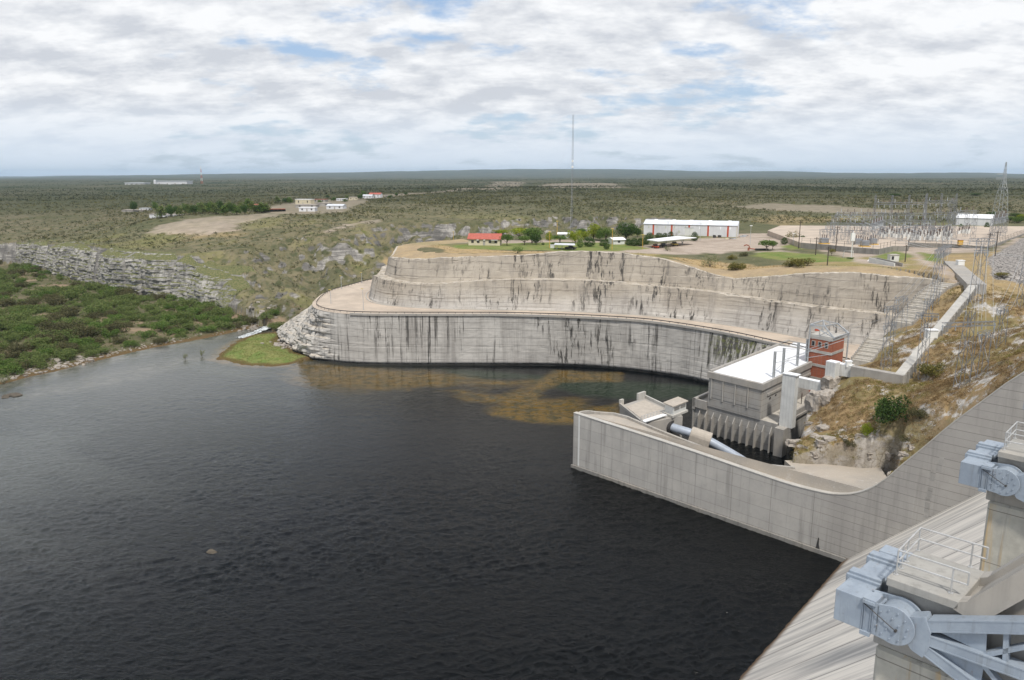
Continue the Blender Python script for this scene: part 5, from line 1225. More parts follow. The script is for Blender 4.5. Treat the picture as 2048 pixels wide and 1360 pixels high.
def build_conduit():
    e = empty('cable_gallery', (86, 168, 21), 'long L-shaped concrete cable gallery climbing the slope from the white duct', 'gallery')
    a = Vector(gz(1702, 733, 23.4)); b = Vector(gz(1806, 751.5, 23.6)); d = (b-a).to_2d().normalized(); n = Vector((-d.y, d.x)); n = n if n.y > 0 else -n
    MB().prism([a.to_2d(), b.to_2d(), (b.to_2d()+n*1.9), (a.to_2d()+n*1.9)], 17.5, [23.4, 23.6, 23.6, 23.4]).build('front_gallery', 'concrete', e)
    c = Vector(gz(1947, 570, 38.2)); b2 = Vector((b.x-.3, b.y+1.0, 23.65))
    m = MB(); seg = 26; dd = (c-b2).to_2d().normalized(); nn = Vector((-dd.y, dd.x))*1.0
    V = []
    for k in range(seg+1):
        p = b2.lerp(c, k/seg); V += [(p.x-nn.x, p.y-nn.y, p.z), (p.x+nn.x, p.y+nn.y, p.z), (p.x+nn.x, p.y+nn.y, p.z-4.2), (p.x-nn.x, p.y-nn.y, p.z-4.2)]
    m.v = V; m.f = [(4*k+j, 4*k+4+j, 4*k+4+(j+1) % 4, 4*k+(j+1) % 4) for k in range(seg) for j in range(4)]+[(0, 1, 2, 3), (4*seg+3, 4*seg+2, 4*seg+1, 4*seg)]
    m.build('sloping_gallery', 'concrete_pale', e)
    m = MB()
    for k in range(1, 24):       # brackets along the lower side
        p = b2.lerp(c, k/24); m.beam((p.x-nn.x*-1.0+0*nn.x, p.y+nn.y, p.z), (p.x+nn.x, p.y+nn.y, p.z-.2), .1, .1)
        q = Vector((p.x-nn.x*1.12, p.y-nn.y*1.12, 0)); m.prism([(q.x-.25, q.y-.2), (q.x+.25, q.y-.2), (q.x+.25, q.y+.2), (q.x-.25, q.y+.2)], p.z-4, p.z-.15)
    m.build('bracket', 'concrete_dark', e)
    c2 = Vector(gz(1903, 523, 38.6)); c1 = c+Vector((1.5, 1.0, .1)); dd = (c2-c1).to_2d().normalized(); nn = Vector((-dd.y, dd.x))*2.3
    MB().prism([(c1.x-nn.x, c1.y-nn.y), (c2.x-nn.x, c2.y-nn.y), (c2.x+nn.x, c2.y+nn.y), (c1.x+nn.x, c1.y+nn.y)], 34, [38.3, 38.7, 38.7, 38.3]).build('upper_gallery', 'concrete', e)
    for (px, py, t, sz, lab) in ((1862, 672, .33, 1.5, 'white metal box sitting on the sloping gallery'), (1697, 727, -1, .8, 'small white box at the joint of duct and gallery'), (1920, 527, -2, 1.3, 'white box with an insulator on the upper gallery')):
        if t > 0:
            x, y, z = min((gz(px, py, zz) for zz in np.arange(24, 38, .25)), key=lambda p: abs(p[2]-(23.65+(c.z-23.65)*((Vector(p[:2])-b2.to_2d()).length/(c-b2).to_2d().length))))
        else: x, y, z = gz(px, py+2, 23.5 if t == -1 else 38.7)
        o = empty('equipment_box', (x, y, z), lab, 'box')
        MB().box(x-sz*.8, x+sz*.8, y-sz*.6, y+sz*.6, z-.6, z+sz).build('case', 'white_box', o, bevel=.05); MB().box(x-sz*.9, x+sz*.9, y-sz*.7, y+sz*.7, z+sz, z+sz+.12).build('lid', 'white_sheet', o)
    # stepped channel
    for (p0, p1, wd, ns, lab) in (((125, 222), (103.8, 204.2), 5.0, 24, 'upper flight of the broad concrete stepped channel down the slope'), ((95.4, 199.2), (87.6, 190.6), 4.6, 12, 'lower flight of the stepped channel ending at the white duct')):
        g = empty('stepped_channel', (*p1, hz(*p1)), lab, 'steps'); P, Q = Vector(p0), Vector(p1); d = (Q-P).normalized(); n = Vector((-d.y, d.x)); st = MB(); kb = {-1: MB(), 1: MB()}; L = (Q-P).length/ns
        zs = [max(hz(*(P+d*(L*(k+.5))+n*o)) for o in (-2.2, 0, 2.2)) for k in range(ns)]
        zs = np.minimum.accumulate(np.convolve(np.pad(np.array(zs), 2, mode='edge'), np.ones(5)/5, 'valid'))
        for k in range(ns):
            a = P+d*(L*k); b = P+d*(L*(k+1)); st.prism([a-n*wd/2, b-n*wd/2, b+n*wd/2, a+n*wd/2], zs[k]-3, zs[k]+.35-.18*(k % 2))
            for sgn in (-1, 1): kb[sgn].prism([a+n*sgn*wd/2, b+n*sgn*wd/2, b+n*sgn*(wd/2+.3), a+n*sgn*(wd/2+.3)], zs[k]-3, zs[k]+.85)
        st.build('steps', 'stair_concrete', g); [kb[q].build('side_kerb', 'concrete', g) for q in kb]
build_conduit()

def build_outlet():
    A, B, C_, D = (27, 188), (30.2, 173.5), (41, 179.7), (34.5, 195.3)
    e = empty('outlet_block', (30.2, 173.5, 0), 'concrete outlet block with a flat deck behind the training wall tip', 'outlet works')
    MB().prism([A, B, C_, D], -3, 10.4).build('block', 'concrete', e)
    def wall(p, q, z0, z1, th=.5):
        p, q = Vector(p), Vector(q); d = (q-p).normalized(); n = Vector((-d.y, d.x))*th/2; return MB().prism([p-n, q-n, q+n, p+n], z0, z1)
    wall(A, B, 10.4, 11.2).build('parapet', 'concrete', e); wall(D, Vector(D).lerp(Vector(C_), .75), 10.4, 11.2).build('parapet', 'concrete_pale', e)
    wall(Vector(D).lerp(Vector(A), .0), Vector(D).lerp(Vector(A), .3), 10.4, 12.2, .6).build('end_post', 'concrete_pale', e); wall(Vector(A), Vector(A).lerp(Vector(D), .12), 10.4, 12, .6).build('end_post', 'concrete_pale', e)
    MB().prism([Vector(A).lerp(Vector(C_), .1), Vector(B).lerp(Vector(D), .15), Vector(C_).lerp(Vector(A), .1), Vector(D).lerp(Vector(B), .1)], 10.4, 10.5).build('deck', 'saddle_concrete', e)
    # valve house
    p0 = Vector(gz(1328, 823, 11.0)[:2]); p1 = Vector(gz(1346, 831, 11.0)[:2]); p2 = Vector(gz(1373, 820, 11.0)[:2]); p3 = p0+p2-p1
    h = empty('valve_house', (p1.x, p1.y, 10.6), 'small white flat roofed hut on the outlet block', 'hut'); cc = (p0+p2)/2
    gr = lambda k: [cc+(p-cc)*k for p in (p0, p1, p2, p3)]
    MB().prism(gr(.95), 11.0, 13.1).build('wall', 'white_panel', h); MB().prism(gr(1.12), 13.1, 13.35).build('roof', 'saddle_concrete', h); MB().prism(gr(1.15), 10.5, 11.0).build('floor_slab', 'concrete_pale', h)
    for f0 in (.08, .55):
        a = p1.lerp(p2, f0); b = p1.lerp(p2, f0+.38); d = (b-a).normalized(); n = Vector((d.y, -d.x))*.06
        a2 = cc+(a-cc)*.96; b2 = cc+(b-cc)*.96; MB().prism([a2-n, b2-n, b2+n, a2+n], 12.0, 12.7).build('louvre', 'concrete_dark', h)
    # walkway with railing
    wk = empty('walkway', (*B, 10.5), 'narrow white walkway with a handrail leading to the small hut', 'walkway'); a = Vector(gz(1286, 843, 11.0)); b = Vector(gz(1330, 829, 11.0)); d = (b-a).normalized(); n = Vector((-d.y, d.x, 0))
    MB().beam(a, b, 1.3, .2).build('deck', 'white_sheet', wk); m = MB()
    for z in (.55, 1.1): m.bar(a+n*.6+Vector((0, 0, z)), b+n*.6+Vector((0, 0, z)), .05, n=5)
    for k in range(8): q = a.lerp(b, k/7)+n*.6; m.bar(q, q+Vector((0, 0, 1.1)), .05, n=5)
    m.build('handrail', 'galvanised', wk)
    pts = [(36.6, 179.6, 8.2), (38.4, 178, 8), (44.2, 174.9, 7.0), (50, 173.4, 4.0), (55, 172, 1.2), (58, 171, -1)]
    pp = smoothpts(pts, 2); pi = empty('penstock_pipe', (44, 175, 5), 'thick blue grey steel pipe dropping from the outlet block towards the tailrace', 'pipe')
    MB().tube(pp, 1.05, n=24).build('pipe', 'pipe_steel', pi, smooth=True)
    m = MB(); m.tube([(37.2, 179.1, 8.1), (38.3, 178.1, 8.0)], [1.75, 1.75], n=24); m.build('collar', 'dark_metal', pi)
    # saddle : concrete block wrapped over the pipe
    s = MB(); c0 = Vector((42.2, 176.0, 7.25)); c1 = Vector((46.6, 174.3, 6.1)); ax = (c1-c0).normalized(); sd = Vector((ax.y, -ax.x, 0)).normalized(); up = sd.cross(ax); up = up if up.z > 0 else -up
    prof = [(-1.9, -6)]+[(-1.9+0*k, .2) for k in range(1)]+[(1.75*math.cos(a)*1.08, 1.65*math.sin(a)+.1) for a in np.linspace(math.pi*.96, math.pi*.04, 12)]+[(1.9, .2), (1.9, -6)]
    s.extrude([tuple(c0+sd*p+up*q) for p, q in prof], (c1-c0)); setp(s.build('pipe_saddle', 'saddle_concrete', None, bevel=.1), 'rounded tan concrete saddle block over the steel pipe', 'concrete block')
build_outlet()
# ------------------------------------------------------------------ buildings and things on the plateau
def frame2(p, q):
    p = Vector(p[:2]); q = Vector(q[:2]); d = (q-p).normalized(); n = Vector((-d.y, d.x)); n = n if n.dot(p) > 0 else -n
    return p, q, d, n
def house(p, q, depth, h, rise, name, label, cat='house', wall='cream_wall', roof='red_tile', nwin=4, over=.5, rooftype='gable', door=True, z0=None, group=None, winmat='window_dark', extra=None):
    P, Q, d, n = frame2(p, q); L = (Q-P).length; z = z0 if z0 is not None else min(hz(*P), hz(*Q))
    e = empty(name, (P.x, P.y, z), label, cat, group)
    def W(a, b, o=0.0): v = P+d*a+n*b; return (v.x, v.y)
    def box(a0, a1, b0, b1, c0, c1, m=None): return (m or MB()).prism([W(a0, b0), W(a1, b0), W(a1, b1), W(a0, b1)], z+c0, z+c1)
    w_ = box(0, L, 0, depth, -1.5, h)
    if rooftype == 'gable':
        for a in (0, L): w_.face((*W(a, 0), z+h), (*W(a, depth), z+h), (*W(a, depth/2), z+h+rise))
    w_.build('wall', wall, e)
    if rooftype == 'gable':
        r = MB(); t = .18
        for s in (0, 1):
            b0 = -over if s == 0 else depth+over; zb = z+h-over*rise/(depth/2)
            A = [(*W(-over, b0), zb), (*W(L+over, b0), zb), (*W(L+over, depth/2), z+h+rise), (*W(-over, depth/2), z+h+rise)]
            r.extrude(A, (0, 0, t))
        r.build('roof', roof, e)
    else:
        box(-over, L+over, -over, depth+over, h, h+.3).build('roof', roof, e)
    k = nwin
    for i in range(k):
        a = L*(i+.7)/(k+.4)
        if door and abs(i-(k-1)/2) < .6 and i == k//2: continue
        f = box(a-.55, a+.55, -.06, 0, h*.38, h*.78).build('window', winmat, e); box(a-.42, a+.42, -.1, -.06, h*.43, h*.74).build('pane', winmat if winmat != 'window_dark' else 'dark_metal', f)
    if door: box(L*.5-.5, L*.5+.5, -.07, 0, 0, min(2.1, h*.8)).build('door', 'grey_wall', e)
    if extra: extra(e, box, L, W, z)
    return e
def build_plateau():
    g = lambda px, py, z=37: gz(px, py, z)
    def ac(e, box, L, W, z):
        for a in (L*.27, L*.48): box(a, a+.8, -.45, 0, 2.2, 2.7).build('air_conditioner', 'white_box', e)
        box(L*.72, L*.94, -.9, -.05, 2.35, 2.5).build('awning', 'white_sheet', e)
    house(hit(937, 490.6), hit(999.6, 491.4), 7.5, 2.9, 1.9, 'house', 'cream house with a red tiled roof at the left end of the plateau', nwin=5, extra=ac)
    house(hit(1227, 489), hit(1249, 488.5), 5, 2.1, .7, 'small_house', 'tiny white house with a pale roof beside the round bushes', wall='white_panel', roof='white_sheet', nwin=1, door=False)
    house(hit(1116, 476), hit(1137, 476), 6, 1.9, .5, 'shed', 'low white roofed shed behind the garden trees', 'shed', wall='white_wall', roof='white_sheet', nwin=1, door=False)
    # warehouse
    P, Q, d, n = frame2(g(1287, 470), g(1473.6, 474.7)); L = (Q-P).length; z = 37.0; D = 13.0
    e = empty('warehouse', (P.x, P.y, z), 'long white metal warehouse with red stripes on the plateau', 'warehouse')
    def W(a, b): v = P+d*a+n*b; return (v.x, v.y)
    def box(a0, a1, b0, b1, c0, c1): return MB().prism([W(a0, b0), W(a1, b0), W(a1, b1), W(a0, b1)], z+c0, z+c1)
    w_ = box(0, L, 0, D, -1, 5.6)
    for a in (0, L): w_.face((*W(a, 0), z+5.6), (*W(a, D), z+5.6), (*W(a, D/2), z+7.4))
    w_.build('wall', 'white_wall', e)
    bays = [0]+[L*(px-1287)/(1473.6-1287) for px in (1305.6, 1343, 1378, 1415.8, 1454.5)]+[L]
    for i in range(6):
        for s in (0, 1):
            b0 = -.3 if s == 0 else D+.3
            m = MB(); m.extrude([(*W(bays[i]-(.3 if i == 0 else 0), b0), z+5.55), (*W(bays[i+1]+(.3 if i == 5 else 0), b0), z+5.55), (*W(bays[i+1]+(.3 if i == 5 else 0), D/2), z+7.45), (*W(bays[i]-(.3 if i == 0 else 0), D/2), z+7.45)], (0, 0, .14)); m.build('roof_bay', 'roof_sheet', e)
    for i in range(1, 6):
        a = bays[i]; m = MB(); m.extrude([(*W(a-.2, -.4), z+5.75), (*W(a+1.5, -.4), z+5.75), (*W(a+1.5, D/2), z+7.68), (*W(a-.2, D/2), z+7.68)], (0, 0, .05)); m.build('roof_light', 'white_sheet', e)
        box(a-.1, a+.75, -.07, 0, (4.3 if i == 3 else 0), 5.45).build('red_stripe', 'red_paint', e)
    for f in (.05, .14, .235, .33, .45, .60, .70, .82, .92): box(L*f, L*f+.55, -.05, 0, 3.6, 4.9).build('window', 'window_pale' if f < .5 else 'white_sheet', e)
    dr = box(L*.45, L*.54, -.09, 0, 0, 4.1).build('door', 'white_panel', e); box(L*.445, L*.545, -.2, -.09, 4.1, 4.3).build('door_rail', 'galvanised', dr)
    box(L*.38, L*.40, -.06, 0, 1.4, 2.6).build('window', 'window_pale', e)
    box(L*.995, L+.04, -.06, 0, 0, 5.5).build('corner_trim', 'cream_wall', e)
    rn = random.Random(2)
    for i, (px, py, wd, h, mt, lab) in enumerate([(1429, 475.5, 1.6, 1.5, 'dark_metal', 'black engine lying in front of the warehouse'), (1438, 475, 2.2, 1.3, 'dark_metal', 'pair of dark machine parts in front of the warehouse'), (1455, 478.5, 2.6, .8, 'cream_wall', 'pale crate with a dark top outside the warehouse end'), (1459, 473.5, 1.5, 1.4, 'dark_metal', 'dark tank standing against the warehouse by the last stripe'), (1466, 478, 3.0, .4, 'galvanised', 'heap of grey steel lying past the pale crate'), (1485, 474, 3.6, .7, 'galvanised', 'stack of grey steel beams at the warehouse corner'), (1490, 472, 3.2, .6, 'galvanised', 'farther stack of grey steel behind the corner beams')]):
        x, y, zz = hit(px, py); t = empty('machinery', (x, y, zz), lab, 'machine', 'machinery outside the warehouse')
        m = MB()
        for k in range(3): xx = x+rn.uniform(-wd/2, wd/2)*.6; m.box(xx-wd/5, xx+wd/5, y-.5+rn.random()*.4, y+.5, zz-.1, zz+h*rn.uniform(.6, 1))
        m.build('body', mt, t); m = MB(); m.bar((x-wd/2, y, zz+.2), (x+wd/2, y, zz+.2), .15, n=8); m.build('pipe', 'rust' if i % 2 else 'dark_metal', t)
    # carports
    def canopy(corners, z, posts, label, th=.3, mat='white_sheet', vleg=True):
        c0 = [g(px, py, z)[:2] for px, py in corners]; cx, cy = np.mean(c0, 0); gr = hz(cx, cy)
        e = empty('carport', (cx, cy, gr), label, 'carport'); MB().prism(c0, z-th, z).build('roof', mat, e)
        a = Vector(c0[0]).lerp(Vector(c0[3]), .5); b = Vector(c0[1]).lerp(Vector(c0[2]), .5); w3 = (Vector(c0[3])-Vector(c0[0]))*.35
        for k in range(posts):
            p = a.lerp(b, (k+.5)/posts); zz = hz(p.x, p.y); m = MB(); m.bar((p.x, p.y, zz-.3), (p.x, p.y, zz+.6), .25, n=8)
            if vleg:
                for s in (-1, 1): m.bar((p.x, p.y, zz+.4), (p.x+s*w3.x+s*(b-a).normalized().x*1.2, p.y+s*w3.y, z-th), .13, n=6)
            else: m.bar((p.x, p.y, zz), (p.x, p.y, z-th), .1, n=6)
            m.build('support', 'galvanised', e)
        return a, b
    a, b = canopy([(1315, 482), (1393, 474.7), (1354, 472), (1294, 479)], 40.2, 4, 'long flat white carport roof on V-shaped posts')
    for k, (f, mt, lab) in enumerate([(.08, 'red_paint', 'dark red car under the near end of the long white carport'), (.30, 'dark_metal', 'black car under the middle of the long white carport'), (.62, 'yellow_lamp', 'yellow car under the long white carport')]):
        p = a.lerp(b, f); car(p.x, p.y-1.0, hz(p.x, p.y-1), R(100), lab, mt)
    a, b = canopy([(1108, 489), (1150.5, 490), (1149, 486.8), (1110, 486)], 39.6, 4, 'small grey carport roof near the cliff rim', .2, 'roof_sheet', False)
    p = a.lerp(b, .8); car(p.x, p.y, hz(p.x, p.y), R(8), 'black car parked under the small grey carport', 'dark_metal')
    x, y, zz = hit(1105, 496); o = empty('meter_block', (x, y, zz), 'little white block beside the small grey carport', 'block'); MB().box(x-.9, x+.9, y-.6, y+.6, zz-.2, zz+1.2).build('case', 'white_panel', o); MB().box(x-1, x+1, y-.7, y+.7, zz+1.2, zz+1.3).build('lid', 'white_sheet', o)
    # water tank behind the red roofed house
    x, y, zz = hit(945, 478); y += 10; x = x*(y/(y-10)); t = empty('water_tank', (x, y, zz), 'round pale water tank rising behind the red roofed house', 'tank')
    m = MB(); m.bar((x, y, zz), (x, y, zz+3.0), 1.8, n=24); m.build('shell', 'grey_wall', t); m = MB(); m.tube([(x, y, zz+3.0+.9*math.sin(a)) for a in np.linspace(0, 1.5, 6)], [1.8*math.cos(a)+.01 for a in np.linspace(0, 1.5, 6)], n=24); m.build('dome', 'roof_grey', t)
    # white vaulted store at the far right
    P, Q, d, n = frame2(g(1911, 452, 38), g(1957, 453.5, 38)); L = (Q-P).length; z = 37.6; D = 16
    e = empty('store_building', (P.x, P.y, z), 'white metal store with a low faceted roof behind the substation', 'store'); S_ = lambda a, b, c: (P.x+d.x*a+n.x*b, P.y+d.y*a+n.y*b, z+c)
    prof = [(0, 5.2), (0, 0), (D, 0), (D, 5.2), (D*.5, 7.0)]
    MB().extrude([S_(0, b, c) for b, c in prof], Vector(S_(L+6, 0, 0))-Vector(S_(0, 0, 0))).build('wall', 'white_wall', e)
    m = MB()
    for (b0, c0), (b1, c1) in (((-.3, 5.1), (D*.5, 7.0)), ((D*.5, 7.0), (D+.3, 5.1))): m.extrude([S_(-.4, b0, c0), S_(L+6.4, b0, c0), S_(L+6.4, b1, c1), S_(-.4, b1, c1)], (0, 0, .15))
    m.build('roof', 'white_sheet', e)
    # poles and lamps
    def pole(px, py, tx, ty, r, mat, name, label, cat, group, arm=None):
        x, y, zz = hit(px, py); zt = gy(tx, ty, y)[2]; e = empty(name, (x, y, zz), label, cat, group)
        MB().bar((x, y, zz-.3), (x, y, zt), r, r*.7, n=6).build('pole', mat, e)
        if arm == 'cross': MB().beam((x-1, y, zt-.5), (x+1, y, zt-.5), .15, .15).build('cross_arm', mat, e)
        elif arm: MB().box(x-.5, x+.5, y-.25, y+.25, zt, zt+.3).build('lamp_head', 'yellow_lamp' if arm == 'y' else 'white_box', e)
    for a in [(1597, 497, 1603, 442, 'tall dark wooden pole rising from the lawn between the clipped bushes'), (1631, 510, 1632, 474, 'short dark wooden pole on the lawn edge left of the substation wall'), (1654, 537, 1657, 493, 'dark wooden pole on the cliff rim in dry grass'), (1671, 503, 1676, 452, 'dark wooden pole in front of the substation wall'), (1810, 524, 1815, 490, 'dark wooden pole beside the pale footpath'), (1975, 512, 1983, 466, 'dark leaning pole at the substation wall corner'), (1990, 512, 1993, 462, 'dark pole at the foot of the rock fill')]:
        pole(*a[:4], .20, 'wood_pole', 'wooden_pole', a[4], 'pole', 'dark wooden poles', 'cross')
    for a in [(907, 484, 906.5, 464, 'yellow lamp post left of the red roofed house'), (1099, 496, 1099, 464, 'yellow lamp post near the small grey carport'), (1114, 480, 1114, 443, 'tall thin lamp post among the garden trees'), (1224, 500, 1224, 458, 'yellow lamp post beside the tiny white house'), (1285, 497, 1285, 470, 'dark lamp post in front of the round green bushes')]:
        pole(*a[:4], .12, 'yellow_paint', 'lamp_post', a[4], 'lamp post', 'yellow lamp posts in the garden', 'y')
    for a in [(1335, 480, 1335, 444, 'grey lamp post at the left part of the warehouse'), (1400, 482, 1400, 447, 'grey lamp post near the clipped bush before the warehouse'), (1500, 489, 1501, 452, 'white lamp post on the open yard right of the warehouse'), (1586, 491, 1586, 468, 'white lamp post on the lawn by a clipped bush')]:
        pole(*a[:4], .10, 'galvanised', 'lamp_post', a[4], 'lamp post', 'grey lamp posts on the plateau', 'g')
    def rlamp(px, py, top, lab):
        x, y, zz = gz(px, py, 18.5); zt = gy(px-1, top, y)[2]; e = empty('street_lamp', (x, y, zz), lab, 'street lamp', 'street lamps on the bench road')
        MB().bar((x, y, zz), (x, y, zt), .11, .07, n=6).build('pole', 'galvanised', e); MB().box(x-.7, x+.2, y-.15, y+.15, zt, zt+.18).build('lamp_head', 'yellow_lamp', e)
    for a in [(662, 608, 580, 'street lamp at the outer bend of the bench road'), (727, 620, 578, 'street lamp in front of the rock nose on the bench road'), (683, 578, 552, 'street lamp on the far side of the bend'), (724, 567, 545, 'farthest street lamp behind the rock nose')]: rlamp(*a)
    # mast with white tank box and goal frame
    x, y, zz = hit(1702, 517); zt = gy(1702, 468, y)[2]; e = empty('signal_mast', (x, y, zz), 'white mast carrying a tall white box before the substation wall', 'mast')
    MB().bar((x, y, zz), (x, y, zt+1), .16, n=6).build('pole', 'white_box', e); MB().box(x-.65, x+.65, y-.4, y+.4, zt-2.5, zt+.3).build('box', 'white_box', e)
    x, y, zz = hit(1697, 515); o = empty('goal_frame', (x, y, zz), 'white tube frame beside the foot of the white mast', 'frame'); m = MB()
    for a, b in (((-1.8, 0, 0), (-1.8, 0, 2.4)), ((-1.8, 0, 2.4), (1.6, 0, 2.4)), ((1.6, 0, 2.4), (1.6, 0, 0)), ((-1.8, 1, 0), (-1.8, 0, 2.4)), ((1.6, 1, 0), (1.6, 0, 2.4))): m.bar(Vector(a)+Vector((x, y, zz)), Vector(b)+Vector((x, y, zz)), .07, n=5)
    m.build('tube_frame', 'white_box', o)
    # flume box, hut and white pipe above the cliff
    a = Vector(hit(1737, 525)); b = Vector(hit(1788, 533)); d = (b-a).to_2d().normalized(); n = Vector((-d.y, d.x)); z = min(a.z, b.z)
    o = empty('concrete_basin', (a.x, a.y, z), 'long whitewashed concrete basin in the grass above the cut', 'basin')
    A2, B2 = a.to_2d(), b.to_2d()
    for s, nm in ((0, 'front_wall'), (2.6, 'rear_wall')): MB().prism([A2+n*s, B2+n*s, B2+n*(s+.3), A2+n*(s+.3)], z-1, z+1.7).build(nm, 'white_panel' if s == 0 else 'concrete', o)
    MB().prism([A2+n*.3, A2+d*.3+n*.3, A2+d*.3+n*2.6, A2+n*2.6], z-1, z+1.7).build('end_wall', 'concrete', o); MB().prism([A2+n*.3, B2+n*.3, B2+n*2.6, A2+n*2.6], z-1, z+.4).build('basin_floor', 'concrete_dark', o)
    x, y, zz = hit(1789, 523); o = empty('pump_hut', (x, y, zz), 'small grey concrete hut with a dark opening by the basin', 'hut'); MB().box(x-1.5, x+1.5, y, y+2.4, zz-.5, zz+2.2).build('wall', 'white_panel', o); MB().box(x-1.7, x+1.7, y-.2, y+2.6, zz+2.2, zz+2.4).build('roof', 'concrete_pale', o); MB().box(x-1.1, x-.3, y-.04, y, zz+.6, zz+1.8).build('opening', 'window_dark', o)
    p = [hit(1740, 519), hit(1712, 547)]; q0 = Vector(p[0])+Vector((0, 0, .4)); q1 = Vector(p[1])+Vector((0, -1.0, .4)); q2 = Vector(gy(1700, 620, q1.y-3.5))
    setp(MB().tube([q0, q1, q2], .16, n=6).build('white_pipe', 'white_box', None), 'thin white pipe running from the basin down the cut face', 'pipe')
    x, y, zz = hit(1497, 501); e = empty('red_pump', (x, y, zz), 'rust red machine with a curved arm left on the yard edge', 'machine')
    MB().tube([(x-2, y, zz+1.9), (x-1, y, zz+2.3), (x, y, zz+2.0), (x+.6, y, zz+.8), (x+3, y, zz+.5)], .22, n=8).build('curved_arm', 'rust', e); MB().tube([(x+2.6, y, zz+.45), (x+8, y, zz+.5)], .4, n=10).build('barrel', 'dark_metal', e); MB().box(x-.3, x+.3, y-.3, y+.3, zz-.1, zz+1.2).build('stand', 'rust', e)
build_plateau()

# ------------------------------------------------------------------ lattice towers and switchyard
def lattice(m, p0, p1, w0, w1, r=.06, step=None, legs=4):
    p0, p1 = Vector(p0), Vector(p1); d = p1-p0; L = d.length; d.normalize()
    up = Vector((0, 0, 1)) if abs(d.z) < .9 else Vector((0, 1, 0)); x = d.cross(up).normalized(); y = d.cross(x).normalized()
    n = max(2, int(L/(step or (w0+w1)/2*1.25))); prev = None
    for k in range(n+1):
        t = k/n; c = p0.lerp(p1, t); w_ = (w0+(w1-w0)*t)/2; ring = [c+x*sx*w_+y*sy*w_ for sx, sy in ((-1, -1), (1, -1), (1, 1), (-1, 1))]
        if prev:
            for j in range(4):
                m.bar(prev[j], ring[j], r, n=3, cap=False)
                a, b = (prev[j], ring[(j+1) % 4]) if (k+j) % 2 else (prev[(j+1) % 4], ring[j])
                m.bar(a, b, r*.62, n=3, cap=False)
        prev = ring
    return m
STEEL = 'lattice_steel'
def tower(px, py, tx, ty, w0, w1, label, arms=(), name='lattice_tower', group='lattice towers carrying lines up the slope', r=.07, base=None, cat='lattice tower'):
    x, y, z = base or hit(px, py); zt = gy(tx, ty, y)[2]; xt = x
    e = empty(name, (x, y, z), label, cat, group); m = MB(); lattice(m, (x, y, z-.4), (xt, y, zt), w0, w1, r); m.build('mast', STEEL, e)
    for (f, half, dx, dy) in arms:
        zz = z+(zt-z)*f; v = Vector((dx, dy, 0)).normalized()*half; c = Vector((xt, y, zz)); a = MB(); lattice(a, c-v, c+v, .7, .7, r*.8, 1.2); a.build('cross_arm', STEEL, e)
        for s in (-1, -.5, .5, 1):
            q = c+v*s; i = MB(); i.bar(q, q+Vector((0, 0, -1.1)), .11, n=6); i.build('insulator', 'galvanised', e)
    return e
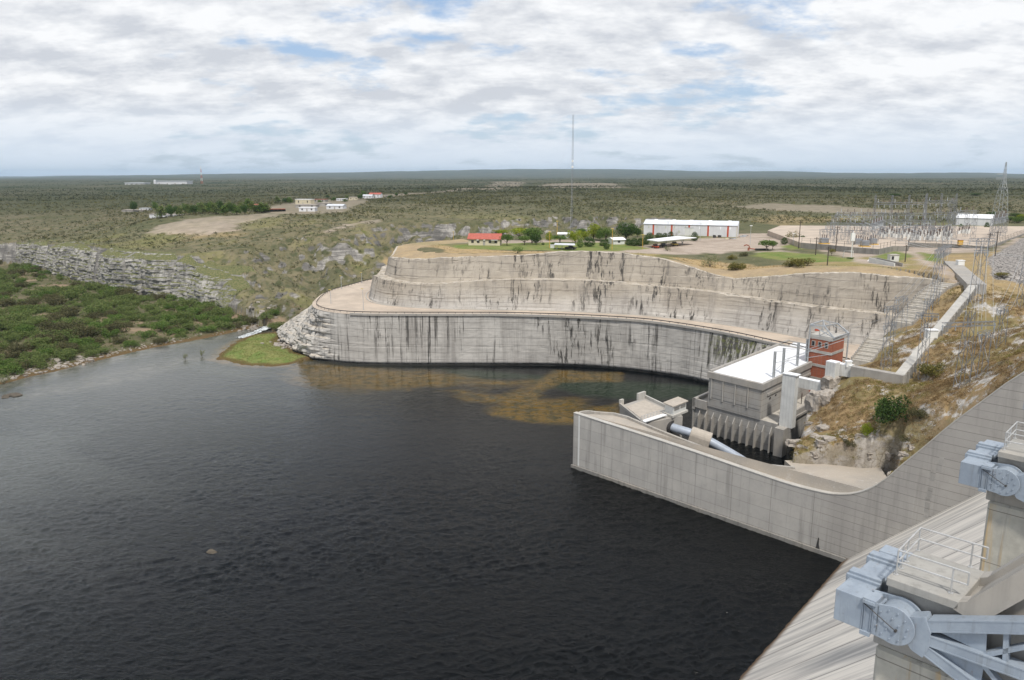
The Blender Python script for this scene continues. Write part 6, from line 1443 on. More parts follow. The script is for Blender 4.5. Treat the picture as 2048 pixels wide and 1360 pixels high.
def build_lattices():
    tower(1771, 738, 1781, 613, 1.7, 1.3, 'lattice tower nearest the white duct bridge, inside the L of the gallery', [(.98, 2.4, 1, .6), (.72, 2.2, 1, .6)])
    tower(1796, 668, 1818, 594, 2.8, 2.2, 'wide headed lattice tower over the stepped channel', [(.97, 3.2, 1, .9)])
    tower(1841, 754, 1864, 598, 1.7, 1.2, 'tall lattice tower beside the sloping gallery in front of its white box', [(.8, 2.2, 1, -.5)])
    tower(1923, 773, 1946, 622, 1.9, 1.1, 'tall lattice tower on the scrub slope right of the gallery', [(.83, 5.2, 1, .15)])
    tower(1958, 752, 1972, 666, 1.9, 1.5, 'short bluish lattice tower with a wide head on the scrub slope', [(1.0, 2.0, 1, .8)])
    tower(1996, 692, 2006, 618, 1.9, 1.5, 'short bluish lattice tower higher on the scrub slope near the right edge', [(1.0, 2.4, 1, .8)])
    tower(2043, 614, 2056, 510, 1.7, 1.3, 'lattice tower cut by the right edge of the photo')
    tower(1950, 610, 1970, 476, 2.2, 1.7, 'lattice tower standing at the upper bend of the gallery', [(.97, 3.5, 1, .1), (.8, 2.2, 1, .3)])
    tower(1868, 610, 1874, 548, 1.6, 1.3, 'small lattice tower on the stepped channel')
    # heavy portal at the upper gallery
    x, y, z = hit(1875, 549); x2, y2, z2 = hit(1890, 541); zt = gy(1879, 500, y)[2]
    e = empty('lattice_portal', (x, y, z), 'heavy lattice portal with a thick beam at the upper end of the footpath', 'lattice portal')
    for (a, b, c, w_) in ((x, y, z, 1.8), (x2, y2+3, z2, 1.8)): lattice(MB(), (a, b, c-.4), (a, b, zt), w_, 1.5, .07).build('leg', STEEL, e) if False else (lambda m: (lattice(m, (a, b, c-.4), (a, b, zt), w_, 1.5, .07), m.build('leg', STEEL, e)))(MB())
    m = MB(); lattice(m, (x-1, y-1, zt-1.2), (x2+4.5, y2+8, zt-1.0), 2.2, 2.2, .08, 1.3); m.build('beam', STEEL, e)
    tower(1893, 500, 1906, 396, 2.6, 1.1, 'tallest lattice tower of the substation, rising above the portal', [(.62, 3, 1, 0)], base=gz(1893, 496, 38))
    # very tall transmission tower
    b = gz(1998, 440, 38.5); zt = gy(2014, 324, b[1])[2]; e = empty('transmission_tower', b, 'very tall tapering transmission tower near the right edge, above the horizon', 'transmission tower')
    def waist(z): return np.interp(z, [b[2], b[2]+20, zt-14, zt], [7.0, 3.8, 2.0, .4])
    m = MB(); zs = np.linspace(b[2]-1, zt, 11)
    for z0, z1 in zip(zs[:-1], zs[1:]):
        r0 = [(b[0]+sx*waist(z0)/2, b[1]+sy*waist(z0)/2, z0) for sx, sy in ((-1, -1), (1, -1), (1, 1), (-1, 1))]; r1 = [(b[0]+sx*waist(z1)/2, b[1]+sy*waist(z1)/2, z1) for sx, sy in ((-1, -1), (1, -1), (1, 1), (-1, 1))]
        for j in range(4): m.bar(r0[j], r1[j], .11, n=4); m.bar(r0[j], r1[(j+1) % 4], .05, n=3); m.bar(r0[(j+1) % 4], r1[j], .05, n=3)
    m.build('body', 'galvanised', e)
    for k, f in enumerate((.72, .80)):
        z_ = b[2]+(zt-b[2])*f; a = MB(); lattice(a, (b[0]-5, b[1], z_), (b[0]+1, b[1], z_), .9, .9, .09); a.build('cross_arm', 'galvanised', e)
    # yard platform
    Z = 39.4
    front = [gz(px, py, Z)[:2] for px, py in [(1603, 486), (1655, 490), (1705, 495), (1757, 498.7), (1785, 492.8), (1815, 493), (1818, 485), (1860, 487), (1900, 488.4), (1976, 494), (2010, 481), (2060, 463)]]
    back = [(340, 430), (150, 440), (130, 400)]
    setp(MB().prism(front+back, 34, Z).build('substation_yard', 'dirt_road'), 'pale gravel platform of the electrical substation', 'yard', kind='structure')
    e = empty('perimeter_wall', (*front[0], 37), 'long grey retaining wall with a wire fence round the substation', 'wall'); m = MB(); fn = MB(); fe, _ = resample(front, 4.0)
    for a, b_ in zip(front[:-1], front[1:]):
        P, Q, d, n = frame2(a, b_); m.prism([P-n*.35, Q-n*.35, Q+n*.02, P+n*.02], 34, Z+.15)
    m.build('wall', 'concrete_dark', e)
    for q in fe: fn.bar((q[0], q[1]-.2, Z), (q[0], q[1]-.2, Z+2.2), .06, n=4)
    for a, b_ in zip(front[:-1], front[1:]):
        for zz in (1.1, 2.1): fn.bar((a[0], a[1]-.2, Z+zz), (b_[0], b_[1]-.2, Z+zz), .03, n=3)
    fn.build('wire_fence', 'dark_metal', e)
    # bus gantries
    rn = random.Random(11)
    def gantry(x0, y0, x1, y1, h, cols, lab, w_=1.5, drop=True, spikes=False):
        z = Z; e = empty('bus_gantry', (x0, y0, z), lab, 'gantry', 'steel gantries of the substation')
        for k in range(cols):
            t = k/(cols-1); c = MB(); px, py = x0+(x1-x0)*t, y0+(y1-y0)*t; lattice(c, (px, py, z-.2), (px, py, z+h+(3.5 if spikes else 0)), w_, w_*(.35 if spikes else .9), .07, 1.3); c.build('column', STEEL, e)
        bm_ = MB(); lattice(bm_, (x0, y0, z+h-.6), (x1, y1, z+h-.6), 1.1, 1.1, .07, 1.3); bm_.build('beam', STEEL, e)
        n = max(3, int(math.hypot(x1-x0, y1-y0)/2.6))
        for k in range(n):
            t = (k+.5)/n; px, py = x0+(x1-x0)*t, y0+(y1-y0)*t; i = MB(); i.bar((px, py, z+h), (px, py, z+h+1.5), .16, n=6); i.build('insulator', 'porcelain' if k % 3 else 'galvanised', e)
            if drop: i = MB(); i.bar((px, py-.8, z+h-1.1), (px, py-1.1, z+h-2.6), .11, n=6); i.build('drop_insulator', 'galvanised', e)
    gg = lambda px, py: gz(px, py, Z)
    rows = [((1642, 485), (1728, 489), 5.6, 4, 'front left'), ((1656, 479), (1745, 482), 7.4, 4, 'second left'), ((1664, 473), (1756, 475), 9.8, 4, 'third left'), ((1672, 469), (1765, 471), 10.6, 4, 'rear left'),
            ((1740, 490), (1762, 478), 8.5, 3, 'slanting left of centre'), ((1760, 471), (1850, 472), 10.5, 4, 'rear middle'), ((1745, 464), (1845, 464), 14.5, 4, 'far tall spiked middle'), ((1770, 478), (1862, 480), 8.5, 4, 'middle'),
            ((1800, 482), (1890, 484), 6.8, 4, 'front middle'), ((1846, 466), (1905, 466), 15.5, 3, 'far tall spiked right'), ((1862, 472), (1930, 473), 11, 3, 'rear right'), ((1908, 479), (1945, 478), 12.5, 2, 'right, before the white store'),
            ((1982, 478), (2006, 472), 9, 3, 'right end'), ((1984, 472), (2009, 466), 9.5, 3, 'rear right end')]
    for (a, b_, h, c, lab) in rows:
        A, B = gg(*a), gg(*b_); gantry(A[0], A[1], B[0], B[1], h, c, 'grey steel bus gantry of the substation, '+lab+' row', spikes='spiked' in lab, drop=h > 6)
    # switchgear
    e0 = empty('switchgear', (0, 0, 0), 'x', 'switchgear', 'switchgear posts standing in the substation yard')
    m = MB(); m.prism([(-.45, -.35), (.45, -.35), (.45, .35), (-.45, .35)], 0, 2.0); m.build('pedestal', 'white_panel', e0, world=False)
    m = MB(); m.bar((0, 0, 2.0), (0, 0, 4.4), .16, n=8)
    for k in range(6): m.bar((0, 0, 2.2+.35*k), (0, 0, 2.32+.35*k), .34, n=8)
    m.build('insulator', 'porcelain', e0, world=False)
    m = MB(); m.bar((-.7, 0, 4.45), (.7, 0, 4.45), .09, n=6); m.build('terminal', 'galvanised', e0, world=False)
    first = True; cnt = 0
    for (xa, xb, ya, yb, nn) in ((1756, 1900, 468, 471, 22), (1760, 1905, 473, 476, 24), (1812, 1900, 479, 482, 14), (1915, 1940, 466, 468, 8)):
        for k in range(nn):
            px = xa+(xb-xa)*(k+rn.uniform(.2, .8))/nn; p = gg(px, rn.uniform(ya, yb)); s = rn.uniform(.8, 1.15)
            lab = 'pale pedestal with a dark insulator in the crowded switchgear rows of the substation'
            if first: e0.location = p; e0['label'] = lab; first = False
            else: dup(e0, loc=p, sc=(s, s, s*rn.uniform(.7, 1.2)), label=lab)
    def trans(px, py, lab, mt):
        x, y, z = gg(px, py); t = empty('transformer', (x, y, z), lab, 'transformer', 'transformers in the substation')
        MB().box(x-1.4, x+1.4, y-1, y+1, z+.3, z+2.4).build('tank', STEEL, t, bevel=.08); MB().box(x-1.9, x+1.9, y-1.3, y+1.3, z, z+.35).build('bund', mt, t)
        for k in range(3): MB().bar((x-.9+.9*k, y, z+2.4), (x-.9+.9*k, y, z+3.8), .15, n=8).build('bushing', 'porcelain', t)
        for s in (-1, 1): MB().box(x+s*1.45-.12, x+s*1.45+.12, y-.8, y+.8, z+.6, z+2.1).build('radiator', 'grey_wall', t)
    trans(1648, 487.5, 'grey transformer on a yellow bund at the left end of the yard', 'yellow_paint'); trans(1729, 493, 'large grey transformer on a yellow bund in front of the left gantries', 'yellow_paint'); trans(1745, 489, 'grey transformer beside the large one', 'yellow_paint'); trans(1716, 489, 'dark transformer left of the large one', 'grey_wall')
    x, y, z = gg(1920, 490); o = empty('orange_container', (x, y, z), 'small orange box standing at the edge of the substation platform', 'container'); MB().box(x-.9, x+.9, y-.6, y+.6, z, z+1.9).build('case', 'yellow_paint', o, bevel=.04); MB().box(x-.95, x+.95, y-.65, y+.65, z+1.9, z+2.0).build('lid', 'rust', o)
    # overhead wires
    wires = MB()
    def sag(a, b_, s=1.2, r=.03):
        a, b_ = Vector(a), Vector(b_); p = a
        for k in range(1, 9): t = k/8; q = a.lerp(b_, t)-Vector((0, 0, s*4*t*(1-t))); wires.bar(p, q, r, n=3, cap=False); p = q
    tops = [gy(1781, 613, hit(1771, 738)[1]), gy(1864, 600, hit(1841, 754)[1]), gy(1946, 640, hit(1923, 773)[1]), gy(1972, 668, hit(1958, 752)[1]), gy(2006, 620, hit(1996, 692)[1])]
    far = [gy(1879, 502, hit(1875, 549)[1]), gy(1888, 500, hit(1875, 549)[1]+4), gy(1966, 480, hit(1950, 610)[1]), gy(1975, 490, hit(1950, 610)[1]), gy(2054, 515, hit(2043, 614)[1])]
    for a, b_ in zip(tops, far):
        for o in (-1.5, 0, 1.5): sag((a[0]+o, a[1], a[2]), (b_[0]+o, b_[1], b_[2]))
    for a in far:
        for o in (-1.5, 1.5): sag((a[0]+o, a[1], a[2]), (a[0]+10+o, a[1]+95, 51), 2)
    p1 = gy(1614, 680, 212)
    for t in tops[:2]: sag(p1, t, .8)
    sag(gy(1550, 704, 190), gy(1620, 690, 210), .3); sag(gy(1567, 697, 192), gy(1625, 690, 210), .3)
    setp(wires.build('power_lines', 'galvanised', None), 'thin overhead wires strung between the lattice towers', 'wire')
build_lattices()

def build_masts():
    b = gz(1143, 458, 37); zt = gy(1147, 229, b[1])[2]; e = empty('radio_mast', b, 'very tall thin guyed radio mast rising above the horizon near the centre', 'radio mast')
    m = MB(); lattice(m, (b[0], b[1], b[2]-1), (b[0], b[1], zt), .8, .6, .045, 1.4); m.build('mast', STEEL, e)
    for f in (.55, .6): z_ = b[2]+(zt-b[2])*f; MB().bar((b[0]-.1, b[1]-.9, z_), (b[0]-.1, b[1]-.5, z_), .6, n=16).build('dish', 'white_box', e)
    w_ = MB()
    for a in (.4, 2.5, 4.6):
        for f in (.35, .65, .95): w_.bar((b[0], b[1], b[2]+(zt-b[2])*f), (b[0]+20*math.cos(a), b[1]+20*math.sin(a), b[2]-1), .015, n=3)
    w_.build('guy_wires', 'galvanised', e)
    # far works with mast
    z = 38; x, y = 0, 0
    def far(px0, px1, py, h, label, dist=3300, name='factory', mast=False):
        p0 = gy(px0, py, dist); p1 = gy(px1, py, dist); zz = hz(p0[0], p0[1]); return p0, p1, max(zz, p0[2]-4)
    for (a, b2, py, hh, lab, nm) in ((250, 288, 369, 12, 'low white factory shed far off near the left horizon', 'factory'), (311, 374, 367.5, 18, 'long white factory hall far off on the plain', 'factory')):
        p0, p1, zz = far(a, b2, py, hh, lab); e = empty(nm, (p0[0], p0[1], zz), lab, 'factory'); top = gy(a, py-5, 3300)[2] if hh > 15 else gy(a, py-3.2, 3300)[2]
        MB().box(p0[0], p1[0], 3300, 3360, zz-20, top).build('wall', 'white_wall', e); MB().box(p0[0]-2, p1[0]+2, 3298, 3362, top, top+1.5).build('roof', 'roof_sheet', e)
        for k in range(4): xx = p0[0]+(p1[0]-p0[0])*(k+.5)/4; MB().box(xx-3, xx+3, 3299.2, 3300, zz, zz+5).build('door', 'grey_wall', e)
    p0 = gy(310, 368, 3290); zt = gy(310, 360.5, 3290)[2]; e = empty('silo', (p0[0], 3290, hz(p0[0], 3290)), 'white silo standing at the left end of the far factory hall', 'silo'); MB().bar((p0[0], 3290, p0[2]-15), (p0[0], 3290, zt), 5, n=20).build('shell', 'white_wall', e); MB().bar((p0[0], 3290, zt), (p0[0], 3290, zt+2.5), 5, .4, n=20).build('cone', 'roof_sheet', e)
    p0 = gy(404, 368, 3100); zt = gy(404, 333, 3100)[2]; e = empty('radio_mast', (p0[0], 3100, p0[2]), 'far red and white radio mast near the white factory', 'radio mast')
    n = 7
    for k in range(n):
        m = MB(); z0 = p0[2]-10+(zt-p0[2]+10)*k/n; z1 = p0[2]-10+(zt-p0[2]+10)*(k+1)/n; w0 = 7*(1-k/n)+.8; w1 = 7*(1-(k+1)/n)+.8; lattice(m, (p0[0], 3100, z0), (p0[0], 3100, z1), w0, w1, .30, 6); m.build('mast_section', 'red_paint' if k % 2 else 'white_box', e)
build_masts()
def build_village():
    D = [ (299, 313, 437, 428.5, 'white_wall', 'roof_grey', 'white cube house in front of the left pines'), (279, 294, 421, 415.5, 'white_wall', 'roof_sheet', 'white flat roofed house behind the first pine'), (495, 505, 414, 409, 'white_wall', 'red_tile', 'white house with a pale roof at the right end of the pines'),
      (591, 615, 409, 399, 'cream_wall', 'white_sheet', 'two storey house with a white roof in the hill village'), (591, 630, 416, 409.5, 'grey_wall', 'roof_grey', 'long grey terrace below the two storey house'), (598, 630, 423, 415.5, 'white_wall', 'white_sheet', 'white roofless walls at the front of the village'),
      (632, 655, 413, 406.5, 'grey_wall', 'roof_grey', 'grey flat house in the middle of the village'), (653, 682, 418.5, 409.5, 'white_wall', 'roof_sheet', 'white gabled shed at the right front of the village'), (626, 648, 405, 399, 'grey_wall', 'rust', 'house with a brown roof behind the village'), (673, 684, 402, 397.5, 'white_wall', 'white_sheet', 'small white house behind the gabled shed'),
      (698, 713, 400.5, 394.5, 'cream_wall', 'roof_grey', 'beige house between two dark trees'), (725, 742, 397, 390, 'white_wall', 'roof_sheet', 'lower wing of the big white house on the ridge'), (738, 758, 396, 386.5, 'white_wall', 'red_tile', 'big white house with a red gable on the ridge'), (770, 783, 394.5, 391, 'grey_wall', 'roof_grey', 'low grey house at the right end of the village'), (244, 279, 424, 422, 'grey_wall', 'roof_grey', 'long low slab roof left of the pines')]
    for (a, b, py, top, wl_, rf, lab) in D:
        p = hit(a, py); q = hit(b, py); h = max(1.8, gy(a, top, p[1])[2]-p[2]); q2 = (q[0], p[1]+ (q[1]-p[1])*.2)
        house(p, q2, min(9, max(5, (q[0]-p[0])*.7)), h*.78 if rf in ('roof_sheet', 'red_tile') else h, h*.3, 'village_house', lab, wall=wl_, roof=rf, nwin=3, over=.3, rooftype='gable' if rf in ('roof_sheet', 'red_tile') and 'cube' not in lab and 'flat' not in lab else 'flat', z0=min(p[2], hz(q2[0], q2[1])), group='houses of the hill village')
    p = hit(508, 425); q = hit(571, 423); e = empty('open_shed', p, 'long dark open shed along the village lane', 'shed'); P, Q, d, n = frame2(p, q); z = p[2]
    MB().prism([P, Q, Q+n*5, P+n*5], z+2.1, z+2.45).build('roof', 'rust', e); MB().prism([P+n*4.7, Q+n*4.7, Q+n*5, P+n*5], z-.5, z+2.1).build('back_wall', 'window_dark', e)
    for k in range(9): c = P.lerp(Q, k/8); MB().box(c.x-.12, c.x+.12, c.y+.2, c.y+.45, z-.6, z+2.1).build('post', 'wood_pole', e)
build_village()
# ------------------------------------------------------------------ vegetation
def leaves(C, S, rs, tri=False, flat_=0.0):
    """C centres (n,3), S sizes (n): one small randomly turned leaf spray per centre"""
    n = len(C); a = rs.normal(size=(n, 3)); a /= np.linalg.norm(a, axis=1)[:, None]; b = rs.normal(size=(n, 3)); b -= a*(a*b).sum(1)[:, None]; b /= np.linalg.norm(b, axis=1)[:, None]
    if flat_: a[:, 2] *= (1-flat_); b[:, 2] *= (1-flat_)
    S = S[:, None]; w_ = rs.uniform(.55, 1, size=(n, 1))
    if tri: V = np.stack([C-a*S, C+a*S+b*S*.3, C+b*S*w_*1.2], 1)
    else: V = np.stack([C-a*S, C-b*S*w_, C+a*S, C+b*S*w_], 1)
    k = V.shape[1]; return V.reshape(-1, 3), np.arange(n*k).reshape(n, k)
def crownpts(blobs, n, rs, hollow=.55):
    B = np.array(blobs, float); vol = B[:, 3]*B[:, 4]+B[:, 4]*B[:, 5]; idx = rs.choice(len(B), n, p=vol/vol.sum())
    u = rs.normal(size=(n, 3)); u /= np.linalg.norm(u, axis=1)[:, None]; r = (hollow+(1-hollow)*rs.uniform(0, 1, n)**.7)*(1+.10*rs.normal(size=n))
    P = B[idx, :3]+u*B[idx, 3:6]*r[:, None]; return P
def make_tree(name, kind, mat, seed, label, cat='tree'):
    rs = np.random.RandomState(seed); rn = random.Random(seed); e = empty(name, (0, 0, -200), label, cat)
    if kind == 'round': blobs = [(0, 0, .58, .40, .40, .40)]+[(rn.uniform(-.25, .25), rn.uniform(-.25, .25), rn.uniform(.4, .78), .2, .2, .18) for _ in range(14)]; n, s, th = 2600, .024, .25
    elif kind == 'spread': blobs = [(.34*math.cos(a)*rn.uniform(.4, 1.2), .34*math.sin(a)*rn.uniform(.4, 1.2), rn.uniform(.55, .85), .22, .22, .13) for a in np.linspace(0, 6, 13)]+[(0, 0, .8, .3, .3, .15)]; n, s, th = 1300, .030, .5
    elif kind == 'clip': blobs = [(0, 0, .45, .42, .42, .43), (0, 0, .72, .28, .28, .27), (0, 0, .25, .36, .36, .2)]; n, s, th = 1500, .030, .1
    elif kind == 'tall': blobs = [(rn.uniform(-.14, .14), rn.uniform(-.14, .14), z, .22*(1.15-z*.7), .22*(1.15-z*.7), .13) for z in np.linspace(.25, .92, 16)]; n, s, th = 1000, .034, .25
    elif kind == 'lobed': blobs = [(rn.uniform(-.3, .3), rn.uniform(-.3, .3), rn.uniform(.3, .85), .19, .19, .17) for _ in range(16)]; n, s, th = 1800, .028, .2
    elif kind == 'bush': blobs = [(rn.uniform(-.62, .62), rn.uniform(-.62, .62), rn.uniform(.18, .60), rn.uniform(.22, .4), rn.uniform(.22, .4), rn.uniform(.18, .32)) for _ in range(13)]; n, s, th = 2400, .036, .1
    elif kind == 'wisp': blobs = [(rn.uniform(-.4, .4), rn.uniform(-.4, .4), rn.uniform(.3, .85), .2, .2, .22) for _ in range(12)]; n, s, th = 800, .03, .1
    P = crownpts(blobs, n, rs, .35 if kind in ('wisp', 'spread') else .6); P = P[P[:, 2] > .02]; V, Fq = leaves(P, rs.uniform(.6, 1.3, len(P))*s, rs)
    npmesh('crown', V, Fq, mat, e)
    m = MB(); m.tube([(0, 0, -.08), (.01, 0, th*.6), (.02, .01, th+.15)], [.035, .028, .018], n=6)
    for k in range(5):
        b = blobs[rn.randrange(len(blobs))]; m.tube([(.0, 0, th*.5+.02*k), (b[0]*.5, b[1]*.5, (th*.5+b[2])/2), (b[0], b[1], b[2])], [.018, .012, .005], n=5)
    m.build('trunk', 'bark', e, world=False)
    return e
PROTO = {}
def proto(kind, mat, seed):
    k = (kind, mat, seed)
    if k not in PROTO: PROTO[k] = [make_tree({'clip': 'clipped_bush', 'bush': 'bush', 'wisp': 'shrub'}.get(kind, 'tree'), kind, mat, seed, 'x'), False]
    return PROTO[k]
def place_at(kind, mat, seed, x, y, z, w_, h, label, group, cat='tree', rz=None):
    p = proto(kind, mat, seed); rz = random.uniform(0, 6.28) if rz is None else rz; wn = {'round': .82, 'spread': .95, 'clip': .85, 'tall': .5, 'lobed': .85, 'bush': 1.75, 'wisp': 1.1}[kind]
    sc = (w_/wn, w_/wn, h)
    if not p[1]:
        e = p[0]; p[1] = True; e.location = (x, y, z); e.rotation_euler = (0, 0, rz); e.scale = sc; e['label'] = label; e['category'] = cat
        if group: e['group'] = group
        return e
    return dup(p[0], (x, y, z), rz, sc, label, group, cat)
def plant(px, py, w_px, h_px, kind, mat, label, group=None, seed=1, cat='tree', z=None):
    x, y, zz = hit(px, py) if z is None else gz(px, py, z); k = math.hypot(y, CAMH-zz)/F
    return place_at(kind, mat, seed, x, y, zz-.1, w_px*k, h_px*k*1.02, label, group, cat)
def build_trees():
    Gd = 'garden trees on the plateau'
    for a in [(1014, 491, 30, 24, 'spread', 'leaf_green', 'spreading tree touching the right end of the red roofed house', 1), (1049, 490, 28, 20, 'spread', 'leaf_green', 'low spreading tree on the lawn right of the red roofed house', 2), (1064, 487, 44, 33, 'spread', 'leaf_green', 'widest spreading tree in the middle of the lawn', 1), (1038, 480, 34, 26, 'spread', 'leaf_bright', 'pale green tree behind the low spreading tree', 2), (1003, 474, 28, 15, 'spread', 'leaf_bright', 'pale tree showing over the red roof', 1), (1120, 486, 36, 17, 'spread', 'leaf_green', 'flat topped tree behind the small grey carport', 2),
              (1072, 490, 23, 24, 'round', 'leaf_dark', 'dark round tree at the right side of the lawn', 1), (1252, 481, 46, 37, 'round', 'leaf_dark', 'biggest dark tree, left of the warehouse', 1), (1275, 474, 18, 18, 'round', 'leaf_dark', 'dark tree between the biggest tree and the warehouse', 2), (1212, 481, 34, 28, 'round', 'leaf_green', 'soft green tree behind the yellow lamp post by the tiny house', 2),
              (1150, 486, 28, 26, 'lobed', 'leaf_bright', 'yellow green layered tree at the left of the bright group', 1), (1168, 478, 24, 17, 'lobed', 'leaf_bright', 'yellow green layered tree in the middle of the bright group', 2), (1187, 480, 28, 34, 'lobed', 'leaf_bright', 'tallest yellow green layered tree of the bright group', 1), (1200, 482, 20, 22, 'round', 'leaf_green', 'green tree right of the tallest yellow green tree', 1), (1163, 466, 24, 10, 'round', 'leaf_green', 'tree top showing behind the bright group', 2),
              (1585, 484, 30, 24, 'wisp', 'leaf_olive', 'loose olive coloured tree on the lawn', 1), (1533, 501, 34, 23, 'spread', 'leaf_green', 'spreading tree beside the red machine on the yard edge', 2), (1545, 499, 20, 17, 'spread', 'leaf_green', 'smaller spreading tree right of the red machine', 1), (2003, 554, 26, 14, 'spread', 'leaf_olive', 'lone flat topped tree on dry ground near the rock fill', 2), (1962, 450, 24, 11, 'spread', 'leaf_green', 'grey green tree at the right end of the white store', 1), (1663, 512, 12, 16, 'spread', 'leaf_olive', 'thin young tree before the substation wall', 2)]:
        plant(a[0], a[1], a[2], a[3], a[4], a[5], a[6], Gd, a[7])
    Cb = 'clipped bushes on the plateau'
    for a in [(1098, 481, 16, 17, 'leaf_bright', 'yellow green clipped bush behind the yellow lamp post'), (1205, 492, 15, 13, 'leaf_dark', 'small clipped bush below the soft green tree'), (1213, 499, 14, 22, 'leaf_dark', 'clipped bush on a thin stem near the cliff rim'), (1178, 493, 27, 20, 'leaf_dark', 'wide dark rounded bush below the bright trees'), (1160, 495, 15, 18, 'leaf_green', 'upright clipped bush right of the small grey carport'), (1389, 482, 16, 19, 'leaf_dark', 'clipped cone bush at the far end of the long carport'), (1568, 489, 15, 15, 'leaf_dark', 'dark clipped ball bush on the right lawn'), (1605, 484, 14, 14, 'leaf_dark', 'dark clipped ball bush beside the tall dark pole'),
              (1581, 485, 9, 7, 'leaf_dark', 'tiny dark clipped bush between the two ball bushes'), (1680, 478, 7, 9, 'leaf_dark', 'small dark clipped tree inside the substation'), (1973, 458, 11, 14, 'leaf_dark', 'dark clipped tree on a stem right of the white store'), (1921, 458, 8, 11, 'leaf_dark', 'dark clipped tree before the white store'), (1105, 490, 8, 5, 'leaf_dark', 'low dark bush at the end of the small grey carport'), (1086, 490, 7, 6, 'leaf_dark', 'small brownish bush on the lawn right of the dark round tree')]:
        plant(a[0], a[1], a[2], a[3], 'clip', a[4], a[5], Cb, 1, 'bush')
    Rb = 'round bushes beside the warehouse'
    for a in [(1257, 491, 14, 14, 'leftmost of the row of round bushes by the tiny house'), (1268, 492, 18, 17, 'second of the row of round bushes by the tiny house'), (1281, 492, 18, 17, 'third of the row of round bushes by the tiny house'), (1292, 489, 14, 16, 'last of the row of round bushes, touching the long carport'), (1299, 479, 18, 15, 'round bush against the warehouse left of the first stripe'), (1318, 476, 18, 11, 'round bush against the warehouse right of the first stripe'), (1330, 476, 14, 11, 'round bush between the first and second stripes'), (1341, 476, 13, 14, 'round bush at the second red stripe')]:
        plant(a[0], a[1], a[2], a[3], 'clip', 'leaf_dark', a[4], Rb, 1, 'bush')
    x, y, z = hit(1352, 479); e = empty('bare_tree', (x, y, z), 'leafless grey tree in front of the warehouse', 'tree'); m = MB(); rn = random.Random(4)
    m.tube([(x, y, z), (x, y, z+2)], .1, n=5); m.build('trunk', 'grey_wall', e); m = MB()
    for k in range(16): a = rn.uniform(0, 6.28); m.tube([(x, y, z+1.2+.06*k), (x+math.cos(a)*1.0, y+math.sin(a)*1, z+2.6+.1*k), (x+math.cos(a)*rn.uniform(1.2, 2.6), y+math.sin(a)*1.5, z+3.2+.15*k)], [.05, .03, .015], n=4)
    m.build('branches', 'grey_wall', e)
    for a in [(1420, 534, 34, 27, 'wisp', 'leaf_reed', 'tall loose bush at the dip of the cliff rim', 1), (1472, 549, 42, 21, 'bush', 'leaf_olive', 'wide pale green bush on the dip of the cliff rim', 1), (1600, 538, 54, 20, 'bush', 'leaf_olive', 'widest olive bush on the slope above the right cut', 2), (1580, 533, 26, 14, 'bush', 'leaf_olive', 'olive bush joined to the widest bush on its left', 1), (1462, 519, 22, 11, 'bush', 'leaf_olive', 'small olive bush behind the rim dip', 2), (1488, 512, 20, 10, 'bush', 'leaf_scrub', 'low bush at the edge of the yard', 1), (1035, 508, 25, 16, 'wisp', 'leaf_green', 'green bush growing on the cliff rim below the lawn', 1), (1335, 502, 15, 11, 'wisp', 'leaf_reed', 'pale tuft on the edge of the yard', 1), (1701, 518, 16, 5, 'bush', 'leaf_green', 'low green tuft at the foot of the white mast', 2),
              (1788, 842, 84, 58, 'bush', 'leaf_deep_green', 'large dark green bush on the slope above the gravel fill', 3), (1766, 832, 40, 44, 'bush', 'leaf_green', 'bright green bush joined to the left of the large dark bush', 1), (1838, 838, 44, 28, 'bush', 'leaf_scrub', 'dull green bush right of the large dark bush', 2), (1735, 868, 28, 26, 'bush', 'leaf_bright', 'small round yellow green bush on the rocks', 3), (1696, 915, 22, 20, 'bush', 'leaf_scrub', 'grey green bush at the back of the gravel fill', 1), (1860, 752, 60, 34, 'bush', 'leaf_olive', 'broad olive shrub in front of the gallery corner', 2), (1810, 880, 26, 12, 'bush', 'leaf_scrub', 'low bush on the rust coloured slope', 1)]:
        plant(a[0], a[1], a[2], a[3], a[4], a[5], a[6], 'wild bushes on the slopes', a[7], 'bush')
    for a in [(1958, 742, 44, 'olive'), (1930, 700, 40, 'rust'), (1990, 720, 36, 'olive'), (1905, 810, 40, 'olive'), (1880, 790, 34, 'rust'), (1960, 800, 30, 'rust'), (1868, 700, 24, 'olive'), (1900, 668, 26, 'olive'), (2030, 660, 34, 'olive'), (1712, 775, 40, 'olive'), (1690, 790, 34, 'olive'), (1730, 800, 26, 'rust')]: pass
    # trees of the village
    rn = random.Random(9); T = []
    T += [(268, 424, 15, 22), (311, 420, 11, 16), (322, 436, 19, 24), (343, 434, 18, 22), (338, 430, 14, 20), (360, 432, 14, 20), (353, 426, 14, 15)]
    T += [(372+8.4*k, rn.uniform(421, 431), rn.uniform(13, 20), rn.uniform(17, 25)) for k in range(20)]
    T += [(572, 407, 12, 12), (580, 407, 11, 13), (555, 405, 12, 12), (655, 396, 9, 6), (668, 402, 12, 8), (695, 399, 8, 9), (720, 400, 12, 12), (728, 393, 12, 11), (745, 396, 9, 8), (793, 393, 8, 8), (780, 396, 9, 6), (640, 408, 10, 8), (811, 390, 8, 6), (690, 404, 10, 6)]
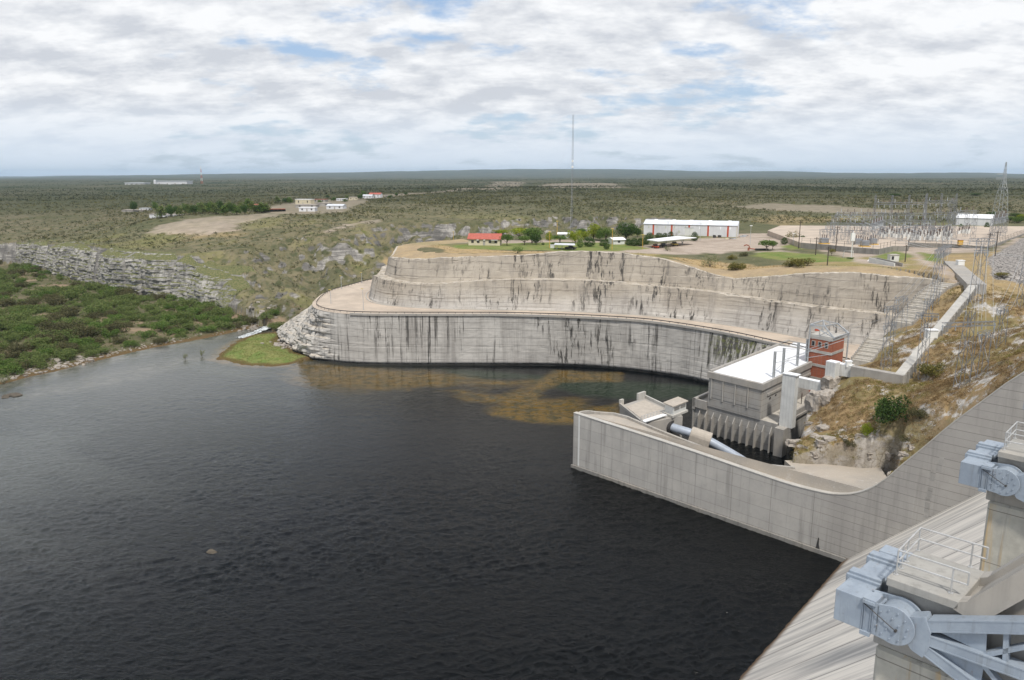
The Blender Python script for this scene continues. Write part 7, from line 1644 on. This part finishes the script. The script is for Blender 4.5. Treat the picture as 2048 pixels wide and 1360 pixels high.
    for i, (px, py, wd, h) in enumerate(T):
        lab = 'dark pine like tree in the belt of trees left of the hill village' if 365 < px < 545 else 'dark tree of the hill village, ' + ('left end' if px < 330 else 'among the left houses' if px < 365 else 'by the lane' if px < 600 else 'behind the houses' if px < 700 else 'on the ridge at the right')+', number seen by its height of %d steps' % i
        lab = 'dark pine like tree in the belt of trees left of the hill village' if px < 545 else 'small dark tree among the houses of the hill village'
        plant(px, py, wd, h, 'tall' if i % 3 else 'round', ('leaf_dark', 'leaf_green', 'leaf_flood')[i % 3], lab, 'pines beside the hill village' if px < 545 else 'trees among the village houses', 1+i % 2)
    # trees behind the substation at the right edge
    for i, (px, py, wd, h, mt) in enumerate([(1990, 436, 22, 9, 'leaf_green'), (2005, 440, 20, 11, 'leaf_bright'), (2020, 442, 24, 10, 'leaf_green'), (2038, 446, 26, 13, 'leaf_green'), (2030, 434, 22, 8, 'leaf_dark'), (2046, 438, 20, 10, 'leaf_bright'), (1985, 430, 20, 7, 'leaf_dark'), (1840, 456, 16, 8, 'leaf_dark'), (1818, 456, 14, 9, 'leaf_dark'), (1768, 456, 10, 7, 'leaf_dark'), (1790, 392, 22, 5, 'leaf_dark'), (1950, 391, 20, 5, 'leaf_dark'), (1718, 448, 30, 7, 'leaf_olive')]):
        plant(px, py, wd, h, 'round', mt, 'green tree in the loose line of trees behind the substation', 'trees behind the substation', 1+i % 2)
    # water plants
    for px, py, wd, h, lab in ((371, 718, 11, 13, 'small round reed clump in the shallows, left of two'), (404, 712, 12, 14, 'small round reed clump in the shallows, nearer the grassy spit'), (8, 768, 22, 24, 'grey green bush at the water edge at the left border')):
        plant(px, py, wd, h, 'wisp', 'leaf_reed', lab, None, 2, 'reeds', z=0.0)
build_trees()
def build_masses():
    rs = np.random.RandomState(5); rn = random.Random(5)
    # floodplain thicket : individual bushes
    pts = []; 
    poly = [q[:2] for q in FLOODP]; tries = 0
    bankd = lambda x, y: float(pdist(np.array([x]), np.array([y]), BANK)[0][0])
    while len(pts) < 300 and tries < 60000:
        tries += 1; px = rn.uniform(-30, 560); py = 520+250*rn.random(); x, y, _ = gz(px, py, 1.5)
        if not inside(np.array([x]), np.array([y]), poly)[0]: continue
        bd = bankd(x, y)
        if bd < 3.0: continue
        dens = float(fbm(np.array([x/30]), np.array([y/30]), 3, 77)[0])
        if dens < -.38 and rn.random() < .8: continue
        s = rn.uniform(4.5, 9.5)*(1.15 if dens > .1 else .85)
        if any((x-a)**2+(y-b)**2 < (.33*(s+c))**2 for a, b, c in pts): continue
        pts.append((x, y, s))
    for i, (x, y, s) in enumerate(pts):
        mt = ('leaf_flood', 'leaf_green', 'leaf_flood', 'leaf_scrub', 'leaf_flood')[i % 5]; near = bankd(x, y) < 12
        lab = 'leafy green bush standing along the river bank in the thicket at the left' if near else 'leafy green bush in the thicket on the flat between river and left cliff'
        place_at('bush', mt, 1+i % 3, x, y, hz(x, y)-.2, s*1.2, s*.60*rn.uniform(.75, 1.3), lab, 'bushes of the bank thicket' if near else 'bushes of the inner thicket', 'bush')
    # low growth between them and on the slopes : one mass each
    def mass(name, label, P, S, mat, per, squash=.6, leaf=.42, tri=True):
        n = len(P); idx = np.repeat(np.arange(n), per); u = rs.normal(size=(n*per, 3)); u /= np.linalg.norm(u, axis=1)[:, None]; u[:, 2] = np.abs(u[:, 2])
        C = P[idx]+u*S[idx][:, None]*np.array([.5, .5, .5*squash*1.6])*rs.uniform(.45, 1, (n*per, 1)); V, Fq = leaves(C, S[idx]*leaf*rs.uniform(.5, 1, n*per)*.55, rs, tri)
        o = npmesh(name, V, Fq, mat); setp(o, label, 'scrub', kind='stuff')
    def scatter(n, r0, r1, a0, a1, test, smin, smax, k=1.0):
        r = np.exp(rs.uniform(math.log(r0), math.log(r1), n)); a = np.radians(rs.uniform(a0, a1, n)); X = r*np.sin(a); Y = r*np.cos(a)
        m = test(X, Y); X, Y = X[m], Y[m]; Z = height(X, Y); S = rs.uniform(smin, smax, len(X))*np.clip(np.hypot(X, Y)/450, .6, 2.2)**.6
        return np.stack([X, Y, Z], 1), S
    bare = [p for p in BARE+LAWN]; lowp = GP
    def nat(X, Y):
        m = ~inside(X, Y, lowp)
        for p in bare: m &= ~inside(X, Y, p)
        m &= ~((X > -50) & (X < 130) & (Y < 440) & (Y > 150)); m &= ~((X > 30) & (Y < 480)) | (X > 500)
        m &= fbm(X/60, Y/60, 3, 66)+rs.uniform(-.5, .5, X.shape) > -.25
        return m
    P, S = scatter(70000, 300, 1700, -40, 40, nat, .9, 2.6)
    h = rs.uniform(size=len(P)); mass('scrub_growth', 'olive desert scrub scattered over the hillside and plain', P[h < .55], S[h < .55], 'leaf_scrub', 9)
    mass('dark_scrub', 'dark green desert scrub scattered over the hillside and plain', P[(h >= .55) & (h < .85)], S[(h >= .55) & (h < .85)]*1.15, 'leaf_far', 9)
    mass('pale_scrub', 'pale dry scrub scattered over the hillside and plain', P[h >= .85], S[h >= .85], 'leaf_olive', 9)
    def natf(X, Y): return (fbm(X/220, Y/220, 3, 67)+rs.uniform(-.4, .4, X.shape) > -.05)
    P, S = scatter(34000, 1300, 6500, -38, 38, natf, 2.2, 5.0); mass('distant_scrub', 'dark scrub and mesquite dotting the far plain', P, S, 'leaf_far', 5, leaf=.5)
    def fl(X, Y): return inside(X, Y, poly) & (pdist(X, Y, BANK)[0] > 2)
    P, S = scatter(10000, 200, 640, -48, -8, fl, 1.2, 3.2); mass('thicket_undergrowth', 'low undergrowth between the bushes of the bank thicket', P, S, 'leaf_flood', 20, leaf=.36)
    def ys(X, Y): return inside(X, Y, poly) & (pdist(X, Y, BANK)[0] < 3)
    def pb_(X, Y):
        m = ~inside(X, Y, lowp) & (X > 55) & (Y < 216) & (Y > 112)
        m &= fbm(X/7, Y/7, 4, 61) > -.22; q = np.stack([X, Y], 1)
        c0 = np.array([86, 168]); c1 = np.array([123, 207]); d = (c1-c0)/np.linalg.norm(c1-c0); n = np.array([-d[1], d[0]]); m &= (np.abs((q-c0) @ n) > 2.0) | ((q-c0) @ d < -1)
        c0 = np.array([125, 222.]); c1 = np.array([87, 190.]); d = (c1-c0)/np.linalg.norm(c1-c0); n = np.array([-d[1], d[0]]); m &= (np.abs((q-c0) @ n) > 3.5)
        return m
    P, S = scatter(26000, 118, 250, 20, 42, pb_, .55, 1.25); P = P[:15000]; S = S[:15000]*1.7
    f = fbm(P[:, 0]/16, P[:, 1]/16, 3, 62)+rs.uniform(-.2, .2, len(P))
    mass('rust_scrub', 'low rust coloured shrubs on the slope beside the spillway', P[f < .0], S[f < .0], 'leaf_rust', 26, leaf=.20, squash=.5)
    mass('olive_scrub', 'low olive and golden shrubs on the slope beside the spillway', P[(f >= .0) & (f < .22)], S[(f >= .0) & (f < .22)], 'leaf_olive', 26, leaf=.20, squash=.5)
    mass('golden_scrub', 'low golden shrubs on the slope beside the spillway', P[f >= .22], S[f >= .22], 'leaf_dry', 26, leaf=.20, squash=.5)
    # dry grass on the rim
    allp = []
    for p in DRYP[:2]:
        xs = [q[0] for q in p]; yy = [q[1] for q in p]; X = rs.uniform(min(xs), max(xs), 9000); Y = rs.uniform(min(yy), max(yy), 9000); m = inside(X, Y, p) & ~inside(X, Y, lowp); allp.append(np.stack([X[m], Y[m], height(X[m], Y[m])], 1))
    P = np.concatenate(allp)[::2]; mass('dry_grass', 'tufts of straw coloured grass along the cliff rim', P, rs.uniform(.4, 1.1, len(P)), 'leaf_dry', 8, leaf=.35, squash=.5)
    # grass on the spit
    p = MOUND; xs = [q[0] for q in p]; yy = [q[1] for q in p]; X = rs.uniform(min(xs), max(xs), 6000); Y = rs.uniform(min(yy), max(yy), 6000); m = inside(X, Y, p); P = np.stack([X[m], Y[m], height(X[m], Y[m])], 1)
    mass('spit_grass', 'bright green grass covering the small spit', P, rs.uniform(.4, 1.1, len(P)), 'grass_leaf', 6, leaf=.35, squash=.35)
build_masses()

# ------------------------------------------------------------------ rocks
def boulder(x, y, z, sx, sy, sz, seed, mat='shore_rock', name='boulder', label=None, cat='rock', group=None):
    rn = random.Random(seed); bm = bmesh.new(); from mathutils import noise as mn
    bmesh.ops.create_cube(bm, size=1.0); bmesh.ops.subdivide_edges(bm, edges=bm.edges, cuts=7, use_grid_fill=True); off = Vector((seed*3.1, seed*1.7, 0))
    for v in bm.verts:
        c = v.co.copy(); r = c.length; k = 1-.28*max(0, r-.5)          # round the corners a little
        c = c*k; w_ = mn.fractal(c*1.6+off, 1.0, 2.0, 3)*.16; cell = (mn.cell(c*2.3+off)-.5)*.10; c += c.normalized()*(w_+cell)
        c.z += .03*math.floor(mn.noise(c*1.5+off)*3); v.co = Vector((c.x*sx, c.y*sy, c.z*sz))
    bmesh.ops.recalc_face_normals(bm, faces=bm.faces)
    me = bpy.data.meshes.new(name); bm.to_mesh(me); bm.free(); o = bpy.data.objects.new(name, me); link(o); me.materials.append(MATS[mat]); o.location = (x, y, z); o.rotation_euler = (rn.uniform(-.15, .15), rn.uniform(-.15, .15), rn.uniform(0, 3.1))
    return setp(o, label, cat, group)
def f_srock(g):
    p = g.pos(); b = g.noise(p, 1.3, 7, 0.7); c = g.mix(g.step(b, .35, .65), (0.39, 0.35, 0.305), (0.26, 0.23, 0.195)); c = g.mix(g.m('MULTIPLY', g.step(g.noise(g.add(p, (9, 9, 9)), .8, 5, .7), .52, .66), .6), c, (0.20, 0.18, 0.155))
    return {'Base Color': c, 'Roughness': .95, 'Normal': g.bump(b, .6, .15)}
material('shore_rock', f_srock)
def build_rocks():
    rn = random.Random(21); i = 0
    # craggy blocks between gravel fill and slope
    band = [(1575, 905), (1592, 880), (1600, 862), (1612, 890), (1622, 842), (1640, 870), (1648, 905), (1663, 880), (1680, 898), (1692, 875), (1712, 905), (1725, 888), (1740, 905), (1760, 893), (1778, 912), (1795, 900), (1815, 905), (1830, 890), (1655, 850), (1605, 832), (1588, 855), (1632, 912), (1598, 912)]
    for px, py in band:
        x, y, z = hit(px, py+8); s = rn.uniform(1.1, 2.2)
        boulder(x, y+1.0, z-s*.05, s*1.5, s, s*.75, 100+i, label='pale cracked limestone block in the band of rock behind the gravel fill', group='limestone blocks behind the gravel fill'); i += 1
    for px, py, wd, ht, lab in [(1637, 802, 3.8, 4.8, 'big flat topped concrete like rock block below the second duct tower'), (1601, 858, 3.4, 5.0, 'grey squared rock block beside the foot of the white duct'), (1662, 765, 4.0, 4.5, 'stepped rock block under the second duct tower'), (1652, 795, 3.4, 4.0, 'squared block in front of the stepped rock')]:
        x, y, z = hit(px, py+12); boulder(x, y+1, z+ht*.15, wd, wd, ht, 300+i, label=lab, group=None); i += 1
    for q, (sx, nx_, ss) in enumerate([(69.6, 3.0, 1.8), (71.2, 3.1, 1.9), (70.2, 5.2, 2.2), (72.6, 3.2, 1.9), (68.4, 7.4, 2.2)]):
        x, y, _ = wl(sx, nx_)+(0,); z = min(max(hz(x, y), 12.4), 15.5); boulder(x, y, z, ss*1.15, ss, ss*1.0, 500+q, label='weathered rock wedged in the corner between gravel fill and ascending wall', group='rocks in the corner by the ascending wall')
    k = 0
    for px, py, s, lab in [(425, 1105, 1.3, 'flat brown rock breaking the surface of the open water'), (30, 790, 3.2, 'dark flat rock in the shallows at the left edge'), (12, 794, 2.2, 'small dark flat rock at the left edge')]:
        x, y, z = gz(px, py, 0); boulder(x, y, -.02, s*1.5, s, .5, 400+k, 'wet_rock', label=lab); k += 1
    # many small stones along the bank
    V = []; Fq = []; rs = np.random.RandomState(3); n = 0
    cube = np.array([(-1, -1, -1), (1, -1, -1), (1, 1, -1), (-1, 1, -1), (-1, -1, 1), (1, -1, 1), (1, 1, 1), (-1, 1, 1)], float)*.5; cf = np.array([(0, 3, 2, 1), (4, 5, 6, 7), (0, 1, 5, 4), (1, 2, 6, 5), (2, 3, 7, 6), (3, 0, 4, 7)])
    B, _ = resample(BANK, 1.0)
    for q in B:
        for _ in range(3 if q[0] < -135 else (1 if rs.uniform() < .5 else 0)):
            x = q[0]+rs.normal()*2.0-1.5; y = q[1]+rs.normal()*2.2+2.5; s = rs.uniform(.25, .9)*(1.4 if q[0] < -150 and q[1] < 280 else .8); z = float(height(np.array([x]), np.array([y]))[0])
            if z < 0.0: continue
            c = cube*rs.uniform(.6, 1.2, (8, 1))*np.array([s*1.3, s, s*.7]); a = rs.uniform(0, 3); c[:, :2] = c[:, :2] @ np.array([[math.cos(a), -math.sin(a)], [math.sin(a), math.cos(a)]]); V.append(c+np.array([x, y, z])); Fq.append(cf+8*n); n += 1
    for cx, cy, rad, cnt in [(*bk(520, 655), 7, 60), (*bk(580, 690), 8, 70), (*bk(150, 720), 9, 30), (*bk(490, 650), 9, 40)]:
        for _ in range(cnt):
            x = cx+rs.normal()*rad*.5; y = cy+rs.normal()*rad*.5; s = rs.uniform(.3, 1.6); z = max(0, float(height(np.array([x]), np.array([y]))[0])); c = cube*rs.uniform(.6, 1.2, (8, 1))*np.array([s*1.3, s, s*.7]); V.append(c+np.array([x, y, z])); Fq.append(cf+8*n); n += 1
    o = npmesh('bank_stones', np.concatenate(V), np.concatenate(Fq), 'shore_rock'); setp(o, 'pale stones scattered along the river bank', 'stones', kind='stuff')
    # white water of the creek mouth
    P = [gz(px, py, z) for px, py, z in [(556, 647, 1.6), (545, 650, 1.3), (532, 655, .9), (518, 661, .5), (500, 667, .2), (478, 675, .12)]]
    P, s = resample([tuple(p) for p in P], .6); T = np.gradient(P[:, :2], axis=0); T /= np.hypot(T[:, 0], T[:, 1])[:, None]; N = np.stack([-T[:, 1], T[:, 0]], 1); rows = []
    for t in np.linspace(-1, 1, 9):
        wd = 2.0*(1+.6*fbm(s/3, s*0+t, 2, 5)); rows.append(np.column_stack([P[:, :2]+N*(t*wd+.8*fbm(s/4, s*0, 2, 77))[:, None], P[:, 2]-.02+.28*fbm(s/1.0, s*0+t*3, 3, 8)-.2*t*t]))
    o = strip('rapids', rows, 'foam', True); setp(o, 'white rapids where the side creek enters the pool', 'water', kind='structure')
build_rocks()
# ------------------------------------------------------------------ the air
def build_haze():
    m = bpy.data.materials.new('air'); m.use_nodes = True; nt = m.node_tree; nt.nodes.clear(); g = G(nt)
    v = g.n('ShaderNodeVolumePrincipled', {'Color': (0.62, 0.80, 1.0), 'Density': 0.000036, 'Anisotropy': 0.2}); out = g.n('ShaderNodeOutputMaterial'); nt.links.new(v.outputs[0], out.inputs['Volume'])
    MATS['air'] = m; o = MB().box(-34000, 34000, -400, 34000, -60, 260).build('haze', 'air'); setp(o, 'thin dry haze over the plain', 'haze', kind='stuff')
build_haze()
